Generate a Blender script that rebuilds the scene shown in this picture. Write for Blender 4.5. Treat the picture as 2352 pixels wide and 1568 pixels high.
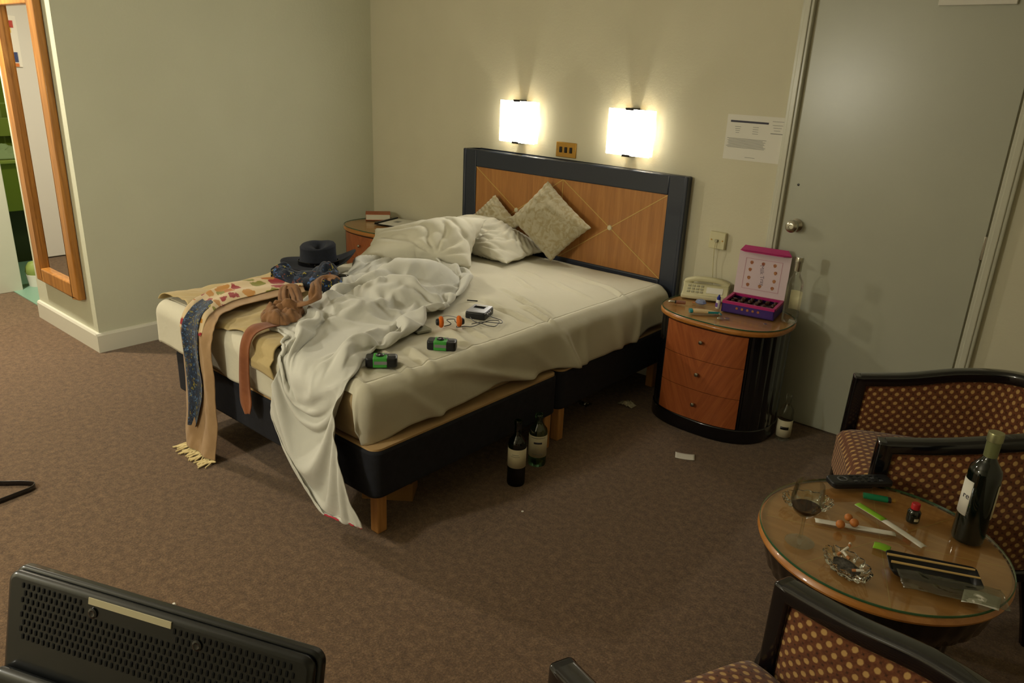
import bpy, bmesh, math, random
from mathutils import Vector, Matrix, noise
from math import sin, cos, pi, radians as R

sc = bpy.context.scene
for o in list(bpy.data.objects):
    bpy.data.objects.remove(o)
col = sc.collection
V = Vector

# ------------------------------------------------------------------ camera, world, exposure
cam_d = bpy.data.cameras.new('camera')
cam = bpy.data.objects.new('camera', cam_d)
col.objects.link(cam)
pitch, yaw, roll = 0.34322, -0.69125, 0.04482
fwd = V((sin(yaw) * cos(pitch), cos(yaw) * cos(pitch), -sin(pitch)))
rgt = V((cos(yaw), -sin(yaw), 0))
upv = rgt.cross(fwd)
r2 = rgt * cos(roll) + upv * sin(roll)
u2 = upv * cos(roll) - rgt * sin(roll)
m = Matrix((r2, u2, -fwd)).transposed().to_4x4()
m.translation = V((2.71998, -3.58294, 1.59498))
cam.matrix_world = m
cam_d.sensor_width = 36
cam_d.lens = 1727.29 / 2352 * 36
cam_d.clip_start = 0.02
sc.camera = cam
w = bpy.data.worlds.new('world')
sc.world = w
w.use_nodes = True
w.node_tree.nodes['Background'].inputs[0].default_value = (0.5, 0.48, 0.42, 1)
w.node_tree.nodes['Background'].inputs[1].default_value = 0.02
sc.view_settings.view_transform = 'Standard'
sc.view_settings.look = 'None'
sc.view_settings.gamma = 1
sc.view_settings.use_curve_mapping = False
sc.view_settings.exposure = 0.95


def light(name, kind, loc, power, colour, size=0.1, aim=None, spot=None):
    d = bpy.data.lights.new(name, kind)
    d.energy = power
    d.color = colour
    if kind == 'AREA':
        d.shape = 'DISK'
        d.size = size
    else:
        d.shadow_soft_size = size
    if spot:
        d.spot_size = spot
        d.spot_blend = 0.6
    o = bpy.data.objects.new(name, d)
    o.location = loc
    if aim:
        o.rotation_euler = (V(aim) - V(loc)).to_track_quat('-Z', 'Y').to_euler()
    col.objects.link(o)
    return o


WARM = (1.0, 0.93, 0.74)
light('hall_light', 'AREA', (-2.35, -2.62, 2.36), 34, (1.0, 0.90, 0.72), 0.14)
light('bathroom_light', 'AREA', (-2.9, -1.0, 2.3), 7, (0.95, 1.0, 0.72), 0.3)
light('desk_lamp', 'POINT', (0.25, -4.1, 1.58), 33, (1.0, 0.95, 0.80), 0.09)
for sx in (-0.238, 0.533):
    light('sconce_bulb', 'POINT', (sx, -0.034, 1.32), 1.8, WARM, 0.012)


# ------------------------------------------------------------------ materials
def lin(h):
    c = [int(h[i:i + 2], 16) / 255 for i in (0, 2, 4)]
    return tuple((x / 12.92 if x <= 0.04045 else ((x + 0.055) / 1.055) ** 2.4) for x in c) + (1,)


class M:
    """small node-material builder"""
    def __init__(s, name, c='808080', rough=0.5, metal=0.0, spec=0.5, trans=0.0, ior=1.45, alpha=1.0,
                 emit=None, sheen=0.0, coat=0.0):
        s.m = bpy.data.materials.new(name)
        s.m.use_nodes = True
        s.t = s.m.node_tree
        s.b = s.t.nodes['Principled BSDF']
        i = s.b.inputs
        i['Base Color'].default_value = lin(c) if isinstance(c, str) else c
        i['Roughness'].default_value = rough
        i['Metallic'].default_value = metal
        i['Specular IOR Level'].default_value = spec
        i['Transmission Weight'].default_value = trans
        i['IOR'].default_value = ior
        i['Alpha'].default_value = alpha
        i['Sheen Weight'].default_value = sheen
        i['Coat Weight'].default_value = coat
        if emit:
            i['Emission Color'].default_value = lin(emit[0])
            i['Emission Strength'].default_value = emit[1]

    def n(s, kind, **kw):
        x = s.t.nodes.new(kind)
        for k, v in kw.items():
            if hasattr(x, k) and k not in x.inputs:
                setattr(x, k, v)
            else:
                x.inputs[k].default_value = v
        return x

    def l(s, a, b):
        s.t.links.new(a, b)

    def coord(s, which='Object', scale=(1, 1, 1), rot=(0, 0, 0)):
        tc = s.n('ShaderNodeTexCoord')
        mp = s.n('ShaderNodeMapping')
        mp.inputs['Scale'].default_value = scale
        mp.inputs['Rotation'].default_value = rot
        s.l(tc.outputs[which], mp.inputs['Vector'])
        return mp.outputs['Vector']

    def ramp(s, fac, stops, interp='LINEAR'):
        r = s.n('ShaderNodeValToRGB')
        r.color_ramp.interpolation = interp
        el = r.color_ramp.elements
        while len(el) < len(stops):
            el.new(0.5)
        for e, (p, c) in zip(el, stops):
            e.position = p
            e.color = lin(c) if isinstance(c, str) else c
        s.l(fac, r.inputs['Fac'])
        return r.outputs['Color']

    def base(s, out):
        s.l(out, s.b.inputs['Base Color'])
        return s

    def bump(s, height, strength=0.3, dist=0.002):
        b = s.n('ShaderNodeBump', Strength=strength, Distance=dist)
        s.l(height, b.inputs['Height'])
        s.l(b.outputs['Normal'], s.b.inputs['Normal'])
        return s

    def noise(s, vec, scale=5, detail=4, rough=0.6, dist=0.0):
        x = s.n('ShaderNodeTexNoise', Scale=scale, Detail=detail, Roughness=rough, Distortion=dist)
        s.l(vec, x.inputs['Vector'])
        return x.outputs['Fac']

    def math(s, op, a, b=None):
        x = s.n('ShaderNodeMath', operation=op)
        for k, q in ((0, a), (1, b)):
            if q is None:
                continue
            if isinstance(q, (int, float)):
                x.inputs[k].default_value = q
            else:
                s.l(q, x.inputs[k])
        return x.outputs[0]

    def mix(s, fac, a, b):
        x = s.n('ShaderNodeMix', data_type='RGBA')
        s.l(fac, x.inputs[0]) if not isinstance(fac, (int, float)) else None
        if isinstance(fac, (int, float)):
            x.inputs[0].default_value = fac
        for k, q in ((6, a), (7, b)):
            if isinstance(q, str):
                x.inputs[k].default_value = lin(q)
            else:
                s.l(q, x.inputs[k])
        return x.outputs[2]


def plain(name, c, rough=0.5, **kw):
    return M(name, c, rough, **kw).m


def noisy(name, c1, c2, scale, rough=0.6, bump=0.2, bscale=None, stretch=(1, 1, 1), dist=0.002, **kw):
    q = M(name, c1, rough, **kw)
    v = q.coord('Object', stretch)
    f = q.noise(v, scale)
    q.base(q.ramp(f, [(0.3, c1), (0.7, c2)]))
    if bump:
        q.bump(q.noise(v, bscale or scale, 5), bump, dist)
    return q.m


def make_wall(name, c1, c2):
    q = M(name, c1, 0.75, spec=0.3)
    v = q.coord()
    q.base(q.ramp(q.noise(v, 2.0, 2), [(0.3, c1), (0.7, c2)]))
    q.bump(q.noise(v, 55, 6, 0.7), 0.35, 0.004)
    return q.m


def make_carpet():
    q = M('carpet_pile', '5f4a38', 0.95, spec=0.1, sheen=0.2)
    v = q.coord()
    f1 = q.noise(v, 150, 3, 0.8)
    f2 = q.noise(v, 38, 3, 0.65)
    f = q.math('ADD', q.math('MULTIPLY', f1, 0.6), q.math('MULTIPLY', f2, 0.4))
    q.base(q.ramp(f, [(0.36, '4b392a'), (0.5, '69523c'), (0.64, '866b50')]))
    q.bump(f1, 0.7, 0.006)
    return q.m


def make_wood(name, c1, c2, c3, scale=6, axis='Z', rough=0.35, coat=0.3, chevron=False):
    q = M(name, c1, rough, coat=coat)
    st = {'Z': (14, 14, 1), 'X': (1, 14, 14), 'Y': (14, 1, 14)}[axis]
    if chevron:
        tc = q.n('ShaderNodeTexCoord')
        sep = q.n('ShaderNodeSeparateXYZ')
        q.l(tc.outputs['Object'], sep.inputs[0])
        ax = q.math('ABSOLUTE', sep.outputs['X'])
        k = q.math('SUBTRACT', q.math('MULTIPLY', sep.outputs['Z'], 0.55), q.math('MULTIPLY', ax, 1.3))
        k2 = q.math('ADD', q.math('MULTIPLY', sep.outputs['Z'], 1.3), q.math('MULTIPLY', ax, 0.55))
        cmb = q.n('ShaderNodeCombineXYZ')
        q.l(q.math('MULTIPLY', k, 14), cmb.inputs[0])
        q.l(q.math('MULTIPLY', k2, 1.0), cmb.inputs[1])
        v = cmb.outputs[0]
    else:
        v = q.coord('Object', st)
    f = q.noise(v, scale, 5, 0.6, 0.6)
    q.base(q.ramp(f, [(0.3, c1), (0.52, c2), (0.75, c3)]))
    q.bump(f, 0.05, 0.001)
    return q.m


def make_cloth(name, c1, c2, scale=8, bump=0.25, weave=420, rough=0.85):
    q = M(name, c1, rough, spec=0.2, sheen=0.15)
    v = q.coord()
    q.base(q.ramp(q.noise(v, scale, 4), [(0.35, c1), (0.65, c2)]))
    a = q.noise(v, 26, 4, 0.6)
    b = q.noise(v, weave, 2, 0.5)
    q.bump(q.math('ADD', q.math('MULTIPLY', a, 1.0), q.math('MULTIPLY', b, 0.12)), bump, 0.006)
    return q.m


def make_upholstery():
    q = M('dotted_upholstery', '6b4429', 0.9, spec=0.15, sheen=0.2)
    v = q.coord('UV', (46, 38, 1), (0, 0, R(45)))
    vo = q.n('ShaderNodeTexVoronoi', Scale=1.0, Randomness=0.0)
    q.l(v, vo.inputs['Vector'])
    d = vo.outputs['Distance']
    v2 = q.coord('UV', (1, 1, 1))
    wob = q.noise(v2, 240, 2, 0.6)
    dd = q.math('ADD', d, q.math('MULTIPLY', wob, 0.12))
    ground = q.ramp(q.noise(v2, 90, 3), [(0.3, '552f1e'), (0.7, '784a2d')])
    dots = q.mix(q.ramp(dd, [(0.27, (1, 1, 1, 1)), (0.37, (0, 0, 0, 1))]), ground, 'b8935a')
    q.base(q.mix(q.ramp(dd, [(0.62, (0, 0, 0, 1)), (0.74, (1, 1, 1, 1))]), dots, '3a2317'))
    q.bump(dd, 0.5, 0.003)
    q.b.inputs['Normal']
    return q.m


def make_floral(name, ground, cols, scale, cover=0.3, along='UV'):
    q = M(name, ground, 0.85, spec=0.2, sheen=0.2)
    v = q.coord(along, (1, 1, 1))
    nz = q.n('ShaderNodeTexNoise', Scale=scale * 1.5, Detail=2)
    q.l(v, nz.inputs['Vector'])
    mx = q.n('ShaderNodeMix', data_type='VECTOR')
    mx.inputs[0].default_value = 0.06
    q.l(v, mx.inputs[4])
    q.l(nz.outputs['Color'], mx.inputs[5])
    vo = q.n('ShaderNodeTexVoronoi', Scale=scale, Randomness=1.0)
    q.l(mx.outputs[1], vo.inputs['Vector'])
    sp = q.n('ShaderNodeSeparateColor')
    q.l(vo.outputs['Color'], sp.inputs[0])
    stops = [((i + 0.02) / len(cols), c) for i, c in enumerate(cols)]
    fl = q.ramp(sp.outputs[0], stops, 'CONSTANT')
    fac = q.ramp(vo.outputs['Distance'], [(cover, (1, 1, 1, 1)), (cover + 0.05, (0, 0, 0, 1))])
    q.base(q.mix(fac, ground, fl))
    q.bump(q.noise(v, 300, 2), 0.15, 0.002)
    return q.m


def make_tile(name, c, grout, sx, sy):
    q = M(name, c, 0.25)
    br = q.n('ShaderNodeTexBrick', offset=0.0)
    br.inputs['Color1'].default_value = lin(c)
    br.inputs['Color2'].default_value = lin(c)
    br.inputs['Mortar'].default_value = lin(grout)
    br.inputs['Scale'].default_value = 1
    br.inputs['Brick Width'].default_value = sx
    br.inputs['Row Height'].default_value = sy
    br.inputs['Mortar Size'].default_value = 0.006
    tc = q.n('ShaderNodeTexCoord')
    sep = q.n('ShaderNodeSeparateXYZ')
    cmb = q.n('ShaderNodeCombineXYZ')
    q.l(tc.outputs['Object'], sep.inputs[0])
    q.l(q.math('ADD', sep.outputs['X'], sep.outputs['Y']), cmb.inputs[0])
    q.l(sep.outputs['Z'], cmb.inputs[1])
    q.l(cmb.outputs[0], br.inputs['Vector'])
    q.base(br.outputs['Color'])
    return q.m


def make_clear(name, c='ffffff', rough=0.03, gloss=0.12, edge=0.2):
    """thin clear glass or film: see-through with a fresnel sheen"""
    m_ = bpy.data.materials.new(name)
    m_.use_nodes = True
    t = m_.node_tree
    for x in list(t.nodes):
        if x.type != 'OUTPUT_MATERIAL':
            t.nodes.remove(x)
    out = t.nodes['Material Output']
    tr = t.nodes.new('ShaderNodeBsdfTransparent')
    tr.inputs[0].default_value = lin(c)
    gl = t.nodes.new('ShaderNodeBsdfGlossy')
    gl.inputs['Roughness'].default_value = rough
    lw = t.nodes.new('ShaderNodeLayerWeight')
    lw.inputs[0].default_value = 0.25
    mp = t.nodes.new('ShaderNodeMath')
    mp.operation = 'MULTIPLY_ADD'
    mp.inputs[1].default_value = edge
    mp.inputs[2].default_value = gloss
    t.links.new(lw.outputs['Fresnel'], mp.inputs[0])
    mx = t.nodes.new('ShaderNodeMixShader')
    t.links.new(mp.outputs[0], mx.inputs[0])
    t.links.new(tr.outputs[0], mx.inputs[1])
    t.links.new(gl.outputs[0], mx.inputs[2])
    t.links.new(mx.outputs[0], out.inputs[0])
    return m_


def make_sheet(name, c1, c2):
    q = M(name, c1, 0.95, spec=0.03, sheen=0.1)
    v = q.coord()
    q.base(q.ramp(q.noise(v, 3, 3), [(0.3, c1), (0.7, c2)]))
    q.bump(q.noise(v, 14, 4, 0.5, 1.2), 0.16, 0.012)
    return q.m


mat = dict(
    wall=make_wall('wall_paint', 'cdc8b0', 'd3ceb6'),
    wall_green_light=make_wall('wall_paint_green_light', 'c7c8b1', 'cccdb6'),  # wall paint with the greenish tinge of the light mixed into its colour
    wall_pink_light=make_wall('wall_paint_pink_light', 'd6c8ab', 'd9cbb0'),  # pinkish light of the hall put into the paint colour
    ceiling=plain('ceiling_paint', 'd8d4c4', 0.9),
    carpet=make_carpet(),
    skirt=plain('skirting_gloss', 'd8d6c6', 0.35),
    door=noisy('door_gloss', 'aeaf9f', 'b3b4a3', 3, 0.27, 0.12, 90, dist=0.001),
    trim=noisy('trim_gloss', 'c6c5b4', 'cbcab9', 3, 0.22, 0.1, 60, dist=0.001),
    tile=make_tile('bath_tile', '7d8a34', '9aa65a', 0.2, 0.2),
    bath=plain('bath_green', '79872f', 0.3),
    tile_floor=plain('bath_floor', '7fa08c', 0.4),
    oak=make_wood('mirror_oak', '8a5a22', 'a8702e', 'bd8540', 3, 'Z', 0.4, 0.2),
    mirror=plain('mirror_silver', 'e8e8e4', 0.02, metal=1.0),
    black=plain('black_lacquer', '0b0b0f', 0.16, coat=0.6),
    frame=plain('headboard_lacquer', '2a303e', 0.4, coat=0.2),
    veneer=make_wood('headboard_veneer', 'a06a3a', 'b07840', 'bf884c', 2.5, 'Z', 0.4, 0.2),
    drawer=make_wood('drawer_veneer', '8a4722', '9d542a', 'ad6434', 3, 'Z', 0.4, 0.25, True),
    tabletop=make_wood('tabletop_veneer', 'b17c44', 'c18b50', 'ce9a5e', 2.2, 'X', 0.35, 0.2),
    rim=make_wood('rim_wood', 'a06428', 'b27434', 'c2843f', 3, 'X', 0.3, 0.4),
    edge=plain('fittings_black', '14110f', 0.3),  # one even black shared by clips, switches, cabinet necks and folder
    inlay=plain('inlay_pale', 'c9a860', 0.4),
    stud=plain('stud_ivory', 'd8cfae', 0.35),
    brass=plain('brushed_brass', 'b98f45', 0.35, metal=0.7),
    steel=plain('brushed_steel', 'b8b4a6', 0.25, metal=1.0),
    glass_top=make_clear('glass_top', 'fcfdfb', 0.03, 0.03),
    glass_edge=plain('glass_edge_green', '2f6b4a', 0.1, trans=0.5),
    divan=noisy('divan_black_fabric', '12131a', '1b1d26', 30, 0.85, 0.2, 300),
    beige=make_cloth('mattress_beige', 'a08a66', 'ab9670', 10, 0.1),
    ledge=make_cloth('divan_top_fabric', 'b08f60', 'b99868', 10, 0.1),
    leg=make_wood('leg_pine', 'b07c44', 'c08b50', 'cb985c', 4, 'Z', 0.5, 0.1),
    sheet=make_sheet('sheet_cotton', 'c9c4b0', 'cdc8b5'),
    duvet=make_sheet('duvet_cotton', 'c6c5bc', 'cbcac1'),
    pillow=make_sheet('pillow_cotton', 'c9c5b3', 'cdc9b8'),
    red=plain('red_thread', 'b03040', 0.8),
    cushion=None,
    coat=make_cloth('coat_cotton', 'ab9668', 'b7a374', 6, 0.25),
    tan=make_cloth('tan_knit', '7a5738', '896444', 20, 0.5, 300),
    belt=make_cloth('strap_brown', '7d4a2e', '8c5636', 15, 0.2),
    hat=noisy('hat_felt', '10141e', '171c28', 60, 0.9, 0.25, 400),
    black_plastic=noisy('black_plastic', '16171a', '1c1d20', 40, 0.42, 0.06, 500),
    tv_plastic=plain('tv_plastic', '111416', 0.28, coat=0.3),
    grey_plastic=plain('grey_plastic', '5a5c60', 0.35, metal=0.3),
    silver=plain('silver_plastic', '8f9096', 0.3, metal=0.6),
    orange=noisy('orange_foam', 'c05a10', 'd46a18', 200, 0.95, 0.5, 400),
    green=plain('camera_green', '3f9a3c', 0.45),
    lime=plain('lime_paper', '83b81f', 0.5),
    white=plain('white_paper', 'dedbd0', 0.6),
    grey_print=plain('grey_print', '8d8d86', 0.6),
    dark_print=plain('dark_print', '3c3a48', 0.6),
    ivory=plain('ivory_plastic', 'cfc9a4', 0.4),
    key=plain('key_grey', 'a5a289', 0.5),
    purple=plain('purple_card', '3a1c72', 0.4),
    magenta=plain('magenta_card', 'b01c6c', 0.4),
    lilac=plain('pale_pink_card', 'd8c4cc', 0.6),
    choc=noisy('chocolate', '2c160c', '4a2714', 60, 0.35, 0.1, 90),
    amber=noisy('caramel_print', '8a3a2a', 'c08a50', 90, 0.5, 0),
    dark_tray=plain('dark_tray', '1c1210', 0.35),
    clear=make_clear('clear_glass', 'fafbf8', 0.02, 0.03, 0.45),
    film=make_clear('clear_film', 'e6e8e2', 0.12, 0.12),
    thick=M('thick_glass', 'f2f5ee', 0.03, trans=1.0, ior=1.45).m,
    green_glass=make_clear('green_bottle_glass', '3f8a34', 0.04, 0.06, 0.5),
    pale_glass=make_clear('pale_green_glass', 'b9dfc0', 0.04, 0.08, 0.6),
    dark_glass=M('dark_bottle_glass', '0a120c', 0.06, coat=0.5).m,
    wine=plain('red_wine', '2a060a', 0.05, spec=0.6),
    cream=plain('cream_label', 'cfc6a6', 0.6),
    capsule=plain('olive_capsule', '7a7f55', 0.35, metal=0.3),
    cap_metal=plain('cap_metal', 'a0a078', 0.3, metal=0.7),
    red_cap=plain('red_cap', 'b01c22', 0.4),
    blue_cap=plain('blue_cap', '1c2a8c', 0.4),
    teal=plain('teal_foil', '2f9aa8', 0.25, metal=0.5),
    straw=plain('pale_print', 'cdb48a', 0.4),
    pinkmetal=plain('rose_metal', 'b98a80', 0.25, metal=0.9),
    gem=M('faceted_gem', 'a9b8e6', 0.05, trans=0.6, ior=1.6, metal=0.2).m,
    bamboo=plain('bamboo', 'c9a86a', 0.6),
    lighter=plain('lighter_green', '0f8a5a', 0.25, trans=0.3),
    nut=noisy('peanut_coat', 'b0682c', 'c47a38', 60, 0.5, 0.2, 100),
    ash=noisy('ash_grey', '2c2a28', '6a655c', 120, 0.95, 0.6, 120),
    butt=plain('cigarette_white', 'd9d2c2', 0.7),
    filter=plain('cigarette_filter', 'b87a48', 0.7),
    book_cover=plain('orange_book_cover', 'a0522a', 0.5),
    pages=noisy('book_pages', 'd8d2bc', 'c8c2ac', 8, 0.8, 0.1, 200, (1, 1, 60)),
    card_brown=noisy('brown_cardboard', '8a6238', '96703f', 8, 0.8, 0.1, 60),
    sun=plain('glossy_black', '0a0a0c', 0.08),
    fringe=plain('cream_fringe', 'd6c490', 0.9),
    lamp_shade=None,
    shade_side=M('shade_side_glow', 'f4ead0', 0.6, emit=('fff3d6', 1.6)).m,
    light_blocker=plain('light_blocker_white', 'e8e0c8', .6),  # for the added opaque sheet behind each sconce shade
)

q = M('cushion_damask', '9a8f6e', 0.85, spec=0.2, sheen=0.2)
_v = q.coord()
_f = q.noise(_v, 28, 3, 0.55, 1.2)
q.base(q.ramp(_f, [(0.44, 'b0a78e'), (0.52, 'a89e82'), (0.60, '9f9270')]))
q.bump(_f, 0.35, 0.004)
mat['cushion'] = q.m
q = M('scarf_flowers', 'cbb48c', 0.85, spec=0.2)
mat['scarf'] = make_floral('scarf_pale_flowers', 'c6b08a', ['8a1c20', '7d7a2c', 'a8651f', '8a1c20', 'b07a2c', 'c6b08a'], 12, 0.46)
mat['scarf_plain'] = make_cloth('scarf_plain', '9a7c5a', 'a58763', 10, 0.25)
mat['scarf_blue'] = make_floral('scarf_blue_flowers', '1f2a3c', ['3b5678', '27344a', '8a7d28', '4a3a30', '2a3448', '5d7fa5'], 48, 0.4)
mat['pouch'] = make_floral('pouch_blue_flowers', '18202e', ['3b5a8a', '8f8424', '23304a', '6a3a30', '2c3a52'], 42, 0.36, 'Object')
q = M('lamp_shade_glow', 'f4ead0', 0.6, emit=('fff9ea', 15.0))
mat['lamp_shade'] = q.m


# ------------------------------------------------------------------ geometry helpers
class MB:
    def __init__(s):
        s.v, s.f, s.uv = [], [], {}

    def add(s, vs, fs, uvs=None):
        k = len(s.v)
        s.v += [tuple(v) for v in vs]
        for i, f in enumerate(fs):
            if uvs:
                s.uv[len(s.f)] = [uvs[j] for j in f]
            s.f.append(tuple(j + k for j in f))
        return s

    def box(s, c, d, rz=0, mtx=None):
        x, y, z = (t / 2 for t in d)
        vs = [V((a * x, b * y, e * z)) for a in (-1, 1) for b in (-1, 1) for e in (-1, 1)]
        mt = mtx or Matrix.Rotation(rz, 3, 'Z')
        vs = [mt @ v + V(c) for v in vs]
        return s.add(vs, [(0, 1, 3, 2), (4, 6, 7, 5), (0, 4, 5, 1), (2, 3, 7, 6), (0, 2, 6, 4), (1, 5, 7, 3)])

    def quadslab(s, p, t):
        """four corners (in order) extruded by vector t"""
        p = [V(x) for x in p]
        n = len(p)
        vs = p + [x + V(t) for x in p]
        fs = [tuple(range(n - 1, -1, -1)), tuple(range(n, 2 * n))]
        fs += [(i, (i + 1) % n, n + (i + 1) % n, n + i) for i in range(n)]
        return s.add(vs, fs)

    def lathe(s, prof, seg=32, c=(0, 0, 0), sx=1, sy=1, mtx=None, mod=None):
        vs, fs = [], []
        n = len(prof)
        for i in range(seg):
            a = 2 * pi * i / seg
            for j, (r, z) in enumerate(prof):
                rr = r * (mod(a, j) if mod else 1)
                p = V((rr * cos(a) * sx, rr * sin(a) * sy, z))
                if mtx:
                    p = mtx @ p
                vs.append(p + V(c))
        for i in range(seg):
            k = (i + 1) % seg
            for j in range(n - 1):
                if prof[j][0] < 1e-7 and prof[j + 1][0] < 1e-7:
                    continue
                fs.append((i * n + j, k * n + j, k * n + j + 1, i * n + j + 1))
        return s.add(vs, fs)

    def tube(s, pts, r, seg=8, flat=1.0, up=(0, 0, 1), cap=True):
        pts = [V(p) for p in pts]
        n = len(pts)
        vs, fs = [], []
        for i, p in enumerate(pts):
            t = (pts[min(i + 1, n - 1)] - pts[max(i - 1, 0)]).normalized()
            u = V(up)
            if abs(t.dot(u)) > 0.98:
                u = V((1, 0.01, 0))
            a = t.cross(u).normalized()
            b = a.cross(t).normalized()
            rr = r(i / (n - 1)) if callable(r) else r
            for k in range(seg):
                an = 2 * pi * k / seg
                vs.append(p + a * cos(an) * rr + b * sin(an) * rr * flat)
        for i in range(n - 1):
            for k in range(seg):
                k2 = (k + 1) % seg
                fs.append((i * seg + k, i * seg + k2, (i + 1) * seg + k2, (i + 1) * seg + k))
        if cap:
            fs.append(tuple(range(seg - 1, -1, -1)))
            fs.append(tuple((n - 1) * seg + k for k in range(seg)))
        return s.add(vs, fs)

    def grid(s, fn, nu, nv, keep=None, uvf=None, wrap=False):
        vs = [fn(i / nu, j / nv) for j in range(nv + 1) for i in range(nu + 1)]
        uvs = [(uvf(i / nu, j / nv) if uvf else (i / nu, j / nv)) for j in range(nv + 1) for i in range(nu + 1)]
        fs = []
        for j in range(nv):
            for i in range(nu):
                if keep and not keep((i + .5) / nu, (j + .5) / nv):
                    continue
                a = j * (nu + 1) + i
                fs.append((a, a + 1, a + nu + 2, a + nu + 1))
        return s.add(vs, fs, uvs)

    def sweep(s, pts, prof, ups=None, cap=True, closed=False, uv=False):
        """rounded profile [(side, up)] swept along pts"""
        pts = [V(p) for p in pts]
        n, k = len(pts), len(prof)
        vs, fs = [], []
        for i, p in enumerate(pts):
            if closed:
                t = (pts[(i + 1) % n] - pts[i - 1]).normalized()
            else:
                t = (pts[min(i + 1, n - 1)] - pts[max(i - 1, 0)]).normalized()
            u = V((0, 0, 1))
            a = t.cross(u).normalized()
            b = a.cross(t).normalized()
            for (x, y) in prof:
                vs.append(p + a * x + b * y)
        for i in range(n if closed else n - 1):
            i2 = (i + 1) % n
            for j in range(k):
                j2 = (j + 1) % k
                fs.append((i * k + j, i * k + j2, i2 * k + j2, i2 * k + j))
        if cap and not closed:
            fs.append(tuple(range(k - 1, -1, -1)))
            fs.append(tuple((n - 1) * k + j for j in range(k)))
        return s.add(vs, fs)

    def build(s, name, m_, parent=None, smooth=True, bevel=0, seg=2, solid=0, sub=0, label=None, angle=40, loc=None, offset=0.0):
        me = bpy.data.meshes.new(name)
        me.from_pydata(s.v, [], s.f)
        if s.uv:
            ul = me.uv_layers.new(name='uv')
            for pi_, p in enumerate(me.polygons):
                u = s.uv.get(pi_)
                if u:
                    for li, c in zip(p.loop_indices, u):
                        ul.data[li].uv = c
        bm = bmesh.new()
        bm.from_mesh(me)
        if not s.uv:
            bmesh.ops.remove_doubles(bm, verts=bm.verts, dist=1e-6)
            bmesh.ops.recalc_face_normals(bm, faces=bm.faces)
        loose = [x for x in bm.verts if not x.link_faces]
        if loose:
            bmesh.ops.delete(bm, geom=loose, context='VERTS')
        bm.to_mesh(me)
        bm.free()
        me.materials.append(m_)
        o = bpy.data.objects.new(name, me)
        col.objects.link(o)
        if parent:
            o.parent = parent
        if loc:
            o.location = loc
        if solid:
            x = o.modifiers.new('solid', 'SOLIDIFY')
            x.thickness = solid
            x.offset = offset
        if bevel:
            x = o.modifiers.new('bevel', 'BEVEL')
            x.width = bevel
            x.segments = seg
            x.limit_method = 'ANGLE'
            x.angle_limit = R(35)
        if sub:
            x = o.modifiers.new('sub', 'SUBSURF')
            x.levels = x.render_levels = sub
        if smooth:
            for p in me.polygons:
                p.use_smooth = True
            if not sub:
                try:
                    me.set_sharp_from_angle(angle=R(angle))
                except Exception:
                    pass
        if label:
            o['label'] = label
        return o


def tag(o, label, cat, group=None):
    o['label'] = label
    o['category'] = cat
    if group:
        o['group'] = group
    return o


def thing(name, label, cat, loc=(0, 0, 0), rz=0, group=None):
    o = bpy.data.objects.new(name, None)
    o.empty_display_size = 0.05
    col.objects.link(o)
    o.location = loc
    o.rotation_euler = (0, 0, rz)
    return tag(o, label, cat, group)


def struct(o):
    o['kind'] = 'structure'
    return o


def dup(root, loc, rz=None, label=None):
    r_ = root.copy()
    col.objects.link(r_)
    r_.location = loc
    if rz is not None:
        r_.rotation_euler = (0, 0, rz)
    if label:
        r_['label'] = label
    for ch in list(root.children):
        c_ = ch.copy()
        col.objects.link(c_)
        c_.parent = r_
        for g in ch.children:
            d_ = g.copy()
            col.objects.link(d_)
            d_.parent = c_
    return r_


def cr(pts, n):
    """Catmull-Rom resample of a list of tuples (any dimension)"""
    out = []
    k = len(pts)
    for i in range(n):
        t = i / (n - 1) * (k - 1)
        a = min(int(t), k - 2)
        t -= a
        p0, p1, p2, p3 = (pts[max(a - 1, 0)], pts[a], pts[a + 1], pts[min(a + 2, k - 1)])
        out.append(tuple(0.5 * (2 * q1 + (q2 - q0) * t + (2 * q0 - 5 * q1 + 4 * q2 - q3) * t * t + (3 * q1 - q0 - 3 * q2 + q3) * t ** 3)
                         for q0, q1, q2, q3 in zip(p0, p1, p2, p3)))
    return out


def rrect(w_, h_, r, seg=4):
    o_ = []
    for cx, cy, a0 in ((w_ / 2 - r, h_ / 2 - r, 0), (-w_ / 2 + r, h_ / 2 - r, 90), (-w_ / 2 + r, -h_ / 2 + r, 180), (w_ / 2 - r, -h_ / 2 + r, 270)):
        for i in range(seg + 1):
            a = R(a0 + 90 * i / seg)
            o_.append((cx + r * cos(a), cy + r * sin(a)))
    return o_


def prism(outline, z0, z1):
    mb = MB()
    n = len(outline)
    vs = [(x, y, z0) for x, y in outline] + [(x, y, z1) for x, y in outline]
    fs = [tuple(range(n - 1, -1, -1)), tuple(range(n, 2 * n))] + [(i, (i + 1) % n, n + (i + 1) % n, n + i) for i in range(n)]
    mb.add(vs, fs)
    return mb


def sstep(a, b, x):
    t = max(0.0, min(1.0, (x - a) / (b - a)))
    return t * t * (3 - 2 * t)


def fb(x, y, z=0.0, o=4):
    return noise.fractal(V((x, y, z)), 1.0, 2.0, o)


def crease(x, y, z=0.0):
    """soft cloth folds with sharp valleys, about 0..1"""
    wx = noise.noise(V((x * 0.7, y * 0.7, z + 3.1))) * 0.8
    a = abs(noise.noise(V((x + wx, y + wx * 0.6, z))))
    b = abs(noise.noise(V((x * 2.1 - wx, y * 2.1, z + 7))))
    return min(1.0, a * 1.7) * 0.72 + min(1.0, b * 1.7) * 0.28


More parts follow.
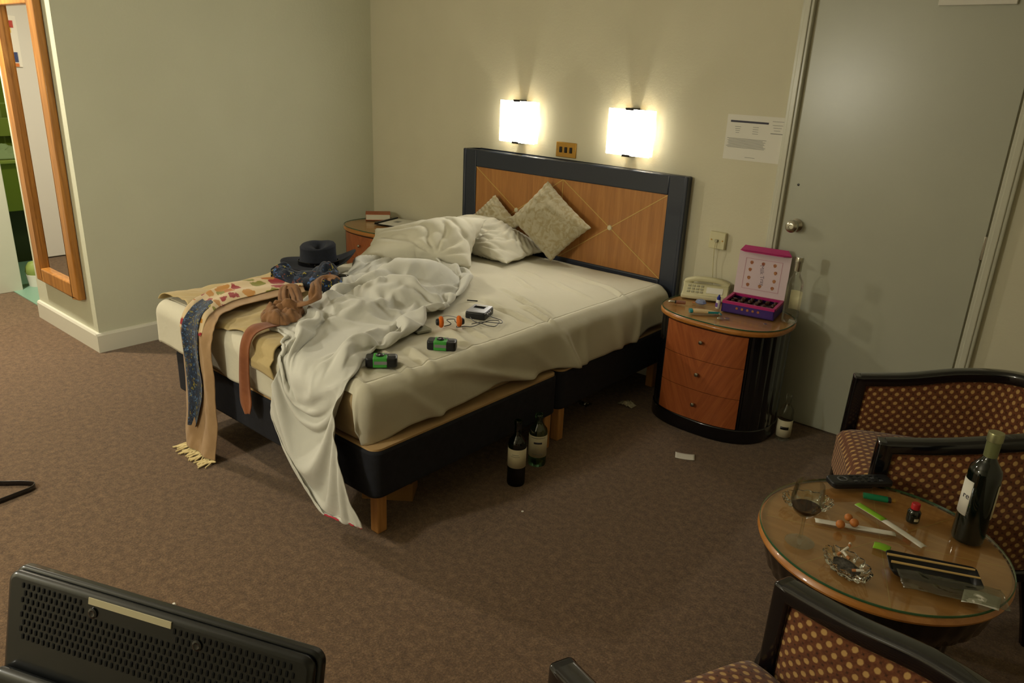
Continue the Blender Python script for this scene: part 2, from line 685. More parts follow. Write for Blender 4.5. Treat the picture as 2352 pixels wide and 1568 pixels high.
CLOTH = {   # draped cloth shapes: x, y and z of each point as millimetre steps from the point before it
    'duvet': (
        (
-500,8,8,7,8,8,8,8,8,7,8,8,8,8,8,7,8,8,8,8,8,7,8,8,8,8,7,8,8,8,8,8,7,8,8,8,8,8,7,8,8,8,8,8,7,8,8,-352,17,5,1,11,14,-10,4,0,6,14,19,9,12,-6,7,11,2,7,16,5,9,-2,13,4,17,12,3,6,17,16,
-1,6,8,2,14,8,11,3,14,1,6,22,12,2,13,13,-362,18,2,3,13,-4,-9,4,14,0,10,6,8,6,1,-2,13,13,13,14,6,12,1,2,17,24,11,7,-5,9,7,14,8,6,10,12,7,10,14,14,-5,4,19,19,8,14,15,-374,13,12,8,-5,
-5,7,10,-1,7,7,5,8,5,-15,-4,9,12,10,13,18,9,-5,11,24,25,21,16,-9,-8,11,17,16,8,11,9,9,15,9,16,2,3,7,18,15,12,17,-388,18,4,9,9,-2,5,1,9,7,13,-13,-10,13,3,7,7,1,0,16,21,14,5,-3,18,20,
16,17,14,0,9,15,18,6,9,10,13,12,12,15,10,4,7,6,16,13,17,-403,18,18,6,0,-4,8,7,3,17,-7,-8,10,6,9,5,-6,-2,13,19,19,8,5,8,8,3,7,20,22,17,11,13,18,8,10,16,10,14,12,16,12,6,9,3,12,15,15,
-415,20,10,-8,-2,12,5,2,18,-6,0,13,0,1,17,5,-8,8,18,19,17,7,8,4,2,-2,15,19,19,17,17,19,16,13,14,13,12,14,14,14,13,10,3,8,7,13,12,-424,12,-12,0,17,3,-2,17,-6,5,16,-3,-5,16,8,8,6,14,
19,16,17,10,7,11,-13,10,13,18,17,18,19,19,19,16,14,14,13,14,14,13,11,11,6,2,4,4,21,-433,15,-13,-1,5,2,9,-1,1,7,4,-1,14,6,16,21,5,10,19,19,18,13,6,2,-9,13,14,15,17,19,19,19,19,19,17,
15,13,13,14,14,11,6,12,4,3,2,9,-432,0,-3,9,6,2,3,0,-9,4,6,10,8,14,6,17,11,16,20,19,17,2,4,11,1,12,11,15,17,20,19,19,19,19,20,18,15,10,12,15,12,4,10,9,-4,-1,8,-428,-4,6,3,10,2,0,-13,
4,13,1,0,14,3,11,19,19,16,14,15,18,8,4,12,-1,10,9,19,19,19,19,20,18,19,20,20,19,15,10,10,13,10,4,-1,2,-3,4,-422,6,4,4,5,3,-14,-2,9,-7,8,4,1,12,15,20,20,18,15,15,11,2,13,6,2,8,15,20,
20,19,18,19,19,18,20,19,20,20,17,11,4,4,16,-2,-9,-7,5,-421,7,-1,8,5,-15,-8,9,2,3,3,10,9,11,10,18,20,17,12,8,4,9,11,8,11,10,15,19,20,20,18,20,20,18,17,20,20,20,21,16,3,6,3,-4,-8,-9,
8,-422,-5,10,4,-16,-22,4,17,17,-3,13,10,8,9,15,18,14,1,9,11,9,4,14,5,13,17,19,20,20,20,20,21,20,19,19,19,19,19,20,20,11,4,1,-4,-7,-6,-6,-420,-8,-1,-19,-17,5,19,15,5,10,12,8,14,9,16,
0,13,12,12,15,-11,18,8,13,16,14,19,20,20,21,20,21,20,21,20,18,16,19,20,19,15,4,-8,12,-3,-12,-18,-419,2,-16,-19,-6,10,18,17,6,2,18,16,13,8,11,5,5,6,-8,6,20,18,7,16,18,14,20,20,20,20,
20,20,21,20,20,17,15,9,20,22,17,10,1,-15,-13,-12,7,-426,5,-20,-10,12,14,10,3,7,7,18,18,16,8,15,2,-13,-12,10,19,19,11,12,17,16,19,20,20,20,20,18,21,20,17,20,19,12,7,15,21,16,11,16,
-8,-12,-10,-8,-441,-7,9,6,2,9,7,9,17,7,9,15,17,17,0,-21,-19,15,20,19,18,16,14,7,19,19,20,19,20,20,19,9,21,20,11,20,13,7,19,22,9,6,23,9,-10,-10,-17,-454,-4,14,20,15,-1,4,1,17,5,15,
16,19,2,-23,-20,6,15,14,14,14,16,23,23,19,19,20,17,-1,14,22,23,21,7,13,23,18,5,15,15,-6,18,24,22,-4,-16,-10,-462,9,16,17,17,-6,16,-2,14,4,17,16,4,-13,-5,5,7,13,13,12,10,4,13,17,15,
18,22,7,12,14,21,22,21,13,16,23,13,4,10,-3,4,23,25,24,12,-12,-12,-468,11,19,5,9,14,9,2,16,9,1,9,7,5,6,7,8,2,3,9,12,13,13,20,13,13,3,1,22,20,23,23,24,21,8,18,0,7,11,10,0,18,19,24,18,
-2,-7,-473,19,18,-2,13,4,18,9,14,7,-1,2,11,18,4,-14,6,-3,9,14,14,4,22,16,20,6,-15,15,24,24,23,24,22,12,16,16,12,12,11,15,2,14,16,7,23,12,-15,-474,-4,17,2,9,10,22,20,20,1,-4,3,-16,
11,17,2,-4,10,12,16,10,13,11,21,8,-15,4,20,23,23,23,23,22,17,19,19,17,18,15,5,10,13,18,-9,12,19,-11,-469,-2,-4,-1,8,22,21,22,8,-14,-11,10,8,18,9,3,7,-8,4,16,23,14,6,16,4,8,6,13,22,
22,22,23,23,21,21,21,20,17,17,13,7,10,19,-12,-3,8,5,-465,6,-20,-9,17,19,24,3,-9,-4,7,17,18,3,-3,-3,15,11,0,13,19,-1,13,15,15,8,15,17,17,21,16,23,18,14,22,23,23,23,21,21,12,11,18,-8,
-5,-1,-6,-456,6,-21,-7,10,21,5,-6,10,19,-3,11,-5,5,8,13,14,9,-6,17,-4,16,15,15,20,12,19,20,17,19,15,15,16,20,17,20,20,21,23,24,25,12,17,-9,-12,-14,-5,-443,-5,-5,3,4,-4,11,14,3,11,
10,5,8,2,1,15,0,-8,11,23,11,13,5,18,20,15,15,19,17,14,19,13,17,21,21,18,19,18,22,22,21,15,-1,11,-5,-21,-15,-427,4,-13,-9,-5,12,11,11,2,9,9,13,12,-9,12,3,-10,10,14,15,21,13,6,17,19,
18,12,16,18,9,19,22,14,15,17,7,22,22,22,18,21,20,17,4,-15,-22,-14,-414,3,-19,-14,-16,22,12,4,11,13,9,15,-9,12,18,-11,6,10,2,9,19,19,17,20,16,20,15,8,19,15,6,19,23,19,4,16,12,22,23,
7,22,24,24,-15,-5,-13,-12,-408,-9,-15,-22,9,11,16,10,11,-3,-7,11,21,17,8,-7,10,0,3,18,17,15,20,18,21,20,17,7,19,17,-1,13,20,13,20,14,12,22,15,16,14,18,20,-18,-4,-17,2,-402,-13,-9,
-14,-3,7,14,10,7,-8,6,19,17,19,5,7,-3,-7,13,16,16,16,21,22,21,21,14,13,18,19,-4,9,18,18,19,11,14,20,11,15,10,7,21,-20,-8,-12,7,-392,-21,-14,-9,4,18,9,11,-1,-7,16,17,16,10,16,-2,-11,
9,11,20,10,17,22,23,22,19,16,16,20,17,-3,11,19,15,10,14,15,12,10,18,-4,12,14,-21,-6,-8,2,-376,-16,-10,-11,10,12,1,9,-12,18,14,18,18,9,4,-13,13,8,8,20,5,21,22,23,20,19,22,18,15,13,5,
9,15,18,8,18,13,16,8,6,10,4,-7,-11,-4,-16,-3,-356,-4,-10,-10,5,0,6,-5,6,10,13,8,2,19,10,12,3,8,15,14,13,11,22,24,14,18,22,22,-4,20,13,19,19,13,11,20,16,16,14,5,11,-2,-17,-17,-14,-8,
-16,-337,4,-6,-4,-5,-13,-3,11,4,5,8,4,11,16,17,21,-4,15,9,11,20,10,10,23,21,18,10,19,5,16,19,21,22,21,17,15,18,16,10,13,10,-9,-20,-21,-21,-16,-14,-326,10,-5,-14,-11,-17,7,17,9,-9,
18,14,13,7,4,13,19,17,2,15,15,-3,19,20,22,18,11,17,15,18,20,18,22,23,20,20,12,8,14,19,10,-14,-22,-21,-20,-21,-17,-324,-7,0,-11,-21,10,2,-1,12,15,17,12,11,-5,9,16,20,15,8,13,-8,19,
19,18,21,22,9,17,19,17,20,18,23,21,21,21,15,7,15,19,8,-17,-21,-20,-21,-19,-20,-328,-1,-17,-23,-16,9,16,17,14,13,16,11,-11,6,18,14,15,12,9,3,9,18,21,14,19,21,13,8,22,21,20,21,22,22,
21,9,19,12,19,20,7,-19,-21,-21,-21,-20,-16,-334,-17,-23,-24,6,18,14,18,19,11,13,13,-15,7,13,15,18,8,8,13,3,17,14,15,22,20,11,11,20,23,22,22,22,21,4,14,22,21,21,22,6,-21,-21,-22,-22,
-16,-12,-344,-23,-22,-18,11,20,17,13,18,4,15,14,3,-1,11,12,21,13,7,-6,17,12,15,6,24,21,8,20,19,18,21,21,22,21,10,9,23,24,23,23,6,-21,-21,-21,-16,-9,-14,-363,-19,-21,-14,15,18,14,12,
9,15,16,11,0,15,8,-1,16,14,2,10,17,9,-1,16,24,17,11,20,22,21,22,22,21,22,10,8,22,24,23,23,7,-19,-21,-18,-10,-11,-7,-385,-17,-17,-10,13,14,7,16,13,21,19,6,6,8,16,7,1,8,12,14,2,12,-2,
16,22,21,16,11,19,21,22,22,23,21,16,6,23,23,24,21,6,-16,-20,-10,-18,-3,-4,-399,-6,-15,-12,12,8,10,19,17,7,23,2,13,16,16,10,1,3,14,-2,-1,12,-2,15,20,21,21,21,19,18,18,22,23,23,20,13,
10,23,23,21,4,-19,-6,-18,-20,6,-5,-403,-16,-6,-1,10,9,14,7,16,8,15,18,16,15,15,-4,-14,23,20,-2,-11,13,5,16,15,20,22,20,21,20,20,15,17,19,19,22,17,15,22,14,10,-16,-4,-21,-15,8,-10,
-397,-8,1,0,3,11,12,8,11,14,15,16,17,14,2,-15,-2,21,21,-2,-8,9,11,13,18,18,20,21,21,20,20,19,11,17,14,18,23,17,17,11,12,-3,-21,-15,-8,5,-11,-383,1,3,2,5,1,11,9,14,11,17,15,15,13,
-10,-19,7,17,11,2,7,7,8,11,17,17,21,20,20,20,20,20,13,10,12,12,21,22,14,15,15,-7,-22,-20,-9,8,-3,-362,6,-4,7,10,-7,13,13,11,9,16,17,13,4,-18,-10,-4,16,10,17,5,3,10,7,17,18,19,20,19,
19,20,19,13,0,17,8,19,19,22,14,15,-3,-21,-21,-16,-5,15,-338,-5,7,3,6,9,6,14,12,7,6,16,17,-10,-18,-12,11,14,15,12,-2,3,11,7,17,18,18,19,18,19,18,17,15,3,3,9,13,19,16,19,18,7,-9,-11,
-20,-14,3,-316,4,9,0,4,-2,3,14,15,6,10,18,-3,-15,-8,8,11,10,14,5,-1,0,10,7,17,17,18,17,18,17,18,14,13,-1,5,15,9,12,15,0,11,16,11,-1,-6,-15,-15,-302,10,12,-1,-10,-9,7,18,15,13,16,-3,
-12,2,6,12,5,4,14,-3,4,-1,9,8,16,17,16,17,16,17,16,12,12,-1,0,1,9,14,18,15,5,-6,-3,12,9,-6,-8,-296,9,3,-12,-5,10,18,15,17,12,2,-10,7,7,5,6,1,3,12,-6,7,-1,9,11,14,15,16,15,15,16,14,
12,10,2,-10,3,6,7,13,15,12,11,-1,1,2,4,1,-299,-6,-2,8,13,16,12,7,6,0,9,7,0,1,6,7,4,5,7,-3,11,-1,13,12,10,14,14,14,15,14,10,12,10,1,-7,6,9,7,8,6,1,8,6,11,11,5,1,-302,2,7,5,1,13,10,
10,11,1,-1,-4,7,8,5,9,0,10,2,8,11,1,12,13,12,11,12,13,13,11,10,8,11,1,5,5,8,6,11,7,6,4,2,8,4,8,7,-305,-1,-1,12,13,16,11,4,-5,-13,-2,7,14,10,7,-2,12,11,9,12,2,10,9,11,13,11,13,12,12,
6,9,3,10,7,7,11,9,7,10,11,11,-3,5,10,8,6,-4,-315,1,10,9,5,-1,0,-5,-2,6,10,13,12,11,4,7,10,9,9,3,8,11,13,13,12,13,12,11,9,9,9,7,7,11,9,7,6,11,10,11,5,-3,3,7,10,9,2,-335,3,0,2,1,4,5,
7,7,8,8,8,10,10,10,11,6,8,8,11,7,10,13,12,12,11,12,11,12,11,5,4,11,10,11,9,9,10,10,9,10,6,3,2,5,7,1,-353,-2,7,6,9,7,7,8,8,6,6,7,8,9,11,6,9,9,9,7,7,10,11,12,11,12,12,11,9,8,8,7,10,9,
10,10,10,10,10,10,10,10,10,8,3,-3,-4,-358,10,10,8,7,7,7,8,6,6,7,3,10,9,5,9,10,6,10,7,9,8,9,11,10,9,10,11,10,10,10,9,9,9,9,8,8,8,9,8,8,9,9,-2,1,7,6,-355,5,8,7,7,8,8,7,7,7,8,8,7,8,8,
9,9,9,10,9,7,7,10,10,11,10,10,9,7,9,8,9,10,9,9,8,10,10,9,10,7,6,5,7,5,6,0,-356,3,5,7,7,6,6,7,7,7,7,7,8,9,10,9,9,9,9,10,10,10,10,9,10,10,10,10,9,8,10,9,9,9,9,9,8,8,9,9,8,3,6,6,5,5,1,
-354,3,4,4,6,7,9,8,8,7,7,7,6,8,8,10,10,10,9,10,10,10,9,10,10,9,10,9,10,9,9,9,9,8,7,8,8,9,9,7,4,7,5,5,7,1,1,-348,7,6,4,4,4,6,7,8,8,9,9,8,7,7,9,9,9,10,10,10,10,10,10,10,10,10,9,9,9,8,
8,8,9,8,9,9,7,6,6,7,5,6,5,1,2,5,-347,4,7,8,7,6,6,4,5,7,7,9,9,9,9,9,9,9,9,10,10,10,10,11,10,9,10,9,9,9,9,9,9,9,8,7,7,8,8,5,6,6,3,1,3,7,7,-350,3,4,8,7,7,8,8,7,6,5,7,7,8,10,9,10,10,10,
9,10,10,10,11,9,10,10,10,9,10,10,9,8,7,8,9,8,7,4,8,5,2,1,5,8,7,7,-354,5,3,4,8,8,6,8,8,9,8,7,6,7,8,9,9,10,10,10,10,10,11,10,10,11,10,10,10,9,9,9,7,9,10,7,5,6,9,4,1,3,7,8,7,6,6,-360,
8,6,3,4,7,8,8,7,7,9,9,9,9,7,9,8,9,10,10,10,10,11,10,11,10,11,10,9,9,9,9,10,8,6,6,8,7,4,2,4,8,8,7,6,6,9,-370,10,9,6,3,4,5,8,9,9,7,8,8,10,9,10,9,10,9,9,10,11,10,11,10,11,10,10,10,10,
9,9,7,7,7,9,6,3,3,7,8,8,6,6,7,8,6,-370,4,10,9,7,4,3,5,7,9,10,8,8,8,9,10,10,10,10,10,11,10,10,11,11,10,11,10,10,9,9,7,7,9,9,6,2,5,8,9,8,6,5,7,9,5,9,-378,9,5,8,10,7,5,4,5,6,8,9,10,9,
9,9,9,10,11,10,11,10,11,11,10,11,11,10,9,9,8,9,9,9,5,4,6,10,9,7,5,6,6,9,7,7,9,-384,8,9,5,8,9,8,6,5,5,6,7,9,10,10,9,10,9,10,11,10,11,11,10,11,11,10,10,10,9,10,9,8,5,6,8,10,9,7,5,6,6,
9,7,7,9,9,-390,8,9,10,4,7,9,9,7,5,5,7,7,8,9,10,10,10,10,10,11,10,11,11,11,11,10,10,10,11,9,8,6,8,9,10,8,7,6,5,7,8,9,5,9,10,5,-388,6,8,9,11,3,6,10,9,6,6,6,7,8,8,9,9,10,10,11,10,11,
11,10,11,11,11,11,10,9,8,8,9,10,10,8,7,6,6,6,8,9,6,8,10,7,4,-389,9,6,9,9,9,4,6,9,9,7,6,7,7,8,9,9,10,10,10,10,11,11,11,10,11,11,10,10,10,10,10,10,9,8,7,7,5,7,8,9,7,7,9,9,4,7,-394,9,
9,6,9,9,9,4,6,10,9,7,6,7,8,9,9,10,10,10,10,11,10,11,11,11,11,11,10,11,11,9,9,8,8,7,6,7,8,10,7,6,9,10,5,5,10,-400,7,10,10,4,10,10,9,4,6,8,10,8,6,8,8,9,10,10,10,11,10,11,11,11,12,11,
11,11,11,9,10,9,8,7,6,7,9,10,7,7,9,10,6,4,9,10,-408,9,8,10,10,6,8,10,9,5,6,8,10,8,7,8,9,10,10,10,10,11,11,11,12,11,11,12,10,11,10,9,9,8,6,7,10,10,7,7,9,10,8,4,7,9,7,-409,8,9,9,10,
10,6,9,10,8,5,6,9,10,8,8,8,10,10,10,11,10,12,11,11,12,11,11,11,10,10,10,7,7,8,10,10,8,7,8,10,9,5,6,9,7,9,-409,4,10,9,10,10,9,6,10,10,7,5,7,9,10,8,8,10,10,10,11,11,11,11,11,12,11,11,
11,10,10,8,7,9,10,10,8,7,8,10,9,6,5,9,8,8,10,-412,7,8,10,9,10,10,7,8,11,8,5,7,8,10,9,8,9,10,11,11,11,11,11,11,11,12,10,11,9,8,9,10,10,9,8,7,9,10,10,6,5,7,10,7,9,6,-402,0,9,10,9,10,
11,7,8,10,9,6,6,8,9,10,8,10,10,10,11,11,11,11,11,11,11,10,9,9,10,10,10,9,8,7,9,10,9,7,5,8,9,7,9,7,8,-398,0,6,10,10,9,11,8,7,10,10,6,7,7,8,10,10,9,10,10,11,11,11,11,11,10,10,9,10,11,
10,10,8,8,7,9,10,10,7,5,7,9,8,8,8,7,9,-393,0,4,9,10,10,10,9,7,9,10,7,7,7,9,8,10,10,10,10,11,11,10,11,10,10,10,11,10,10,9,9,7,8,10,10,9,7,5,7,10,7,7,10,6,8,9,-386,1,1,7,10,10,10,9,8,
8,10,8,6,8,8,9,10,9,11,10,11,10,10,10,11,10,11,10,9,9,9,8,8,10,10,9,6,6,7,9,8,7,9,7,6,9,10,-381,2,0,5,10,10,9,10,8,7,10,8,7,8,9,9,9,10,10,10,10,11,10,10,10,10,10,10,8,9,8,9,10,9,9,
7,6,7,9,8,6,9,8,5,9,8,8,-371,0,2,4,7,10,9,10,8,8,9,8,8,8,8,9,10,9,10,10,10,10,10,10,10,10,9,8,9,8,9,10,9,9,7,6,7,9,8,6,8,9,6,6,9,7,9,-363,1,1,4,6,9,9,9,8,8,9,9,7,8,9,9,9,9,10,10,10,
10,9,10,9,9,9,8,8,10,9,10,8,7,6,7,9,8,7,6,9,7,6,7,8,7,9,-354,2,2,2,5,7,10,9,8,8,8,9,7,8,9,9,9,10,10,9,10,9,9,9,9,9,8,8,10,9,9,8,7,7,7,8,9,6,7,8,8,6,5,8,8,6,9,-345,2,2,2,4,7,8,10,9,
7,7,9,8,8,9,9,9,9,10,9,9,10,8,9,8,9,9,9,9,9,7,7,7,7,9,8,7,6,8,8,6,5,7,8,6,8,8,-337,2,3,2,3,6,7,9,9,8,7,9,8,8,9,9,9,9,9,9,9,9,8,8,9,9,9,9,8,8,7,7,7,9,8,7,6,7,8,7,5,6,8,7,5,9,7,-329,
3,3,2,3,5,6,9,9,8,7,8,8,8,9,9,9,9,9,8,9,8,9,8,9,9,8,8,8,7,7,8,8,8,7,5,7,9,7,5,5,8,7,5,7,8,7,-319,3,2,3,3,4,6,7,9,9,7,7,8,9,8,9,8,9,9,8,9,8,9,8,8,8,8,7,7,8,8,8,8,6,6,7,8,7,5,5,7,7,6,
5,8,7,8,-310,2,3,3,2,4,6,7,7,9,8,7,7,9,8,9,8,9,8,9,8,8,8,8,8,7,7,8,7,8,9,7,6,6,7,7,7,6,5,6,7,6,4,7,8,7,8,-302,2,3,3,3,3,5,8,6,8,8,8,7,8,8,9,8,8,8,9,8,7,8,8,7,7,7,8,8,8,7,6,6,7,7,7,
6,4,6,7,7,3,6,8,7,7,7,-293,2,3,2,4,4,4,7,7,7,7,8,8,8,7,9,8,8,8,8,7,8,7,7,7,7,8,8,8,6,6,7,7,7,7,5,5,5,7,7,3,5,7,8,7,6,7,-286,3,3,3,3,5,5,4,7,8,7,7,8,8,7,8,8,8,8,7,7,7,7,8,7,8,8,7,6,
6,7,7,7,6,5,5,5,7,6,4,4,7,7,8,5,7,7,-278,3,3,3,4,3,6,5,5,8,7,7,8,7,8,7,8,8,7,7,7,7,8,7,8,7,6,7,6,7,7,7,6,4,5,5,7,6,4,3,7,7,8,6,5,7,7,-272,3,4,4,3,4,4,6,5,6,8,7,7,8,7,7,7,8,7,7,8,7,
7,7,7,6,6,7,7,7,7,5,4,5,6,7,5,3,4,7,7,7,6,5,7,6,7,-266,3,4,4,4,3,5,5,6,5,7,7,7,7,7,8,7,7,7,7,7,7,7,6,7,6,7,7,7,6,5,4,5,6,7,5,3,4,6,6,7,7,5,6,6,6,7,-260,2,4,5,5,3,4,7,6,5,6,6,7,7,7,
7,7,7,7,7,6,7,6,6,7,7,7,7,6,4,4,4,6,7,5,3,3,6,6,7,6,6,5,6,6,7,6,-254,4,4,4,4,5,5,5,7,6,5,6,6,7,6,7,7,6,7,6,6,7,6,7,7,6,7,6,4,3,5,6,6,6,2,3,5,6,7,5,7,5,5,6,5,7,6,-244,3,4,5,4,5,4,6,
5,7,5,6,6,6,6,6,6,6,6,7,6,7,6,6,7,6,6,2,4,5,6,6,6,3,2,5,6,5,6,6,6,4,6,5,5,6,6,-235,4,5,4,5,4,5,5,5,6,6,5,6,6,5,7,5,5,5,6,6,6,6,6,6,6,6,3,5,5,5,6,4,2,3,6,6,5,5,5,6,4,5,5,5,6,6,-225,
4,4,5,6,4,4,5,6,5,6,5,4,6,5,5,6,5,4,4,4,5,6,6,7,5,7,5,4,5,5,5,2,4,3,6,5,5,4,5,6,4,5,4,5,6,4,-211,4,3,5,4,5,5,5,5,4,6,5,3,6,5,5,5,6,4,3,4,3,5,6,5,5,6,5,6,5,5,3,4,3,4,5,5,3,5,5,5,4,4,
5,4,5,5,-200,4,4,4,4,5,4,4,5,5,5,3,5,4,5,5,5,5,4,5,3,3,4,4,5,5,4,5,5,6,5,4,4,3,3,5,4,4,4,5,5,4,3,4,5,5,3,-189,3,4,3,5,5,4,4,3,5,4,5,3,5,5,4,5,4,4,5,2,3,5,3,5,4,5,4,3,5,5,4,5,3,4,5,
4,4,4,4,5,5,1,5,4,5,4,-185,3,4,4,4,5,4,3,4,4,4,4,5,4,3,5,5,3,4,4,4,3,5,4,4,4,4,4,4,4,4,4,5,3,4,4,4,4,4,4,4,5,3,4,4,4,5,),
        (
-920,3,4,3,4,3,4,3,4,3,4,3,4,3,4,3,4,3,4,3,4,3,4,3,3,4,3,4,3,4,3,4,3,4,3,4,3,4,3,4,3,4,3,4,3,4,3,-175,9,1,1,1,14,8,6,10,-1,8,6,-6,7,8,-7,15,8,6,7,3,-2,-4,12,-16,15,2,8,-9,11,6,10,
-4,3,11,5,-1,0,12,-5,-3,-6,5,9,-2,-1,12,-192,4,1,1,14,9,7,18,7,14,-1,-2,11,2,17,-8,14,17,12,11,2,-9,-2,-7,-9,3,11,9,7,5,-1,-9,14,12,11,-5,8,-1,10,-11,-11,-7,5,-1,2,3,7,-209,5,3,0,
14,13,14,16,8,12,10,7,-11,17,7,12,21,18,15,16,-7,-4,-5,-4,-2,1,2,6,16,8,-11,-17,-3,21,15,11,-4,2,12,-7,-17,-18,-18,3,10,4,7,-229,6,3,10,17,10,18,5,11,10,15,7,9,-3,14,19,15,13,14,15,
14,1,-5,15,4,1,3,3,7,7,-8,-14,-15,-1,12,9,5,-7,10,13,-18,-16,-18,-19,3,6,16,-249,9,7,11,14,13,13,9,11,9,11,11,15,12,3,10,10,15,14,15,13,3,12,11,12,2,16,14,10,2,1,-12,-8,-7,-3,-12,
-5,-2,-2,17,9,-10,-19,-20,-13,1,15,-267,7,7,12,13,12,9,11,10,12,12,13,13,10,6,11,11,15,13,15,11,8,13,13,10,1,17,16,15,15,13,4,-6,-16,-10,-6,-12,-14,3,-4,18,6,-18,-14,-7,-7,-7,-282,
7,2,11,13,9,10,10,14,14,10,12,13,9,8,10,15,14,14,15,11,14,11,19,0,11,8,14,16,16,16,16,14,-5,-14,-17,-8,-6,-20,11,-8,10,-3,-20,-14,-14,2,-298,7,2,8,12,7,12,13,14,10,10,12,15,13,13,
11,13,6,14,16,16,16,13,13,-1,11,10,14,13,16,16,16,16,15,3,-12,-19,-7,-5,-13,2,-10,3,-16,-13,-18,-3,-313,-1,6,16,10,9,17,10,6,12,11,16,9,14,13,13,10,7,16,15,15,13,13,14,5,9,10,12,14,
16,15,15,15,15,15,10,-7,-20,-8,-8,-6,-12,-10,-10,-18,-9,-8,-327,-1,12,8,11,21,13,-2,10,17,11,11,6,13,13,15,14,9,11,15,15,17,10,12,3,9,9,14,15,15,15,15,15,15,14,15,12,-1,-17,-16,-7,
-8,-20,-20,-18,-14,7,-341,11,5,17,9,15,-1,5,17,4,14,10,5,12,13,15,15,11,12,17,15,13,9,8,6,7,11,15,16,15,16,14,14,14,15,14,14,14,4,-13,-23,-18,-3,-18,-3,-16,-19,-359,7,10,13,15,7,4,
9,7,13,14,7,10,11,7,15,14,13,14,15,12,9,12,13,7,6,12,16,16,15,15,13,15,16,10,13,13,13,13,7,-18,-15,-16,-21,-19,-16,-3,-375,2,12,14,10,4,8,9,11,11,16,13,4,7,10,16,13,12,14,12,11,13,
14,14,2,15,16,15,15,15,15,13,12,11,9,14,10,13,12,11,0,-15,-20,-21,-20,-19,2,-386,12,5,0,5,8,15,6,10,18,17,9,14,0,8,14,13,18,17,7,11,10,13,13,7,17,16,15,14,15,14,13,10,12,13,7,10,13,
9,10,4,-5,-17,-15,-19,-15,-10,-393,14,-4,-2,4,11,16,15,11,8,17,17,12,4,9,11,16,7,9,9,14,12,9,12,14,15,14,15,15,15,13,14,13,11,11,7,11,5,8,10,6,0,-9,-18,-16,-17,-4,-401,4,-4,0,16,14,
17,10,4,8,16,16,13,5,16,11,2,3,11,15,13,8,11,14,14,14,14,16,15,15,12,13,12,11,10,10,7,3,7,9,8,4,0,-15,-13,-12,-9,-407,-6,6,19,1,18,10,2,14,9,5,13,13,15,8,1,0,13,13,14,14,12,14,5,16,
15,16,16,15,12,12,9,11,9,10,7,7,3,9,10,9,6,1,-7,-12,-8,-10,-407,-2,16,14,16,-5,4,3,12,4,8,11,15,9,0,1,12,15,16,16,15,12,7,9,16,16,15,14,14,14,4,8,10,8,8,8,6,10,10,7,2,3,2,0,-9,-12,
4,-401,-9,16,16,8,-7,13,-2,10,5,9,12,10,5,11,17,19,19,17,17,12,2,15,16,14,10,8,-3,12,9,9,10,6,2,6,8,9,11,6,7,-1,1,3,1,2,-2,1,-392,-10,15,7,3,-2,10,-1,11,11,3,6,13,15,17,17,18,16,15,
15,14,9,10,10,9,9,12,7,3,4,9,9,7,5,5,2,10,9,9,4,0,7,12,5,7,-1,-8,-385,-4,11,1,7,3,8,9,3,-2,4,12,21,8,21,8,14,15,15,15,13,3,10,10,10,13,12,3,3,6,9,10,10,3,3,1,14,14,4,11,9,9,13,-11,
8,5,-10,-378,-4,5,-6,5,11,9,6,8,4,5,18,12,16,8,6,16,16,17,19,16,0,-2,7,12,13,11,6,10,9,9,10,5,-2,2,6,14,14,18,-6,17,12,12,-17,-2,5,4,-377,-5,1,-8,8,5,7,6,11,11,14,9,16,11,16,15,16,
17,19,10,2,5,4,5,5,16,13,5,12,11,12,8,3,-1,5,5,7,14,16,6,7,8,15,-15,-11,4,16,-380,1,-9,-9,7,5,4,14,18,2,14,12,16,18,20,19,13,14,13,-2,4,12,8,11,-4,16,10,15,12,14,12,6,1,10,9,7,7,1,
8,9,-1,8,15,-7,-14,2,17,-384,-1,-11,-8,9,3,13,18,17,8,22,7,12,16,19,18,5,13,10,7,-1,6,11,13,8,2,11,14,14,12,10,7,3,14,9,7,7,6,5,6,4,7,9,-6,-6,7,5,-386,2,-6,-5,1,9,14,18,20,19,12,-4,
18,16,13,14,6,13,12,6,6,5,4,9,8,5,13,14,11,13,9,5,11,13,13,7,-1,7,11,9,3,3,12,-7,-6,-2,11,-386,9,-2,-2,4,6,9,15,19,16,8,7,15,10,13,11,7,17,19,1,6,3,3,12,2,10,12,16,9,11,4,11,15,14,
12,9,7,10,11,-6,1,3,13,6,-5,-1,-3,-386,6,0,2,5,3,11,15,18,14,7,7,17,9,14,3,16,16,17,3,9,1,3,12,11,-2,15,12,15,9,8,10,7,14,19,12,7,11,9,-2,10,4,-1,2,-5,2,-6,-387,0,7,-5,12,16,13,12,
6,11,10,15,11,8,6,7,16,16,14,11,8,0,2,13,13,11,3,6,13,11,5,11,11,17,15,5,7,11,10,8,3,5,-6,0,-5,3,-1,-383,3,0,-2,11,14,11,10,8,11,12,10,11,8,6,15,15,15,10,9,8,-1,9,12,12,11,5,11,6,
14,1,10,16,15,11,3,8,11,12,6,9,-3,-7,2,-4,0,1,-373,4,0,-5,6,12,10,12,16,2,14,9,12,10,9,12,16,12,5,11,6,3,11,12,8,10,11,11,7,12,-1,11,16,14,6,3,9,13,14,7,7,-5,4,-4,-9,-3,1,-356,-1,5,
-13,4,11,11,19,10,9,4,12,12,14,9,11,17,6,3,11,5,6,11,10,13,11,8,11,10,4,3,18,16,6,3,12,8,14,10,9,13,5,-11,-10,-7,-9,-1,-335,7,-10,-12,16,1,11,10,17,12,6,8,16,4,6,17,14,10,3,8,13,8,
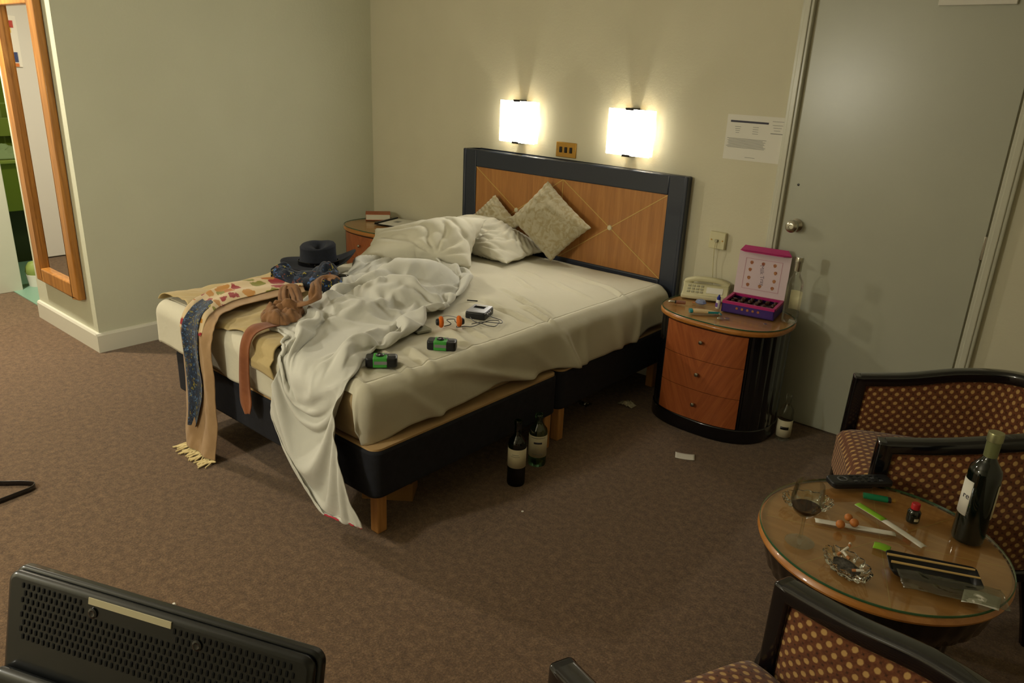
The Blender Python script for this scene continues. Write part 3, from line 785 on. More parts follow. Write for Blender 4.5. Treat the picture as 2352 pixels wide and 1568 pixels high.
9,6,17,12,7,2,14,3,16,13,15,4,-5,11,12,15,17,5,17,-1,-11,-15,-9,-13,-5,-315,-1,-9,0,12,7,-2,9,19,16,16,1,14,11,8,6,11,9,4,9,9,14,13,9,9,9,15,5,9,11,11,11,10,8,3,-6,16,15,17,10,12,
-8,-12,-10,-12,-13,-11,-301,-9,1,-2,13,0,14,4,16,12,13,14,16,9,1,2,11,8,1,8,13,17,12,11,6,14,9,6,6,11,10,9,11,11,10,7,-4,16,16,15,8,-12,-11,-12,-10,-9,-15,-296,-12,4,10,6,5,9,11,17,
12,0,12,14,3,2,13,4,4,3,12,15,12,11,11,12,11,5,7,7,9,10,9,12,11,12,10,3,12,11,15,6,-11,-13,-9,-10,-9,-13,-293,-9,-1,5,10,16,13,7,10,14,3,9,0,3,9,11,9,-1,4,14,14,9,11,14,11,6,6,10,5,
9,8,10,12,11,13,12,7,10,9,13,5,-12,-11,-10,-6,-10,-10,-290,2,-2,-3,9,11,11,5,14,13,5,9,-8,4,11,9,11,6,10,6,15,2,14,13,6,6,12,7,7,10,11,11,12,12,17,2,7,11,13,12,5,-11,-11,-10,-10,
-11,-4,-289,-4,0,-5,6,14,10,9,12,6,7,11,8,-2,10,14,8,4,7,10,8,0,16,5,5,10,13,4,14,16,13,13,13,13,7,6,9,9,8,9,1,-10,-11,-10,-1,2,-15,-292,-3,-9,-8,10,12,10,9,12,9,9,8,9,16,21,-6,-2,
8,4,8,11,4,8,7,6,10,14,13,11,13,13,12,12,13,2,3,9,9,8,8,2,-8,-10,-4,5,1,-10,-299,-3,-15,-11,9,13,13,10,7,13,14,9,14,16,18,3,-9,5,5,9,2,4,3,9,10,12,17,18,15,14,11,11,10,8,1,-8,9,9,8,
8,2,-7,-5,6,-1,5,-9,-300,-6,-16,-15,9,15,16,14,10,7,9,13,12,18,19,8,-8,0,13,-2,-8,3,13,16,15,13,14,10,14,12,9,9,9,9,5,4,-10,8,9,7,2,-6,7,-1,-5,9,-5,-294,-15,-17,-13,13,16,18,12,9,
13,17,16,0,13,18,-2,-4,9,7,-2,-12,9,13,15,12,13,13,11,12,14,12,6,12,5,5,5,-2,-4,7,7,5,-3,8,-6,-2,9,-2,-287,-12,-16,-12,16,14,17,11,11,12,13,10,15,5,6,-8,0,8,6,-1,-6,9,12,15,10,11,
13,13,13,12,12,13,5,7,1,3,5,-2,-1,9,11,3,0,-6,-4,6,4,-275,-9,-18,1,17,10,7,11,6,17,10,4,15,9,-7,-13,5,7,4,0,9,9,6,8,9,12,13,12,13,13,12,13,8,4,1,0,4,5,-3,7,10,3,0,1,0,-3,9,-260,1,
-3,-5,11,5,4,7,18,-7,16,6,4,3,-13,-5,-1,7,5,9,16,0,5,3,10,11,13,12,13,12,13,12,9,1,4,-1,5,3,5,1,8,4,0,5,-3,5,8,-243,-8,-5,2,6,13,7,7,5,-6,5,6,5,-4,-10,-7,7,6,10,14,-1,1,5,3,11,11,
13,12,12,12,12,12,10,4,1,1,4,5,3,3,6,3,10,6,-2,-3,8,-225,8,7,0,-7,-2,1,0,-2,-1,2,8,-1,-8,-1,10,7,1,8,6,-1,-3,5,4,11,11,11,12,12,11,12,11,9,5,4,4,6,12,3,0,5,2,0,13,6,1,-5,-210,10,4,
-7,-11,-12,0,4,-3,2,6,2,-1,5,12,8,-6,-5,8,0,2,-3,4,4,11,11,11,11,11,11,11,10,9,4,5,6,8,10,5,4,7,4,1,7,5,2,-4,-196,0,-7,-11,-9,-1,7,10,4,-2,-4,0,12,8,4,-2,-12,-5,7,-2,3,-3,4,6,8,11,
10,10,10,11,9,10,7,6,2,7,8,10,8,8,1,7,2,7,13,2,-7,-181,-2,-6,-5,-3,1,0,1,-2,-1,2,6,4,-2,0,-5,-8,-4,5,-1,3,-2,8,6,3,8,9,9,10,9,8,8,7,5,2,7,11,8,7,4,6,7,4,10,13,6,-7,-161,10,-3,-7,-9,
-5,-11,-1,3,5,0,3,-4,-5,-5,-5,1,-5,0,0,3,-1,8,5,5,3,6,9,8,6,7,7,6,6,6,10,6,5,9,5,6,5,9,10,3,10,3,-138,-2,-10,-8,-3,2,-3,-2,2,0,-8,-5,-6,-3,-2,4,1,-7,5,6,-11,4,4,-1,5,0,7,8,6,3,7,1,
6,8,9,9,5,4,7,8,9,3,7,11,12,12,0,-115,-1,-1,-5,-8,-11,-8,-3,-2,-2,-3,0,3,-2,-3,2,-2,2,-2,-6,-6,-4,2,3,3,1,5,6,2,4,4,8,7,5,3,6,2,8,8,7,7,7,9,10,11,11,5,-93,-2,-9,-10,-6,-7,-3,-2,-1,
4,3,-1,1,-2,-2,-5,8,-8,-6,1,-6,-4,2,3,1,0,3,3,2,1,-1,2,2,2,3,5,7,8,8,8,8,8,9,10,11,10,3,-72,-5,-8,-4,-5,0,0,-5,1,-3,-5,1,-1,0,2,-2,-2,1,1,-7,-7,5,3,3,2,0,-1,-1,-4,-7,-1,7,6,6,5,5,5,
5,5,5,5,5,7,6,7,9,4,-53,0,-4,-4,-3,-4,-4,-4,-4,-3,-4,-4,-1,0,-2,0,1,3,4,-5,-3,3,5,1,-1,-5,-2,-2,0,2,2,3,2,3,2,2,2,3,3,3,4,4,6,8,7,8,7,-40,-4,-4,-5,-4,-3,-3,-4,-4,-3,-3,-2,1,1,1,1,3,
3,4,3,5,-2,0,2,1,1,2,2,4,2,1,1,1,1,0,-1,1,1,1,-1,1,5,2,-2,1,7,6,-30,1,1,-2,-3,-2,-2,-2,-3,-2,-4,-3,-1,0,1,2,3,3,3,2,1,2,2,2,2,1,0,0,-1,-1,0,0,0,0,0,1,3,4,2,1,-2,-4,-1,5,6,1,-4,-19,
1,1,2,3,2,0,-2,-2,-3,-3,-3,-3,-3,-3,-2,-2,1,1,2,2,2,3,3,0,-1,-1,-1,1,1,2,3,3,3,4,5,3,1,-3,-4,-5,-1,7,6,-2,-5,-5,-15,2,1,1,1,2,3,3,2,0,0,-2,-2,-3,-3,-3,-3,-2,-1,0,-1,1,0,1,1,2,2,3,3,
3,4,3,3,3,1,0,-2,-4,-5,-2,3,6,4,-3,-6,-6,-5,-12,6,0,-2,0,2,2,2,2,4,3,2,2,0,-1,-3,-3,-2,-2,-1,0,0,1,1,1,3,2,4,3,3,2,1,-1,-2,-2,-4,-4,-2,2,5,6,0,-5,-7,-6,-5,-5,-8,7,5,1,-3,-3,-2,1,3,
3,3,3,4,3,3,2,0,-1,-1,-1,-1,-1,1,1,3,3,2,2,0,-1,-2,-2,-3,-4,-4,-1,2,5,7,3,-4,-6,-7,-6,-4,-5,-6,-5,6,7,6,3,-3,-4,-4,-3,1,3,3,3,4,3,4,3,2,2,2,0,1,1,1,0,-1,0,-2,-1,-3,-3,-3,-3,-2,2,5,
7,5,1,-7,-6,-7,-5,-4,-5,-7,-5,-2,3,6,7,7,4,1,-3,-5,-4,-2,-1,1,3,3,3,4,3,2,2,1,1,1,0,0,0,-1,-1,-3,-3,-2,-1,3,4,6,6,3,-3,-6,-6,-6,-5,-4,-6,-6,-6,-4,2,-1,3,6,7,7,6,4,0,-3,-5,-4,-3,-2,
0,1,2,2,3,3,2,1,0,1,0,0,-2,-1,-1,0,3,4,5,6,5,1,-5,-6,-7,-5,-3,-5,-6,-7,-6,-3,3,7,-7,-3,1,6,8,7,7,6,3,0,-4,-4,-4,-3,-3,-2,0,-1,1,1,1,1,1,1,0,1,3,3,5,5,6,5,3,-2,-7,-6,-6,-4,-2,-6,-6,
-7,-6,-4,4,2,4,1,-6,-5,1,5,7,7,7,7,5,3,0,-3,-3,-4,-2,-2,-1,-1,0,0,1,1,2,2,2,4,4,5,5,4,-1,-4,-7,-6,-5,-2,-3,-6,-7,-6,-7,-3,4,4,-3,7,2,-1,-6,-6,-1,4,6,8,7,7,6,5,2,1,-2,-3,-3,-1,-1,0,
0,0,2,1,2,3,4,4,4,1,-3,-5,-7,-6,-2,-2,-4,-6,-7,-6,-7,-4,4,7,0,-6,9,0,3,-1,-7,-7,-2,3,6,7,8,6,7,5,5,3,2,-1,-2,-2,0,0,0,1,2,2,4,3,0,-2,-4,-6,-6,-4,-1,-1,-5,-6,-7,-7,-7,-4,3,8,3,-3,-7,
6,6,2,1,-2,-8,-7,-3,3,7,7,7,6,6,6,5,5,3,3,0,1,0,1,0,1,1,0,-3,-3,-5,-6,-5,-1,0,-3,-5,-6,-7,-7,-6,-5,2,8,5,0,-6,-9,12,0,5,3,2,-5,-8,-7,-3,3,6,7,7,6,6,5,5,4,4,3,2,2,1,0,-2,-2,-3,-3,-4,
-3,-3,0,-1,-4,-6,-6,-6,-7,-7,-4,2,7,7,1,-4,-8,-6,13,0,0,6,4,1,-5,-8,-7,-4,2,6,7,7,6,5,5,5,3,4,3,2,2,0,-2,-2,-2,-3,-2,-2,-1,-4,-4,-6,-6,-6,-7,-6,-4,2,7,7,4,-3,-8,-8,0,16,-5,0,0,7,5,
1,-5,-8,-8,-5,0,7,7,6,6,5,5,4,3,3,2,2,1,0,-1,-2,-1,-2,-3,-4,-5,-5,-6,-6,-7,-7,-3,2,8,7,5,-1,-7,-9,-4,3,13,1,-3,-3,1,8,5,2,-6,-8,-8,-6,0,6,6,7,5,5,4,4,3,2,2,0,0,0,-1,-2,-3,-3,-4,-5,
-5,-6,-7,-6,-3,3,6,8,5,1,-5,-10,-6,1,7,5,5,-1,-4,-3,3,8,5,1,-7,-8,-8,-6,0,5,7,6,5,4,4,3,2,2,0,1,-1,-1,-2,-3,-4,-4,-5,-6,-7,-6,-1,3,7,7,6,2,-4,-9,-8,-2,7,0,6,6,2,-5,-4,-1,6,7,5,-3,
-8,-8,-7,-5,1,6,6,5,4,4,3,2,1,1,0,-1,-2,-2,-3,-4,-5,-6,-7,-4,0,4,7,7,7,2,-4,-8,-9,-4,6,5,-4,6,5,5,-3,-6,-2,3,7,7,0,-6,-8,-8,-6,-4,3,6,6,4,3,3,1,1,1,-1,-1,-2,-2,-4,-5,-6,-6,-2,1,6,7,
7,6,3,-4,-8,-9,-6,4,7,0,-8,10,5,4,0,-5,-4,1,7,7,3,-4,-8,-8,-7,-5,-2,6,5,4,3,2,1,1,0,-1,-2,-2,-4,-5,-5,-4,0,3,6,7,7,5,3,-3,-8,-8,-7,1,8,3,-6,-5,12,0,6,2,-3,-5,-1,6,7,4,-2,-7,-7,-7,
-6,-5,2,5,3,3,2,1,0,-1,-1,-3,-4,-4,-4,0,2,4,6,7,6,6,1,-3,-7,-9,-6,0,6,6,-3,-8,-1,9,4,3,3,-1,-4,-3,4,7,6,-1,-6,-7,-7,-6,-5,-4,4,3,2,1,1,-1,-1,-3,-4,-3,0,2,4,5,6,6,7,4,1,-4,-7,-9,-7,
0,6,8,-1,-9,-5,4,9,1,1,5,0,-3,-3,2,7,6,1,-6,-7,-6,-6,-5,-4,-3,2,1,1,-1,-1,-2,-1,0,2,3,5,5,6,6,5,4,-1,-4,-7,-8,-7,-1,6,8,2,-8,-7,-1,3,7,1,2,4,3,-2,-3,1,6,5,3,-5,-6,-6,-5,-5,-4,-4,-2,
-1,0,0,0,1,2,3,3,4,5,6,6,4,2,-1,-5,-7,-7,-6,-2,5,8,3,-4,-9,-4,2,5,3,-1,2,4,5,0,-3,-1,6,5,3,-3,-6,-6,-4,-5,-3,-3,-2,-1,0,0,1,2,3,3,4,4,6,5,4,1,-2,-5,-7,-7,-6,-2,4,7,5,-1,-8,-7,-2,6,
2,5,-2,-1,4,5,2,-3,-1,5,5,4,-2,-6,-5,-4,-4,-3,-2,-2,0,0,1,1,2,3,4,4,5,5,3,0,-3,-5,-6,-7,-6,-2,3,6,7,1,-6,-8,-5,2,6,0,2,0,0,2,4,4,-1,-2,3,6,4,-1,-5,-5,-4,-3,-2,-2,-1,0,1,1,2,3,3,4,5,
3,2,-1,-3,-5,-6,-6,-6,-2,2,6,7,3,-4,-7,-7,-3,5,6,-2,1,0,0,1,4,4,2,-2,1,6,4,0,-4,-4,-4,-2,-2,-1,0,0,1,2,2,4,4,3,3,0,-2,-3,-5,-6,-6,-5,-2,2,6,6,4,-2,-6,-8,-5,2,7,4,-4,3,0,-1,-1,2,5,4,
-1,-1,5,5,1,-3,-4,-3,-1,-2,0,0,1,2,2,4,3,3,1,-1,-3,-4,-5,-6,-5,-5,-1,2,6,6,4,0,-6,-7,-6,-2,6,7,0,-5,1,0,-1,1,2,4,4,2,-1,2,5,3,-2,-4,-2,-1,0,0,1,2,2,3,2,1,0,-2,-3,-4,-5,-5,-5,-4,-1,
3,5,6,4,0,-4,-7,-7,-3,3,7,5,-2,-5,1,0,0,0,1,3,4,4,0,0,4,4,0,-2,-2,0,1,1,1,2,1,1,0,-2,-2,-3,-4,-5,-5,-4,-3,0,3,5,6,4,0,-4,-6,-7,-4,1,6,6,1,-3,-4,2,0,1,0,-2,2,4,4,4,-1,1,3,3,0,0,0,1,
1,0,0,0,-2,-1,-3,-3,-4,-5,-4,-4,-2,1,4,5,6,4,0,-4,-6,-7,-5,0,5,7,3,-1,-5,-3,1,0,0,2,2,-1,2,3,4,2,-1,1,4,2,1,1,0,-1,0,-1,-2,-2,-2,-3,-4,-4,-4,-3,-1,2,4,6,5,3,0,-3,-6,-7,-6,-1,4,7,5,
0,-2,-5,-2,0,0,0,0,3,1,2,2,2,4,1,-1,0,2,2,1,0,-1,-1,-1,-2,-2,-4,-3,-3,-3,-2,0,3,4,5,5,3,-1,-3,-6,-6,-6,-2,3,6,6,2,-1,-3,-5,0,-1,0,0,0,-1,4,2,2,2,1,3,1,-1,-1,1,1,0,-1,-1,-2,-2,-3,-3,
-3,-1,0,1,3,5,5,4,1,-1,-4,-6,-6,-5,-2,3,6,6,2,0,-2,-5,-3,2,-6,0,0,1,4,0,2,3,3,1,-1,3,0,-2,-2,0,1,-1,-2,-3,-2,-2,-1,0,1,3,4,4,4,3,1,-3,-4,-6,-6,-5,-1,3,7,6,1,-1,1,-5,-4,1,2,-3,1,-1,
-1,-1,2,0,2,3,4,0,-2,0,0,-1,-3,-1,-1,-1,-1,-1,0,1,2,3,4,4,3,2,-1,-3,-5,-6,-6,-3,-1,4,7,6,0,-1,1,-3,-5,-1,4,-1,-6,1,2,1,-3,-1,2,1,2,3,4,1,-3,-2,-1,-1,-2,-1,0,0,1,1,2,3,4,3,2,1,-2,-3,
-5,-6,-5,-3,-1,4,7,6,0,-2,2,-1,-5,-3,3,2,-2,-9,-1,1,2,2,-2,0,3,2,2,2,3,2,-1,-2,-1,-2,-1,-1,1,2,3,2,3,2,1,0,-1,-4,-5,-6,-5,-2,0,3,7,6,0,-3,2,2,-4,-5,1,3,1,-2,-8,1,-2,-3,1,2,-1,3,2,3,
1,3,3,1,1,0,-1,-1,-2,1,3,2,2,0,0,0,-1,-3,-6,-5,-5,-1,-1,3,6,6,2,-3,-2,4,1,-5,-4,2,4,0,-3,-11,0,3,-2,-2,2,-1,3,3,1,2,2,2,2,2,-2,-1,3,2,1,0,0,0,0,0,-1,-2,-6,-5,-3,-2,0,2,5,7,3,-2,-4,
1,4,-1,-5,-2,3,3,-2,1,-12,0,1,0,-2,-3,1,3,3,1,3,0,2,2,1,0,1,0,1,1,0,-1,0,-2,-1,-1,-2,-3,-3,0,-2,1,5,6,3,-1,-2,-3,3,3,-1,-5,-1,3,3,-2,1,-14,-1,-2,-1,2,1,0,2,2,1,3,1,-1,2,2,2,0,1,-2,
-1,-2,0,-1,-2,-1,-2,-1,2,-3,3,0,2,5,3,3,-2,-3,-2,4,2,0,-5,-2,4,2,-1,2,-17,-3,-2,0,1,2,3,1,1,1,1,1,3,-1,1,2,1,1,0,-1,-3,-4,-1,-1,-1,1,-1,1,2,2,1,3,0,4,2,1,-3,-2,1,2,1,-4,-2,2,4,-1,2,
-23,0,1,1,1,2,3,2,-1,-2,1,3,0,0,0,1,2,1,1,0,-4,-2,-2,2,1,-1,2,2,1,1,2,1,0,0,3,0,1,-3,-2,1,2,-1,1,-2,2,1,3,-23,-2,0,2,1,1,3,0,2,-1,-2,2,3,1,-2,1,-1,1,2,1,-1,-1,-1,3,1,-3,1,2,4,1,1,0,
-1,-1,-1,1,2,1,-1,0,0,0,4,-2,-1,1,3,-25,2,-2,4,-1,2,-2,2,1,1,-1,0,2,1,0,1,-2,2,0,1,2,0,1,-2,3,-1,1,-1,2,2,0,0,2,0,-3,2,1,1,2,-1,1,-1,2,1,-1,1,1,),
        (
587,0,0,0,0,0,0,0,0,0,0,0,0,0,0,0,0,0,0,0,0,0,0,0,0,0,0,0,0,0,0,0,0,0,0,0,0,0,0,0,0,0,0,0,0,0,0,0,-1,5,7,-8,-1,8,5,-12,-9,10,6,6,-5,-1,8,0,-5,-5,3,-18,5,16,-4,4,1,1,-4,1,-1,-5,-2,9,
-1,-3,0,5,4,-4,2,-1,2,-5,-5,6,-14,0,0,3,5,6,8,-13,-10,-1,1,0,0,15,6,-3,-3,8,9,0,-7,-13,-16,13,17,9,1,-1,-10,2,-16,-5,-5,-4,4,4,10,2,3,6,5,-6,-4,9,3,-6,-12,-4,-10,0,10,-7,17,-7,-14,
0,1,15,-13,-11,16,12,-10,0,-1,5,9,0,-14,5,2,13,17,5,-1,-12,-12,-12,-9,-10,-3,5,2,7,10,-3,6,2,7,-12,12,3,7,-15,-16,-6,0,3,-2,1,-8,19,8,-11,2,-16,-4,3,8,1,-13,3,17,3,-14,-11,1,12,19,
7,16,4,-15,-15,7,-20,-6,-5,4,7,6,-7,5,-5,6,-1,5,12,-3,-2,-1,-17,-3,0,-8,7,0,15,16,-5,-18,-14,6,6,7,-10,4,-4,7,2,-16,-3,-3,4,12,-6,10,6,4,-9,-3,0,1,-2,6,-15,-2,2,-4,7,0,0,5,3,10,-3,
-8,1,-1,-7,0,2,2,12,19,-3,-18,-19,-4,12,9,-10,8,11,-4,-7,-16,0,3,1,-4,5,-1,-4,6,0,-10,-1,1,8,2,8,2,-11,-4,6,-8,1,1,2,9,14,-3,-8,4,-17,4,0,-6,19,22,7,-22,-21,-8,13,12,-14,7,17,-9,-6,
-19,10,-10,7,-7,8,-1,-4,-5,17,5,-19,-4,4,-4,-1,3,6,11,-9,-5,5,-7,0,4,11,10,18,-11,-9,-9,-6,0,10,20,15,-15,-23,-10,12,9,-16,5,15,-10,-15,1,5,2,-12,0,-2,2,7,-3,5,13,3,-18,-2,-5,-1,-2,
-2,2,3,11,0,-3,-1,-3,0,8,18,11,4,-16,-9,-13,0,20,18,3,-17,-17,4,1,-15,0,17,1,-17,2,8,-2,-11,5,2,1,-1,-2,1,-7,22,5,-19,-7,2,-1,-2,-1,-5,2,0,9,9,6,5,-15,-2,1,15,16,2,-19,-17,0,22,19,
-4,-14,6,-5,-19,-14,8,19,-7,-10,7,-12,-5,1,13,2,-11,-2,9,-7,5,20,-10,-17,-2,1,-2,5,2,-7,-1,0,0,7,11,15,4,-14,-15,-3,13,16,-5,-19,0,18,18,-5,13,-15,-14,-16,-4,21,2,-17,15,-17,-9,1,1,
6,4,-5,14,0,-16,16,15,-23,-11,-1,0,3,-2,0,4,-4,-2,4,-4,2,14,16,5,-8,-11,1,5,-16,2,0,18,6,5,-3,-8,-9,-10,13,1,-17,8,12,-13,-9,3,-1,-2,11,17,-1,-18,3,19,0,-16,-5,1,1,0,2,-4,-1,5,-8,
-4,-6,0,5,10,2,2,13,8,-3,-10,-17,0,14,6,-7,-1,-3,-10,8,1,-14,-2,13,13,-18,-7,-2,9,15,16,-4,-13,7,8,18,-16,4,2,0,0,0,-1,-3,-6,-8,-12,-7,-10,6,0,2,17,-3,-8,3,8,4,-19,0,-11,6,6,15,-20,
-5,13,-12,10,12,-13,2,9,-14,12,13,-2,-3,15,5,-5,15,15,-11,10,2,-1,-1,-2,-2,-4,-10,-7,-7,-15,-8,3,-10,-8,17,23,0,-14,-14,-8,4,0,1,15,7,-16,-15,4,4,6,9,-5,-7,-10,20,6,-17,0,17,15,14,
2,3,11,2,6,2,-2,2,0,1,-4,-4,-3,-9,-10,-15,-11,-21,-9,3,9,22,19,3,-12,-12,-21,0,17,-1,-11,-7,-2,13,16,-12,-17,-5,4,-2,15,-6,0,17,11,7,-3,4,19,15,12,-1,-6,0,0,0,1,1,-5,-6,-12,-5,-12,
-21,-21,-3,1,7,7,13,11,-6,-14,-13,0,0,-1,-2,16,11,-5,2,-3,-17,-5,-2,2,2,7,8,1,6,5,7,9,13,16,22,0,0,1,1,0,-7,-7,-18,-5,-5,-17,-3,-15,-21,-2,3,1,-5,3,19,10,-14,-11,0,22,4,-2,-2,12,
-18,-21,-1,18,-12,-8,-1,5,4,9,16,13,12,13,13,10,2,0,-1,-1,-1,-2,-19,-13,1,-3,-7,-13,-13,-3,0,2,10,-5,-20,-9,2,2,12,6,-13,0,8,-7,-4,13,11,-8,-19,5,16,-6,-8,0,11,5,-9,-7,9,12,14,14,
12,-3,-7,-8,-8,-3,12,-14,-7,-6,-4,1,6,-10,-2,14,13,-11,-7,-19,-7,0,0,6,5,-3,0,10,4,-8,-8,1,1,7,10,8,-15,-1,10,-3,-15,-5,12,16,16,18,16,3,-5,-11,-18,-15,2,15,-11,-9,0,1,-4,1,8,-5,14,
-15,-18,12,-12,6,5,1,-4,-6,-9,0,-5,9,-9,6,19,-7,-17,10,12,-19,-7,1,8,10,11,16,15,17,12,-1,-17,-3,-14,-8,7,15,-6,-5,-2,1,1,1,-9,-9,12,-13,-9,-15,2,-15,11,9,13,-6,-18,-4,0,19,1,-14,3,
-13,-4,8,-5,12,4,8,3,9,4,10,12,7,2,-6,-8,-2,-8,1,10,9,7,7,2,1,1,2,-4,-15,-16,-14,-11,-5,7,-16,-7,-10,9,4,4,-3,-5,0,15,-9,-8,-7,7,-4,1,11,15,9,13,6,-2,1,1,-11,-2,-4,2,1,11,3,12,14,
-5,-16,5,3,3,3,2,2,-2,-11,-11,-10,-3,1,-16,-18,-12,3,5,9,2,-9,0,15,-1,-14,1,-8,1,3,9,21,16,9,-1,-10,-7,-14,-10,9,8,0,5,12,17,-4,9,-14,-2,-3,10,2,-8,-3,4,-9,-5,-7,-6,-1,-6,-7,-9,-12,
7,13,-6,1,-5,0,17,4,-12,-18,5,7,10,10,1,2,1,12,-17,-13,-10,15,7,20,6,-14,17,0,-14,8,6,-5,6,6,-2,-10,9,-14,5,-9,-13,-13,-11,-5,-2,-1,10,2,17,4,-2,-22,0,22,8,-14,-19,15,0,-7,-4,5,11,
18,-7,-17,-16,1,17,12,4,4,-7,10,-3,1,3,13,3,0,-4,-5,-3,14,-8,-5,-6,0,-15,-8,0,-4,-6,-6,3,13,5,-8,-10,0,18,10,-4,-19,-3,-4,-1,11,17,-3,-4,-7,-11,-9,11,17,-2,-8,10,1,4,-3,4,8,11,-4,
-6,5,1,8,-1,-11,-12,1,-4,-7,-7,-5,-7,-4,4,0,19,7,-9,-12,0,21,11,-14,-16,-8,6,16,12,-1,-8,-12,-3,-9,7,8,11,-14,5,-9,-4,9,10,3,-1,13,2,-16,3,16,-7,-5,2,-9,-8,2,-17,-4,0,17,1,-1,6,5,
13,-13,-20,0,14,0,2,-9,3,-9,10,15,-14,-5,-15,0,7,5,20,-11,0,9,-8,-9,-12,9,-1,4,7,15,-13,4,14,-10,-14,-2,-9,0,14,-18,-2,13,-8,7,-6,10,4,18,-6,-23,0,11,11,-14,-5,-8,11,20,-9,-17,-4,
-4,7,4,11,10,0,7,-9,-14,7,-13,-4,-1,2,7,15,10,-11,3,-9,-17,-5,3,-2,14,-15,5,3,-10,7,0,3,3,20,-2,-21,0,7,13,-7,-15,-2,21,5,-15,-11,0,6,3,15,10,7,10,-9,-20,-5,14,-12,2,-1,-5,5,14,15,
-11,-8,-19,-15,-1,10,-8,11,-8,1,3,1,-1,4,15,-4,2,2,-19,0,14,15,-7,-19,-2,8,-11,9,-5,-11,9,10,19,20,12,-4,-18,-18,-1,17,-8,-2,-3,5,3,-1,12,5,-20,-22,4,0,-4,-13,0,8,-10,14,-14,11,21,
16,-15,-15,7,-16,0,22,15,-11,-2,-20,-5,0,-8,7,3,14,14,14,14,3,-16,-12,-3,4,5,16,-2,-6,4,-3,-6,-3,-9,-11,-2,-1,0,-7,-14,-2,6,1,9,-17,9,20,-2,2,-4,-3,-13,0,24,14,-12,-10,-2,-12,-5,7,
11,-10,10,12,11,7,-1,2,-16,5,10,2,5,-3,-6,-6,-6,3,4,-15,-12,-9,-8,1,4,-1,-5,0,7,-1,-3,4,17,-2,-6,2,2,-13,0,20,7,-5,6,-7,-8,1,-5,-7,-9,8,13,20,1,9,2,-10,3,10,-5,-5,-5,9,-4,9,-9,7,
-18,-12,-11,-13,-1,0,8,1,-5,0,-4,0,9,11,-4,0,6,-7,-6,0,18,17,8,1,-21,-13,-9,-11,6,4,6,7,23,3,-10,5,0,3,4,-5,-4,8,12,-1,2,-15,4,-10,-16,-11,-13,-1,2,0,1,6,-3,-5,2,4,4,3,7,-8,1,-5,0,
20,9,4,-11,-16,-12,9,-10,7,-5,5,16,22,5,-16,-12,13,3,-6,9,8,-3,-1,-3,11,-6,-15,-2,-10,-11,-7,-2,0,4,3,6,-9,-2,-5,5,6,7,4,1,-1,-12,0,0,3,5,-9,-1,-1,4,1,1,-11,15,9,20,-6,-14,-4,8,-7,
12,2,12,-8,-8,10,10,-11,-16,7,-4,-3,-2,-1,-2,-4,8,0,-5,-3,-2,1,8,7,7,3,-10,-21,0,-3,11,-2,-14,-4,10,19,0,-19,4,-5,18,9,-2,14,-7,-14,-1,-11,7,11,-8,17,4,-5,-17,0,-5,-7,-3,-2,-2,-1,
16,-16,0,1,1,4,12,9,8,9,-4,-21,-11,0,13,5,-12,-5,-7,9,13,-15,-7,4,10,9,-6,-7,12,6,5,-13,-17,2,3,12,-1,0,-3,-8,-2,0,0,-1,0,0,1,7,-16,1,-1,0,8,15,13,10,-2,-14,-5,-16,0,13,6,-13,-12,5,
10,1,-17,1,7,18,-15,-12,1,18,22,9,-19,-17,-8,1,23,0,-5,-3,3,-7,-5,-1,0,1,2,6,-6,-14,-2,-1,1,9,15,17,3,-19,-2,1,-15,0,21,0,-16,-12,10,-9,1,5,16,1,-10,-13,-4,1,15,24,9,-5,-14,-19,3,6,
-5,-4,-3,-2,-3,3,0,4,-4,2,3,10,-13,-7,0,0,11,18,11,-13,-14,7,6,-17,0,3,13,-9,-3,-14,4,17,1,-15,-4,-3,12,-4,1,13,9,0,8,-13,-5,-10,6,-2,-11,-4,1,8,3,-2,-8,14,11,-5,-14,-4,4,-7,0,17,
11,5,-15,-3,10,1,-17,0,9,9,-15,-10,7,7,-2,-12,10,-1,-11,2,5,10,2,19,1,-2,-15,-14,-1,5,-11,7,-8,-1,0,2,2,0,1,20,8,-16,-14,3,3,-4,13,-3,18,4,-9,1,-3,-17,1,20,-4,-22,3,13,-11,3,-10,6,
9,-10,-5,9,14,0,19,7,-15,-20,-12,6,2,-12,8,-8,0,0,0,0,1,1,16,20,-8,-20,-8,3,10,-7,3,15,10,3,-15,-3,-12,1,16,-15,4,1,-10,4,3,1,-12,2,10,-12,11,6,17,18,-8,-20,-10,0,-15,12,-12,6,-7,0,
0,0,0,0,2,11,23,7,-19,-10,-11,-2,11,-6,13,10,-2,0,-20,2,1,4,7,-11,-9,6,14,-1,-3,-5,-6,-5,6,15,8,9,13,-10,-9,1,-21,-12,12,-12,4,-5,0,0,0,0,0,7,0,20,21,-8,-15,-6,-10,-6,1,4,3,14,-4,
-5,-8,2,12,-5,-5,10,-3,-11,-8,10,4,-11,-2,9,10,7,5,14,7,-10,-15,-19,-8,11,-11,1,-2,0,0,0,0,1,8,-5,15,13,12,3,1,-11,-16,-13,-7,7,7,-3,0,-4,2,-1,3,13,5,-13,-6,4,-6,5,-10,5,13,10,-10,
3,17,8,-12,-16,-16,-6,12,-10,-2,0,0,0,0,0,1,9,-8,10,14,17,10,-8,-3,-2,-15,-8,-11,13,7,-5,-14,3,10,2,3,-13,-11,-1,1,4,9,12,11,3,-11,-17,7,15,6,-12,-14,-8,-5,8,-3,-6,0,0,0,0,0,4,7,
-10,8,15,17,6,-11,-9,-5,3,1,-10,-12,6,-7,4,3,2,-3,-2,-3,3,4,3,15,8,5,-7,-14,-10,-8,8,12,5,-11,-12,1,-5,2,5,-4,-3,0,-1,0,1,9,-1,-8,7,15,13,1,5,-1,-9,-13,-10,3,3,0,-2,-6,3,0,3,8,3,7,
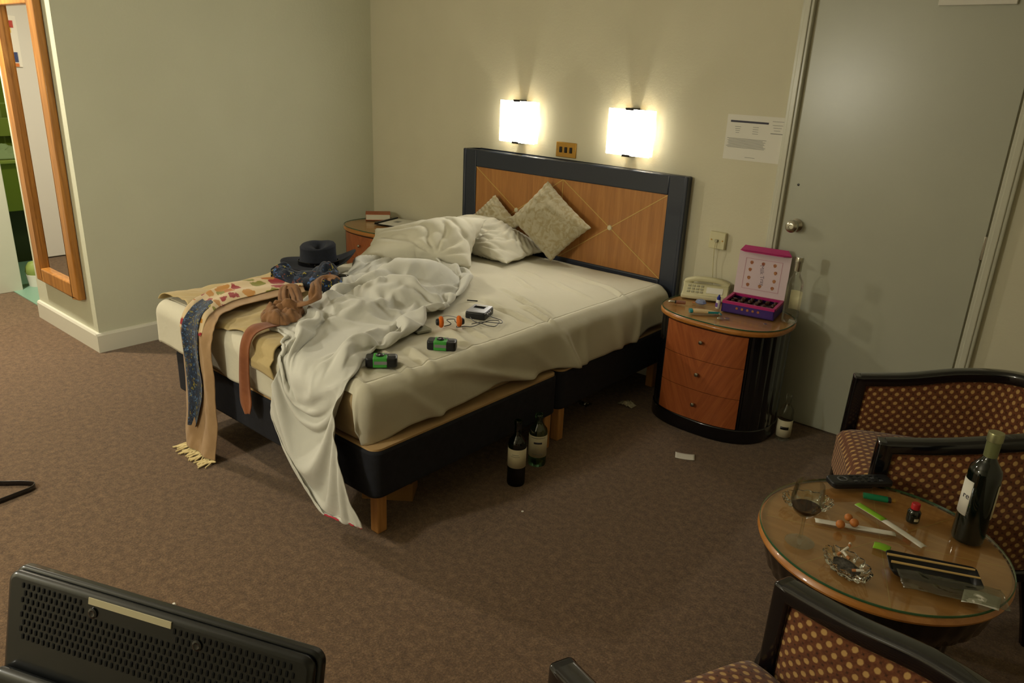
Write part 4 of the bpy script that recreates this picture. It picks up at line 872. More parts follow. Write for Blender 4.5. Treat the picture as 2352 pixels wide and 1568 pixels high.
-1,-5,3,-6,-8,-10,-4,1,-2,4,-1,4,-7,-3,4,-7,2,3,3,2,2,2,-2,1,5,-9,3,12,5,-4,7,12,7,0,-13,-13,2,-1,-10,-6,5,1,10,-2,3,4,1,-6,-13,-10,-7,-4,0,3,-3,-3,-7,-1,6,-4,-1,6,-5,-1,9,2,9,2,-2,
4,1,-4,13,7,-4,-8,-1,9,13,7,7,4,-3,-4,-2,-4,-6,-16,0,-7,2,3,-2,-6,-6,-5,-10,-9,-3,-4,-4,-3,-4,-2,0,-1,-2,3,6,4,4,4,4,4,1,-1,7,3,8,-2,-2,5,8,-5,8,5,3,4,1,-5,-2,-2,1,1,-2,-1,6,-4,-7,
-7,-4,-10,-10,-11,-8,-9,-7,-7,-4,-1,1,-5,0,1,4,3,2,3,4,3,4,4,5,4,5,5,0,7,7,6,0,5,4,4,4,4,6,4,-3,-2,-2,-4,-3,-6,0,-5,-2,-9,-9,-8,-9,-9,-10,-8,-8,-8,-4,-7,3,-2,-2,2,1,2,3,3,3,2,3,4,5,
6,6,4,5,5,4,5,6,5,4,5,4,4,3,3,9,7,-9,-4,3,-5,-9,-8,-9,-7,-8,-9,-8,-9,-9,-4,-7,-10,-5,-1,-8,-3,0,4,0,0,2,3,4,4,3,4,4,6,5,7,6,7,8,7,8,7,7,7,5,3,4,-2,-2,6,-13,-7,-7,-7,-7,-7,-7,-7,-7,
-8,-7,-7,-6,-7,-7,-6,-4,-4,-3,-4,1,-2,2,3,3,4,4,4,7,5,6,5,6,5,6,5,5,4,5,5,5,4,6,7,7,5,4,-21,-10,-8,-7,-8,-7,-8,-7,-7,-7,-7,-6,-6,-3,-3,-3,-4,-5,-3,-2,1,3,2,1,0,2,3,3,5,6,4,5,4,5,4,
5,5,5,4,4,5,8,6,5,4,5,9,-12,-10,-10,-9,-8,-6,-5,-5,-6,-6,-6,-7,-7,-6,-5,-3,-1,-1,1,0,-1,-1,-1,-2,2,4,3,2,3,3,4,3,5,4,6,5,5,3,4,6,8,4,5,5,4,8,8,-7,-7,-7,-9,-9,-9,-8,-7,-5,-5,-4,-4,
-6,-6,-5,-5,-3,-2,-1,-1,0,-1,0,1,0,1,2,3,3,4,4,4,5,4,4,5,4,6,6,6,4,5,5,5,7,8,6,-7,-6,-7,-6,-6,-8,-8,-9,-8,-7,-6,-4,-4,-3,-4,-4,-3,-4,-2,-1,-2,0,0,0,1,1,2,4,3,3,3,4,3,4,5,6,6,5,5,5,
5,5,6,7,7,5,6,-7,-7,-7,-5,-6,-7,-5,-6,-7,-8,-8,-7,-6,-4,-4,-2,-2,-2,-2,-2,-2,-2,0,0,2,2,2,1,2,3,3,3,5,6,6,4,5,5,6,4,6,7,7,6,4,5,6,-7,-7,-7,-7,-5,-6,-6,-6,-5,-5,-5,-6,-8,-6,-5,-5,-3,
-2,-2,-1,-1,0,-1,0,0,1,1,2,3,3,4,5,5,4,3,5,6,6,4,6,8,7,4,5,5,5,6,-9,-5,-6,-8,-7,-5,-5,-5,-6,-6,-5,-4,-4,-5,-6,-5,-4,-4,-2,-2,-1,-1,-1,0,1,0,2,2,3,4,4,3,3,4,5,6,5,5,6,8,6,5,4,5,6,5,
5,-12,-3,-5,-6,-7,-7,-6,-5,-4,-5,-6,-6,-4,-4,-4,-3,-4,-3,-3,-4,-1,-1,-1,0,0,1,2,2,2,3,3,3,5,5,5,4,5,7,8,5,5,4,6,5,5,5,4,-13,-5,-3,-4,-6,-7,-7,-7,-5,-3,-4,-5,-5,-6,-4,-4,-3,-3,-1,-2,
-1,-1,0,-1,0,-1,1,1,2,3,4,5,5,3,3,6,8,7,4,5,5,5,6,5,4,5,4,-16,-3,-5,-4,-4,-5,-6,-7,-6,-6,-4,-3,-4,-4,-5,-5,-3,-3,-3,-2,-1,-1,-1,-1,0,1,1,2,2,4,5,3,3,4,6,7,6,4,5,5,5,6,5,5,4,5,3,-17,
-4,-3,-5,-4,-4,-5,-5,-7,-6,-5,-5,-4,-3,-3,-3,-4,-4,-3,-2,-2,-1,-1,0,0,0,2,2,3,3,3,3,4,7,6,4,4,5,5,6,6,5,5,4,4,4,3,-17,-4,-3,-3,-6,-4,-4,-4,-6,-6,-5,-6,-4,-4,-4,-2,-3,-2,-4,-3,-1,-1,
-1,-1,0,1,3,1,2,2,3,5,6,5,4,3,5,5,6,6,6,4,4,5,4,3,4,-17,-5,-3,-4,-2,-6,-5,-3,-4,-6,-6,-5,-5,-4,-4,-4,-2,-3,-1,-1,-1,-1,-1,0,-1,0,0,1,2,4,5,4,4,3,4,5,5,5,6,6,5,4,4,4,4,3,5,-18,-3,-5,
-3,-3,-4,-6,-4,-4,-4,-5,-5,-6,-4,-4,-4,-3,-2,-2,-2,-1,-1,-1,0,0,1,1,2,2,4,3,3,3,4,5,5,5,6,6,4,4,5,4,3,4,4,4,-18,-3,-3,-5,-3,-3,-4,-5,-5,-4,-3,-5,-6,-5,-4,-4,-3,-2,-3,-2,-1,-1,-1,0,
1,1,2,2,1,2,3,3,4,5,5,5,6,6,4,4,4,4,4,3,5,4,3,-16,-4,-3,-3,-6,-3,-3,-3,-6,-5,-3,-4,-4,-6,-4,-4,-4,-3,-2,-2,-2,-1,0,-1,1,1,1,2,2,2,3,4,4,5,5,6,5,5,3,4,5,4,3,4,4,3,3,-15,-3,-4,-3,-3,
-5,-3,-3,-4,-6,-5,-3,-3,-5,-5,-4,-4,-3,-2,-3,-1,-1,-1,0,0,1,1,2,2,3,3,4,4,5,6,5,4,4,4,4,4,3,4,4,4,3,4,-15,-4,-3,-4,-3,-3,-5,-4,-2,-5,-5,-5,-3,-3,-5,-4,-4,-4,-2,-2,-2,-1,-1,0,0,1,1,
2,3,2,4,4,5,5,5,4,3,4,5,4,3,3,5,4,3,3,3,-12,-7,-3,-3,-4,-2,-4,-5,-3,-3,-5,-5,-5,-3,-3,-4,-5,-3,-2,-3,-1,-1,-1,0,1,1,1,2,2,4,4,5,5,4,3,3,4,5,3,4,3,4,4,4,3,3,3,-13,-6,-4,-4,-3,-3,-3,
-5,-4,-3,-3,-6,-4,-4,-3,-3,-4,-4,-2,-2,-1,-1,-1,0,1,1,2,2,3,4,5,5,3,3,3,4,4,4,3,3,4,4,4,3,3,3,3,-12,-9,-5,-3,-4,-3,-2,-5,-4,-3,-3,-5,-5,-3,-4,-2,-4,-3,-2,-2,-1,-1,0,0,1,2,2,3,4,4,4,
2,3,4,3,4,4,3,3,4,4,3,4,3,3,3,3,-13,-10,-6,-3,-3,-4,-2,-4,-4,-4,-2,-5,-4,-4,-3,-3,-2,-3,-3,-1,-1,0,0,1,1,2,3,4,3,3,2,3,3,4,4,3,3,3,4,4,3,4,3,3,3,3,2,-13,-10,-8,-4,-3,-3,-2,-4,-4,-3,
-3,-4,-4,-4,-3,-3,-2,-2,-2,-1,0,0,0,1,3,3,2,2,2,3,3,3,4,3,4,2,3,4,4,3,3,4,3,3,3,2,2,-12,-10,-10,-5,-3,-3,-3,-2,-5,-3,-3,-3,-4,-3,-3,-3,-2,-1,-2,0,0,0,2,2,1,2,2,2,3,3,3,3,3,3,3,3,3,
4,3,4,3,3,3,3,3,2,2,-14,-9,-10,-7,-3,-3,-3,-2,-4,-4,-2,-3,-4,-3,-2,-3,-1,-2,0,0,1,0,1,1,2,2,2,3,2,4,3,3,2,3,3,3,4,3,3,3,4,3,3,2,3,2,2,-14,-10,-10,-8,-4,-3,-2,-2,-4,-4,-2,-2,-4,-3,
-2,-2,-1,-1,0,0,1,0,2,1,2,2,2,3,3,3,3,2,2,3,3,4,3,3,3,3,4,2,3,3,2,2,3,-16,-9,-9,-9,-6,-3,-2,-2,-3,-4,-2,-2,-3,-3,-2,-1,-1,-1,0,1,0,1,2,1,2,2,3,3,2,3,2,3,2,3,4,3,3,3,3,3,3,3,2,3,2,2,
2,-14,-10,-9,-9,-7,-4,-2,-2,-3,-3,-3,-1,-3,-2,-2,-1,-1,0,0,1,1,1,1,2,2,3,2,3,2,2,3,2,3,3,3,3,3,3,3,3,3,2,3,2,3,2,2,-15,-9,-9,-9,-7,-6,-2,-2,-2,-4,-3,-1,-2,-2,-1,-1,-1,1,0,1,1,1,2,2,
2,3,2,2,2,2,3,3,3,3,2,3,3,3,3,3,2,3,2,3,2,2,1,-14,-8,-9,-9,-8,-6,-4,-2,-1,-3,-4,-1,-2,-2,-1,0,0,0,1,1,2,1,2,3,1,2,2,2,3,2,3,3,3,2,3,3,3,3,2,3,2,3,2,2,2,2,2,-15,-8,-9,-8,-9,-6,-5,-2,
-2,-1,-4,-2,-1,-2,0,0,0,1,1,2,1,2,2,1,2,2,2,2,3,3,2,3,2,3,3,3,3,2,3,2,2,3,2,2,2,2,1,-15,-8,-9,-8,-8,-7,-5,-3,-2,-1,-3,-2,-1,-1,0,0,1,1,2,1,2,1,2,1,2,2,3,2,3,2,3,2,3,3,2,3,3,2,2,3,2,
2,3,2,1,2,1,-16,-8,-8,-8,-8,-8,-4,-3,-4,0,-1,-3,-2,0,1,0,1,2,1,1,2,1,2,2,2,2,3,2,3,2,2,3,3,2,3,2,3,2,2,3,2,2,2,2,2,1,1,-17,-8,-8,-7,-8,-7,-5,-2,-5,-2,0,0,-2,-1,0,1,1,1,2,1,2,2,2,2,
2,2,3,2,2,3,2,3,3,2,3,2,2,2,3,2,2,2,2,2,2,1,1,-18,-8,-8,-8,-6,-6,-7,-3,-2,-3,-2,0,1,-1,-1,1,1,2,1,2,2,2,2,2,2,2,3,2,2,3,3,2,3,2,2,3,2,2,2,3,2,2,2,1,2,1,1,-21,-7,-7,-8,-7,-5,-5,-6,
-2,-1,-2,-1,1,0,1,0,1,1,2,2,2,2,2,2,2,2,3,2,3,3,2,3,2,2,2,3,2,2,3,2,1,2,2,2,1,1,1,-22,-7,-7,-7,-6,-7,-4,-5,-5,0,0,-2,0,1,1,1,1,2,2,2,2,1,2,2,2,3,2,3,3,3,2,2,3,2,2,2,2,3,2,2,2,2,1,1,
1,2,1,-23,-7,-7,-6,-7,-5,-6,-4,-4,-3,0,0,1,-1,2,1,1,2,2,2,2,2,2,2,3,2,3,3,2,3,2,2,2,2,2,3,2,2,2,2,2,2,1,1,1,2,1,-26,-5,-6,-6,-6,-5,-5,-5,-4,-3,-2,1,0,1,0,2,1,2,2,2,2,3,2,2,3,3,2,3,
2,3,2,2,2,2,3,2,2,2,2,2,2,1,1,1,2,1,2,-28,-6,-6,-5,-4,-7,-4,-2,-2,-4,-4,0,0,2,2,1,1,1,2,2,2,2,3,2,3,2,3,3,2,2,2,2,2,3,2,2,2,2,2,2,2,1,0,2,2,1,1,-29,-6,-5,-5,-5,-4,-5,-3,1,-1,-5,-2,
-1,2,2,3,2,2,-1,1,3,2,2,2,3,2,3,3,2,1,2,3,2,2,2,2,2,2,3,1,1,1,1,2,1,2,1,-31,-5,-5,-4,-4,-4,-5,-2,-1,2,-2,-3,2,-1,0,1,3,0,0,2,2,2,3,2,3,2,3,2,2,1,2,3,2,2,2,2,2,2,2,1,1,0,2,1,2,1,2,
-31,-5,-4,-4,-3,-4,-4,-2,0,-1,1,1,-1,0,-1,-1,2,3,2,3,2,3,2,1,2,1,1,2,1,2,0,3,2,1,2,3,2,1,2,0,2,0,1,2,1,2,1,-28,-5,-5,-4,0,-4,-4,-1,1,-2,1,3,-3,-1,3,2,-2,2,4,4,4,3,2,1,1,-1,-1,-2,1,
1,1,2,2,3,1,2,1,2,0,1,2,0,1,1,2,1,2,-28,-3,-4,-4,-4,0,3,-1,-2,2,-1,0,2,-2,0,3,0,0,4,4,4,-1,0,0,1,-2,-2,0,1,1,1,4,3,2,1,1,2,0,0,1,1,0,1,1,1,2,2,-25,-4,-3,-3,0,1,3,0,-2,-1,1,2,-1,0,0,
-1,1,2,4,4,1,0,-3,-1,0,-1,0,0,0,1,2,2,3,2,1,1,2,0,-2,1,1,1,3,-2,1,1,2,-24,-1,-1,1,1,-1,2,-1,1,1,-1,0,1,0,-1,0,0,2,1,1,3,1,0,-3,-1,2,1,-1,1,1,2,2,-1,0,2,1,-2,2,1,-3,1,1,3,0,-2,1,3,
-18,-1,1,0,1,0,-1,1,0,1,0,0,0,1,0,1,-1,1,-1,2,-2,3,1,-1,1,0,0,1,-1,1,2,0,-1,-1,1,2,-2,2,3,-1,-2,0,2,2,-2,0,1,),
    ),
    'pillow_front': (
        (
-501,1,19,12,24,26,27,26,26,27,25,23,9,28,30,28,30,30,30,29,30,30,17,-554,15,17,28,27,24,27,26,27,25,27,27,7,31,29,29,29,29,30,29,29,26,6,-562,8,29,29,28,28,27,27,27,27,28,26,14,30,
29,28,29,28,29,27,24,15,4,-557,14,25,28,29,29,28,28,28,28,27,29,23,26,28,27,28,28,27,24,18,11,2,-545,13,23,26,29,29,28,29,29,28,29,28,26,28,27,27,27,27,25,21,15,9,1,-536,15,20,25,
27,29,29,29,29,28,29,29,28,27,28,27,27,26,23,20,13,6,0,-515,18,16,12,27,28,29,29,29,29,29,28,29,28,27,28,27,25,24,18,12,1,-1,-499,0,18,21,25,28,29,29,29,29,29,28,29,28,28,27,27,27,
26,7,9,16,0,-515,9,17,22,26,28,28,29,29,29,29,29,28,29,28,27,27,26,25,20,15,8,0,-528,13,15,23,26,28,29,29,29,28,29,29,28,29,28,27,27,27,25,22,17,9,1,-538,11,21,22,26,28,29,29,29,29,
28,29,28,28,28,28,27,27,25,24,20,12,-3,-545,17,14,24,28,29,29,29,29,29,28,28,28,27,28,27,27,28,26,25,22,12,7,-561,12,20,26,29,30,29,29,29,29,29,29,24,28,26,27,27,27,26,27,24,19,6,
-574,13,24,29,30,30,30,27,29,30,28,30,21,30,23,26,27,26,26,27,26,23,9,-587,16,30,31,30,30,29,29,28,30,28,30,27,22,23,26,27,23,25,26,25,27,9,-590,25,30,31,30,30,29,28,29,30,28,29,31,
16,25,26,25,22,24,26,24,25,24,-336,15,19,15,27,27,28,27,27,27,26,19,14,28,30,29,30,30,30,30,30,-520,17,13,19,25,25,27,26,28,28,27,25,9,29,29,30,30,29,30,30,28,-527,24,19,13,24,27,
24,27,27,27,28,26,11,30,29,30,30,29,31,29,23,-530,23,22,17,22,26,26,26,27,27,27,27,15,30,29,30,30,30,30,27,18,-525,17,24,24,23,22,26,25,26,27,27,25,22,29,29,30,30,29,30,25,15,-520,
12,22,25,25,24,25,24,27,27,26,26,26,29,29,29,30,30,29,15,15,-490,-8,17,24,25,25,25,25,27,28,26,27,28,29,29,30,29,30,28,25,18,-512,4,13,20,25,26,25,27,27,27,28,28,28,29,30,30,29,30,
28,25,16,-515,8,12,20,23,25,26,27,28,27,28,29,29,30,30,29,30,30,28,26,21,-526,9,14,20,24,25,26,27,28,28,28,29,29,30,30,30,30,29,29,22,24,-531,9,17,22,24,26,27,27,28,28,28,29,29,29,
30,30,29,30,28,28,28,-546,10,20,25,26,27,28,28,28,29,27,26,29,30,28,29,29,29,29,29,28,-555,15,25,28,29,28,29,29,28,28,29,30,21,27,28,30,24,27,29,29,29,-561,28,29,31,28,30,28,29,28,
30,28,32,16,26,27,25,29,18,27,29,29,),
        (
-1039,18,23,12,15,19,19,19,19,18,21,22,4,11,13,15,13,14,12,14,12,12,5,-311,5,-1,14,18,20,19,19,18,20,18,18,9,11,15,15,14,15,14,15,14,19,22,-306,-12,3,10,14,18,17,18,18,17,17,19,11,
12,16,17,15,16,17,17,21,25,22,-302,-9,-2,4,11,14,15,17,16,16,16,14,12,19,18,18,17,18,18,21,24,24,21,-293,-10,-3,0,7,12,14,15,14,16,15,13,19,17,19,18,18,19,21,23,24,23,20,-286,-9,-6,
0,3,10,13,15,14,15,15,16,17,19,18,18,19,20,21,23,24,23,19,-277,-9,-6,-7,3,10,13,14,15,15,15,17,17,18,18,18,19,20,21,23,24,20,19,-274,-20,-5,2,5,11,13,14,14,16,15,17,17,17,18,19,18,
19,20,20,21,16,19,-270,-12,-4,2,7,10,13,14,15,15,16,16,17,17,18,18,19,19,20,20,19,19,19,-274,-9,-7,4,8,11,13,14,15,16,15,16,17,17,18,18,19,19,19,20,20,19,19,-280,-10,0,2,9,12,14,15,
15,15,16,16,16,17,18,18,18,19,19,20,19,19,17,-281,-7,-5,6,12,13,14,15,15,16,15,16,16,17,17,18,18,19,19,19,19,19,19,-290,-10,2,10,13,14,14,15,15,15,15,12,19,16,17,18,19,18,19,19,19,
19,18,-297,-7,7,13,13,13,12,16,15,14,16,10,20,11,21,18,19,19,20,19,19,19,18,-305,-4,13,12,13,12,12,15,14,14,15,12,9,20,20,20,17,21,20,20,20,20,16,-327,18,11,11,12,12,13,13,14,15,15,
15,1,25,20,19,21,18,20,21,21,20,22,-639,21,22,15,15,17,17,18,18,19,18,15,5,14,14,14,13,13,13,13,13,-283,23,21,17,17,17,17,17,18,18,18,18,5,12,15,14,13,14,13,13,11,-286,22,22,20,17,
18,16,17,18,18,18,18,6,14,14,14,14,14,13,12,5,-286,22,22,21,19,19,17,17,17,18,18,18,9,14,14,14,13,14,13,10,-1,-281,20,22,22,20,19,18,17,17,18,17,18,13,13,14,14,14,13,13,6,-4,-277,
19,22,21,21,20,19,17,18,17,18,16,15,14,14,14,14,13,11,-8,-6,-261,17,21,22,21,21,19,17,19,17,18,17,15,15,14,14,13,12,5,-1,-9,-269,21,24,23,21,21,20,18,19,17,18,17,17,15,13,13,12,9,5,
-2,-11,-268,23,24,23,23,21,20,20,18,18,18,17,15,14,13,12,11,9,4,0,-7,-274,23,25,23,23,21,21,19,19,18,17,16,15,14,13,12,9,8,7,-8,-2,-271,23,25,23,22,20,20,19,18,17,18,16,15,14,13,11,
5,7,2,11,1,-279,24,25,21,20,18,17,17,17,17,18,19,13,13,15,11,1,8,9,12,5,-280,25,21,17,16,17,13,17,16,15,17,8,22,17,16,10,17,10,8,13,12,-286,17,14,11,17,13,13,14,17,14,16,2,26,20,17,
20,12,23,17,14,14,),
        (
580,4,13,-11,4,5,4,5,5,5,5,7,-2,-3,-2,-2,-2,-3,-2,-3,-3,-3,14,-38,29,2,9,6,5,5,5,5,4,6,5,-2,-2,-2,-2,-1,-2,-2,-3,-4,-5,-24,-19,30,16,11,8,6,5,5,5,5,5,5,-2,-2,-1,-2,-2,-2,-3,-4,-7,
-16,-27,-20,29,22,16,12,8,6,6,5,6,4,7,-1,-3,-2,-2,-3,-3,-4,-7,-14,-20,-27,-22,29,25,19,15,10,8,7,6,6,6,6,-3,-1,-2,-3,-3,-5,-7,-10,-17,-21,-28,-23,29,26,21,18,12,9,7,7,6,6,3,0,-1,-2,
-3,-4,-6,-8,-13,-18,-24,-29,-28,27,29,29,20,12,9,8,7,5,5,3,1,-1,-1,-3,-4,-6,-8,-14,-20,-26,-30,-25,27,28,25,21,14,10,8,6,6,4,3,2,0,-2,-2,-4,-4,-6,-25,-24,-24,-30,-23,31,28,24,20,14,
11,8,6,6,4,3,2,0,-1,-2,-3,-5,-9,-18,-22,-26,-30,-27,30,30,23,18,14,10,7,6,5,4,3,2,1,0,-2,-3,-5,-9,-15,-20,-26,-29,-30,31,26,25,17,11,8,6,5,4,4,4,2,1,1,-1,-2,-3,-8,-12,-18,-24,-29,
-34,29,30,21,14,8,5,4,4,3,3,6,-3,5,3,0,-1,-1,-4,-10,-15,-24,-28,-35,31,26,17,8,5,3,2,2,2,3,-3,9,2,3,2,2,2,-1,-5,-11,-20,-28,-36,29,22,8,2,1,-2,5,1,1,2,-5,14,-7,9,5,5,5,1,0,-4,-14,
-26,-38,28,4,-1,1,-1,-2,3,1,0,2,-4,4,2,9,7,2,10,5,3,2,-2,-22,-48,6,-2,-1,0,-2,0,1,1,0,3,0,-5,9,7,6,6,9,6,4,5,4,5,-219,-19,14,-4,-8,0,3,2,2,4,4,6,-3,-6,-2,-1,-2,-1,-3,-1,2,-6,16,-14,
-2,7,-1,-6,0,1,1,2,8,-1,-8,-1,-1,0,-1,0,1,14,-13,-1,11,-2,-7,-3,1,3,-3,-1,0,6,-2,-4,0,0,0,0,0,6,22,-21,-6,7,-8,2,-2,6,-4,-2,0,3,-1,-2,0,0,0,0,0,1,14,28,-24,-18,-1,5,-5,7,-4,-3,0,0,
6,-4,-2,0,0,0,0,0,7,20,29,-25,-23,-8,0,5,-2,-3,0,0,0,6,0,-1,-2,-3,0,1,4,9,28,28,-26,-26,-15,-3,1,-1,0,0,0,1,5,-2,-2,-1,0,2,5,9,15,22,26,-24,-25,-19,-9,-1,-2,0,0,0,1,0,0,0,2,5,6,9,
11,16,22,27,-29,-22,-19,-12,-6,-4,-2,0,0,0,1,2,4,5,7,8,10,12,16,21,24,-30,-22,-17,-11,-6,-4,-2,-1,0,0,2,3,5,6,7,8,11,12,14,23,22,-36,-22,-14,-8,-5,-2,-1,-1,1,1,2,2,5,6,7,8,13,13,15,
12,16,-33,-20,-10,-5,-3,-1,1,1,1,1,1,1,6,6,6,8,13,13,11,10,15,-40,-14,-5,-1,-1,0,1,1,1,1,2,-2,8,5,6,8,6,11,12,8,8,-36,-3,-2,-1,-1,0,1,1,1,1,1,-3,9,6,6,7,6,7,4,7,6,),
    ),
    'pillow_back': (
        (
-585,21,33,33,32,32,33,34,30,34,33,34,33,34,33,33,32,34,33,31,32,33,32,-706,16,33,33,33,33,33,33,31,33,34,33,34,33,34,32,34,32,32,34,33,33,11,-682,14,27,33,33,33,34,33,33,33,33,34,
34,33,34,33,33,33,34,33,33,26,13,-673,12,24,30,33,33,34,33,34,33,34,34,33,34,34,33,34,33,34,32,30,21,15,-663,12,22,28,31,33,34,34,33,34,34,34,34,33,34,34,34,33,33,31,28,23,12,-653,
11,20,27,30,32,34,33,34,34,34,34,34,34,34,34,33,34,32,30,27,20,12,-643,11,19,23,30,32,34,33,34,34,34,34,34,34,34,34,34,33,32,29,26,19,11,-622,9,5,23,31,31,33,34,33,34,34,34,34,34,
34,34,34,33,32,27,24,20,4,-625,8,17,25,30,32,33,34,34,34,34,34,34,34,33,34,34,33,32,26,13,17,22,-631,9,18,26,30,32,33,34,34,34,34,34,34,34,34,33,34,33,32,30,23,18,10,-638,11,19,26,
31,32,34,34,33,34,34,34,34,34,33,34,34,34,32,30,26,19,2,-635,10,19,25,33,33,34,33,34,34,34,33,34,34,33,34,34,33,34,30,27,19,9,-642,15,10,27,34,33,34,33,34,33,34,34,33,34,33,34,33,
34,34,33,22,20,15,-660,8,26,33,33,34,34,33,33,33,33,34,33,33,34,33,34,33,34,33,33,19,-9,-662,20,32,34,33,34,33,33,32,34,33,33,34,33,33,34,33,33,34,33,31,33,6,-686,22,29,33,33,34,33,
34,30,34,34,33,33,33,34,33,34,33,34,33,34,26,7,-655,34,33,32,33,34,32,33,33,33,33,34,33,34,32,34,33,33,33,32,34,-661,29,33,34,33,34,33,34,33,33,32,34,34,33,34,33,33,34,34,33,29,
-656,25,32,34,34,33,34,34,33,34,32,33,34,34,33,34,34,33,34,33,25,-650,22,32,34,34,33,34,33,34,34,32,34,33,34,34,33,34,34,34,32,22,-644,19,32,34,33,34,34,33,34,34,33,33,34,34,33,34,
34,33,34,31,21,-639,17,31,34,33,34,34,33,34,33,34,34,33,34,34,33,34,34,33,31,18,-631,12,31,33,34,34,33,34,34,33,34,34,33,34,34,34,33,34,34,30,13,-624,13,28,33,34,34,33,34,34,34,33,
34,34,33,34,34,34,33,34,25,18,-627,17,29,31,34,34,33,34,34,34,33,34,34,34,33,34,34,34,33,29,14,-625,15,27,33,34,33,34,34,34,34,33,34,34,34,34,34,33,34,31,22,19,-628,24,25,33,33,34,
34,34,34,34,34,33,34,34,34,34,34,34,32,28,19,-635,17,31,33,34,34,33,34,34,34,34,34,34,33,34,34,34,34,33,30,21,-650,26,33,34,34,33,34,33,34,34,33,34,34,33,34,34,33,34,34,33,11,-647,
33,33,34,33,34,32,33,34,33,34,34,33,34,33,34,33,34,33,30,29,),
        (
-511,16,7,7,3,9,-1,3,0,2,-1,1,2,0,5,-4,1,-2,5,-11,-4,-6,-8,9,-5,3,6,2,3,5,2,3,0,0,1,2,-1,1,0,-1,6,-8,-4,-3,0,6,15,-5,-5,-1,2,3,2,3,6,-3,0,1,1,0,1,-1,2,-3,0,0,2,6,6,16,-5,-5,-4,-1,0,
2,1,1,2,1,1,1,0,0,1,0,0,2,2,5,6,6,17,-5,-5,-5,-2,-1,0,1,1,1,1,1,1,0,1,1,1,1,3,4,5,6,5,17,-4,-6,-4,-3,-1,-1,1,0,1,1,1,1,0,1,1,2,2,3,4,6,6,5,17,-4,-6,-5,-3,-1,0,0,1,0,1,1,0,1,1,2,1,2,
3,5,6,6,5,12,-4,-8,-2,1,-1,0,0,0,1,1,0,1,1,1,1,2,1,3,6,6,5,3,8,-3,-2,-1,-1,0,0,0,1,0,1,1,1,1,1,1,1,2,1,1,8,2,9,9,-4,-1,-1,0,0,0,0,0,1,1,0,1,1,1,1,2,1,1,1,2,3,6,17,-4,-1,-1,0,0,0,0,
1,0,1,0,1,1,2,1,1,1,1,1,2,2,6,18,-3,-2,-1,0,0,0,0,0,0,1,1,0,2,1,1,2,2,1,1,1,2,5,19,-5,-4,2,0,0,-1,-1,0,0,1,0,1,1,2,2,2,2,3,1,0,3,4,5,-1,5,2,-1,-2,-2,-1,0,-4,4,1,1,0,3,2,2,3,4,3,0,
-2,5,5,5,2,-3,-3,-2,-3,-1,0,-4,4,0,-2,5,1,3,2,3,4,2,4,4,-5,-3,-3,11,-2,-3,-3,-2,-2,0,1,0,0,2,1,1,2,2,2,1,0,-1,-14,6,-405,4,4,8,-3,3,1,6,-4,-1,3,1,2,-1,6,-4,0,-3,5,-8,-3,17,0,2,1,2,
1,1,1,2,4,-2,1,0,1,0,1,0,1,-1,0,1,17,0,1,2,1,2,1,1,1,1,1,1,1,0,1,0,1,0,0,1,0,17,1,1,1,2,1,1,1,2,1,1,0,1,1,0,1,0,0,1,0,0,17,1,1,1,2,1,2,1,1,1,1,1,0,1,1,0,0,1,0,1,-1,18,1,0,2,1,2,1,1,
2,1,0,1,1,0,1,1,0,0,0,1,-1,18,1,1,1,2,1,2,1,1,1,1,1,0,1,0,1,0,1,0,0,-1,8,7,5,2,1,2,1,1,1,1,1,1,1,0,1,0,1,0,0,-1,-4,12,7,4,3,2,1,1,2,1,1,1,0,1,1,0,1,0,1,0,-3,-3,12,6,5,3,2,2,1,1,1,1,
1,1,1,0,1,0,1,0,-1,-5,-7,17,6,7,3,2,2,1,1,2,1,1,0,1,1,0,1,0,0,-2,-5,-7,14,9,6,3,2,2,1,2,1,1,1,1,0,1,0,1,0,0,-1,-5,-6,12,9,3,1,1,1,1,0,1,1,1,1,1,0,1,1,0,2,2,-1,-8,11,3,-2,-1,-2,0,-6,
4,3,-2,3,0,0,3,1,1,0,1,1,-2,-7,),
        (
638,2,1,1,2,0,0,1,2,0,1,0,-1,1,-1,0,-2,-1,-2,1,-2,-1,-1,3,28,4,2,3,1,0,1,1,0,1,1,-1,0,-1,0,0,-4,0,-1,-1,-6,-30,4,31,20,8,4,1,2,1,-2,3,1,0,0,0,-1,0,-2,0,-3,-4,-7,-20,-32,3,33,23,15,
9,4,3,1,3,-1,1,0,0,0,-1,-1,-1,-3,-5,-8,-15,-25,-33,4,33,26,18,12,8,4,3,2,1,1,-1,0,0,-1,-1,-3,-5,-8,-12,-18,-25,-34,3,34,26,21,15,9,6,4,2,2,0,0,0,0,-2,-2,-4,-6,-10,-15,-20,-27,-33,3,
34,28,24,15,10,6,4,3,2,1,0,0,-1,-2,-3,-4,-7,-11,-16,-21,-27,-34,-1,33,32,25,14,13,6,4,3,2,2,0,0,-1,-2,-3,-4,-6,-10,-19,-24,-27,-34,2,34,30,22,17,11,6,5,3,2,1,0,0,-1,-2,-2,-4,-6,-11,
-21,-30,-30,-27,7,34,29,22,16,11,6,3,3,2,1,0,0,-1,-1,-3,-3,-6,-11,-18,-23,-29,-36,9,34,27,22,15,8,5,3,2,1,0,0,0,0,-1,-2,-2,-5,-9,-16,-22,-28,-34,5,33,29,22,10,4,3,2,1,1,0,-1,1,-1,0,
-1,0,-3,-5,-14,-21,-27,-35,3,30,32,18,4,2,1,1,0,1,-1,0,1,-1,1,0,0,0,-1,-5,-24,-26,-30,1,35,21,7,1,0,1,-1,0,-4,4,-1,1,-1,2,0,0,1,2,0,-7,-28,-30,4,27,7,0,-1,0,-2,1,0,-4,3,-1,-1,2,0,1,
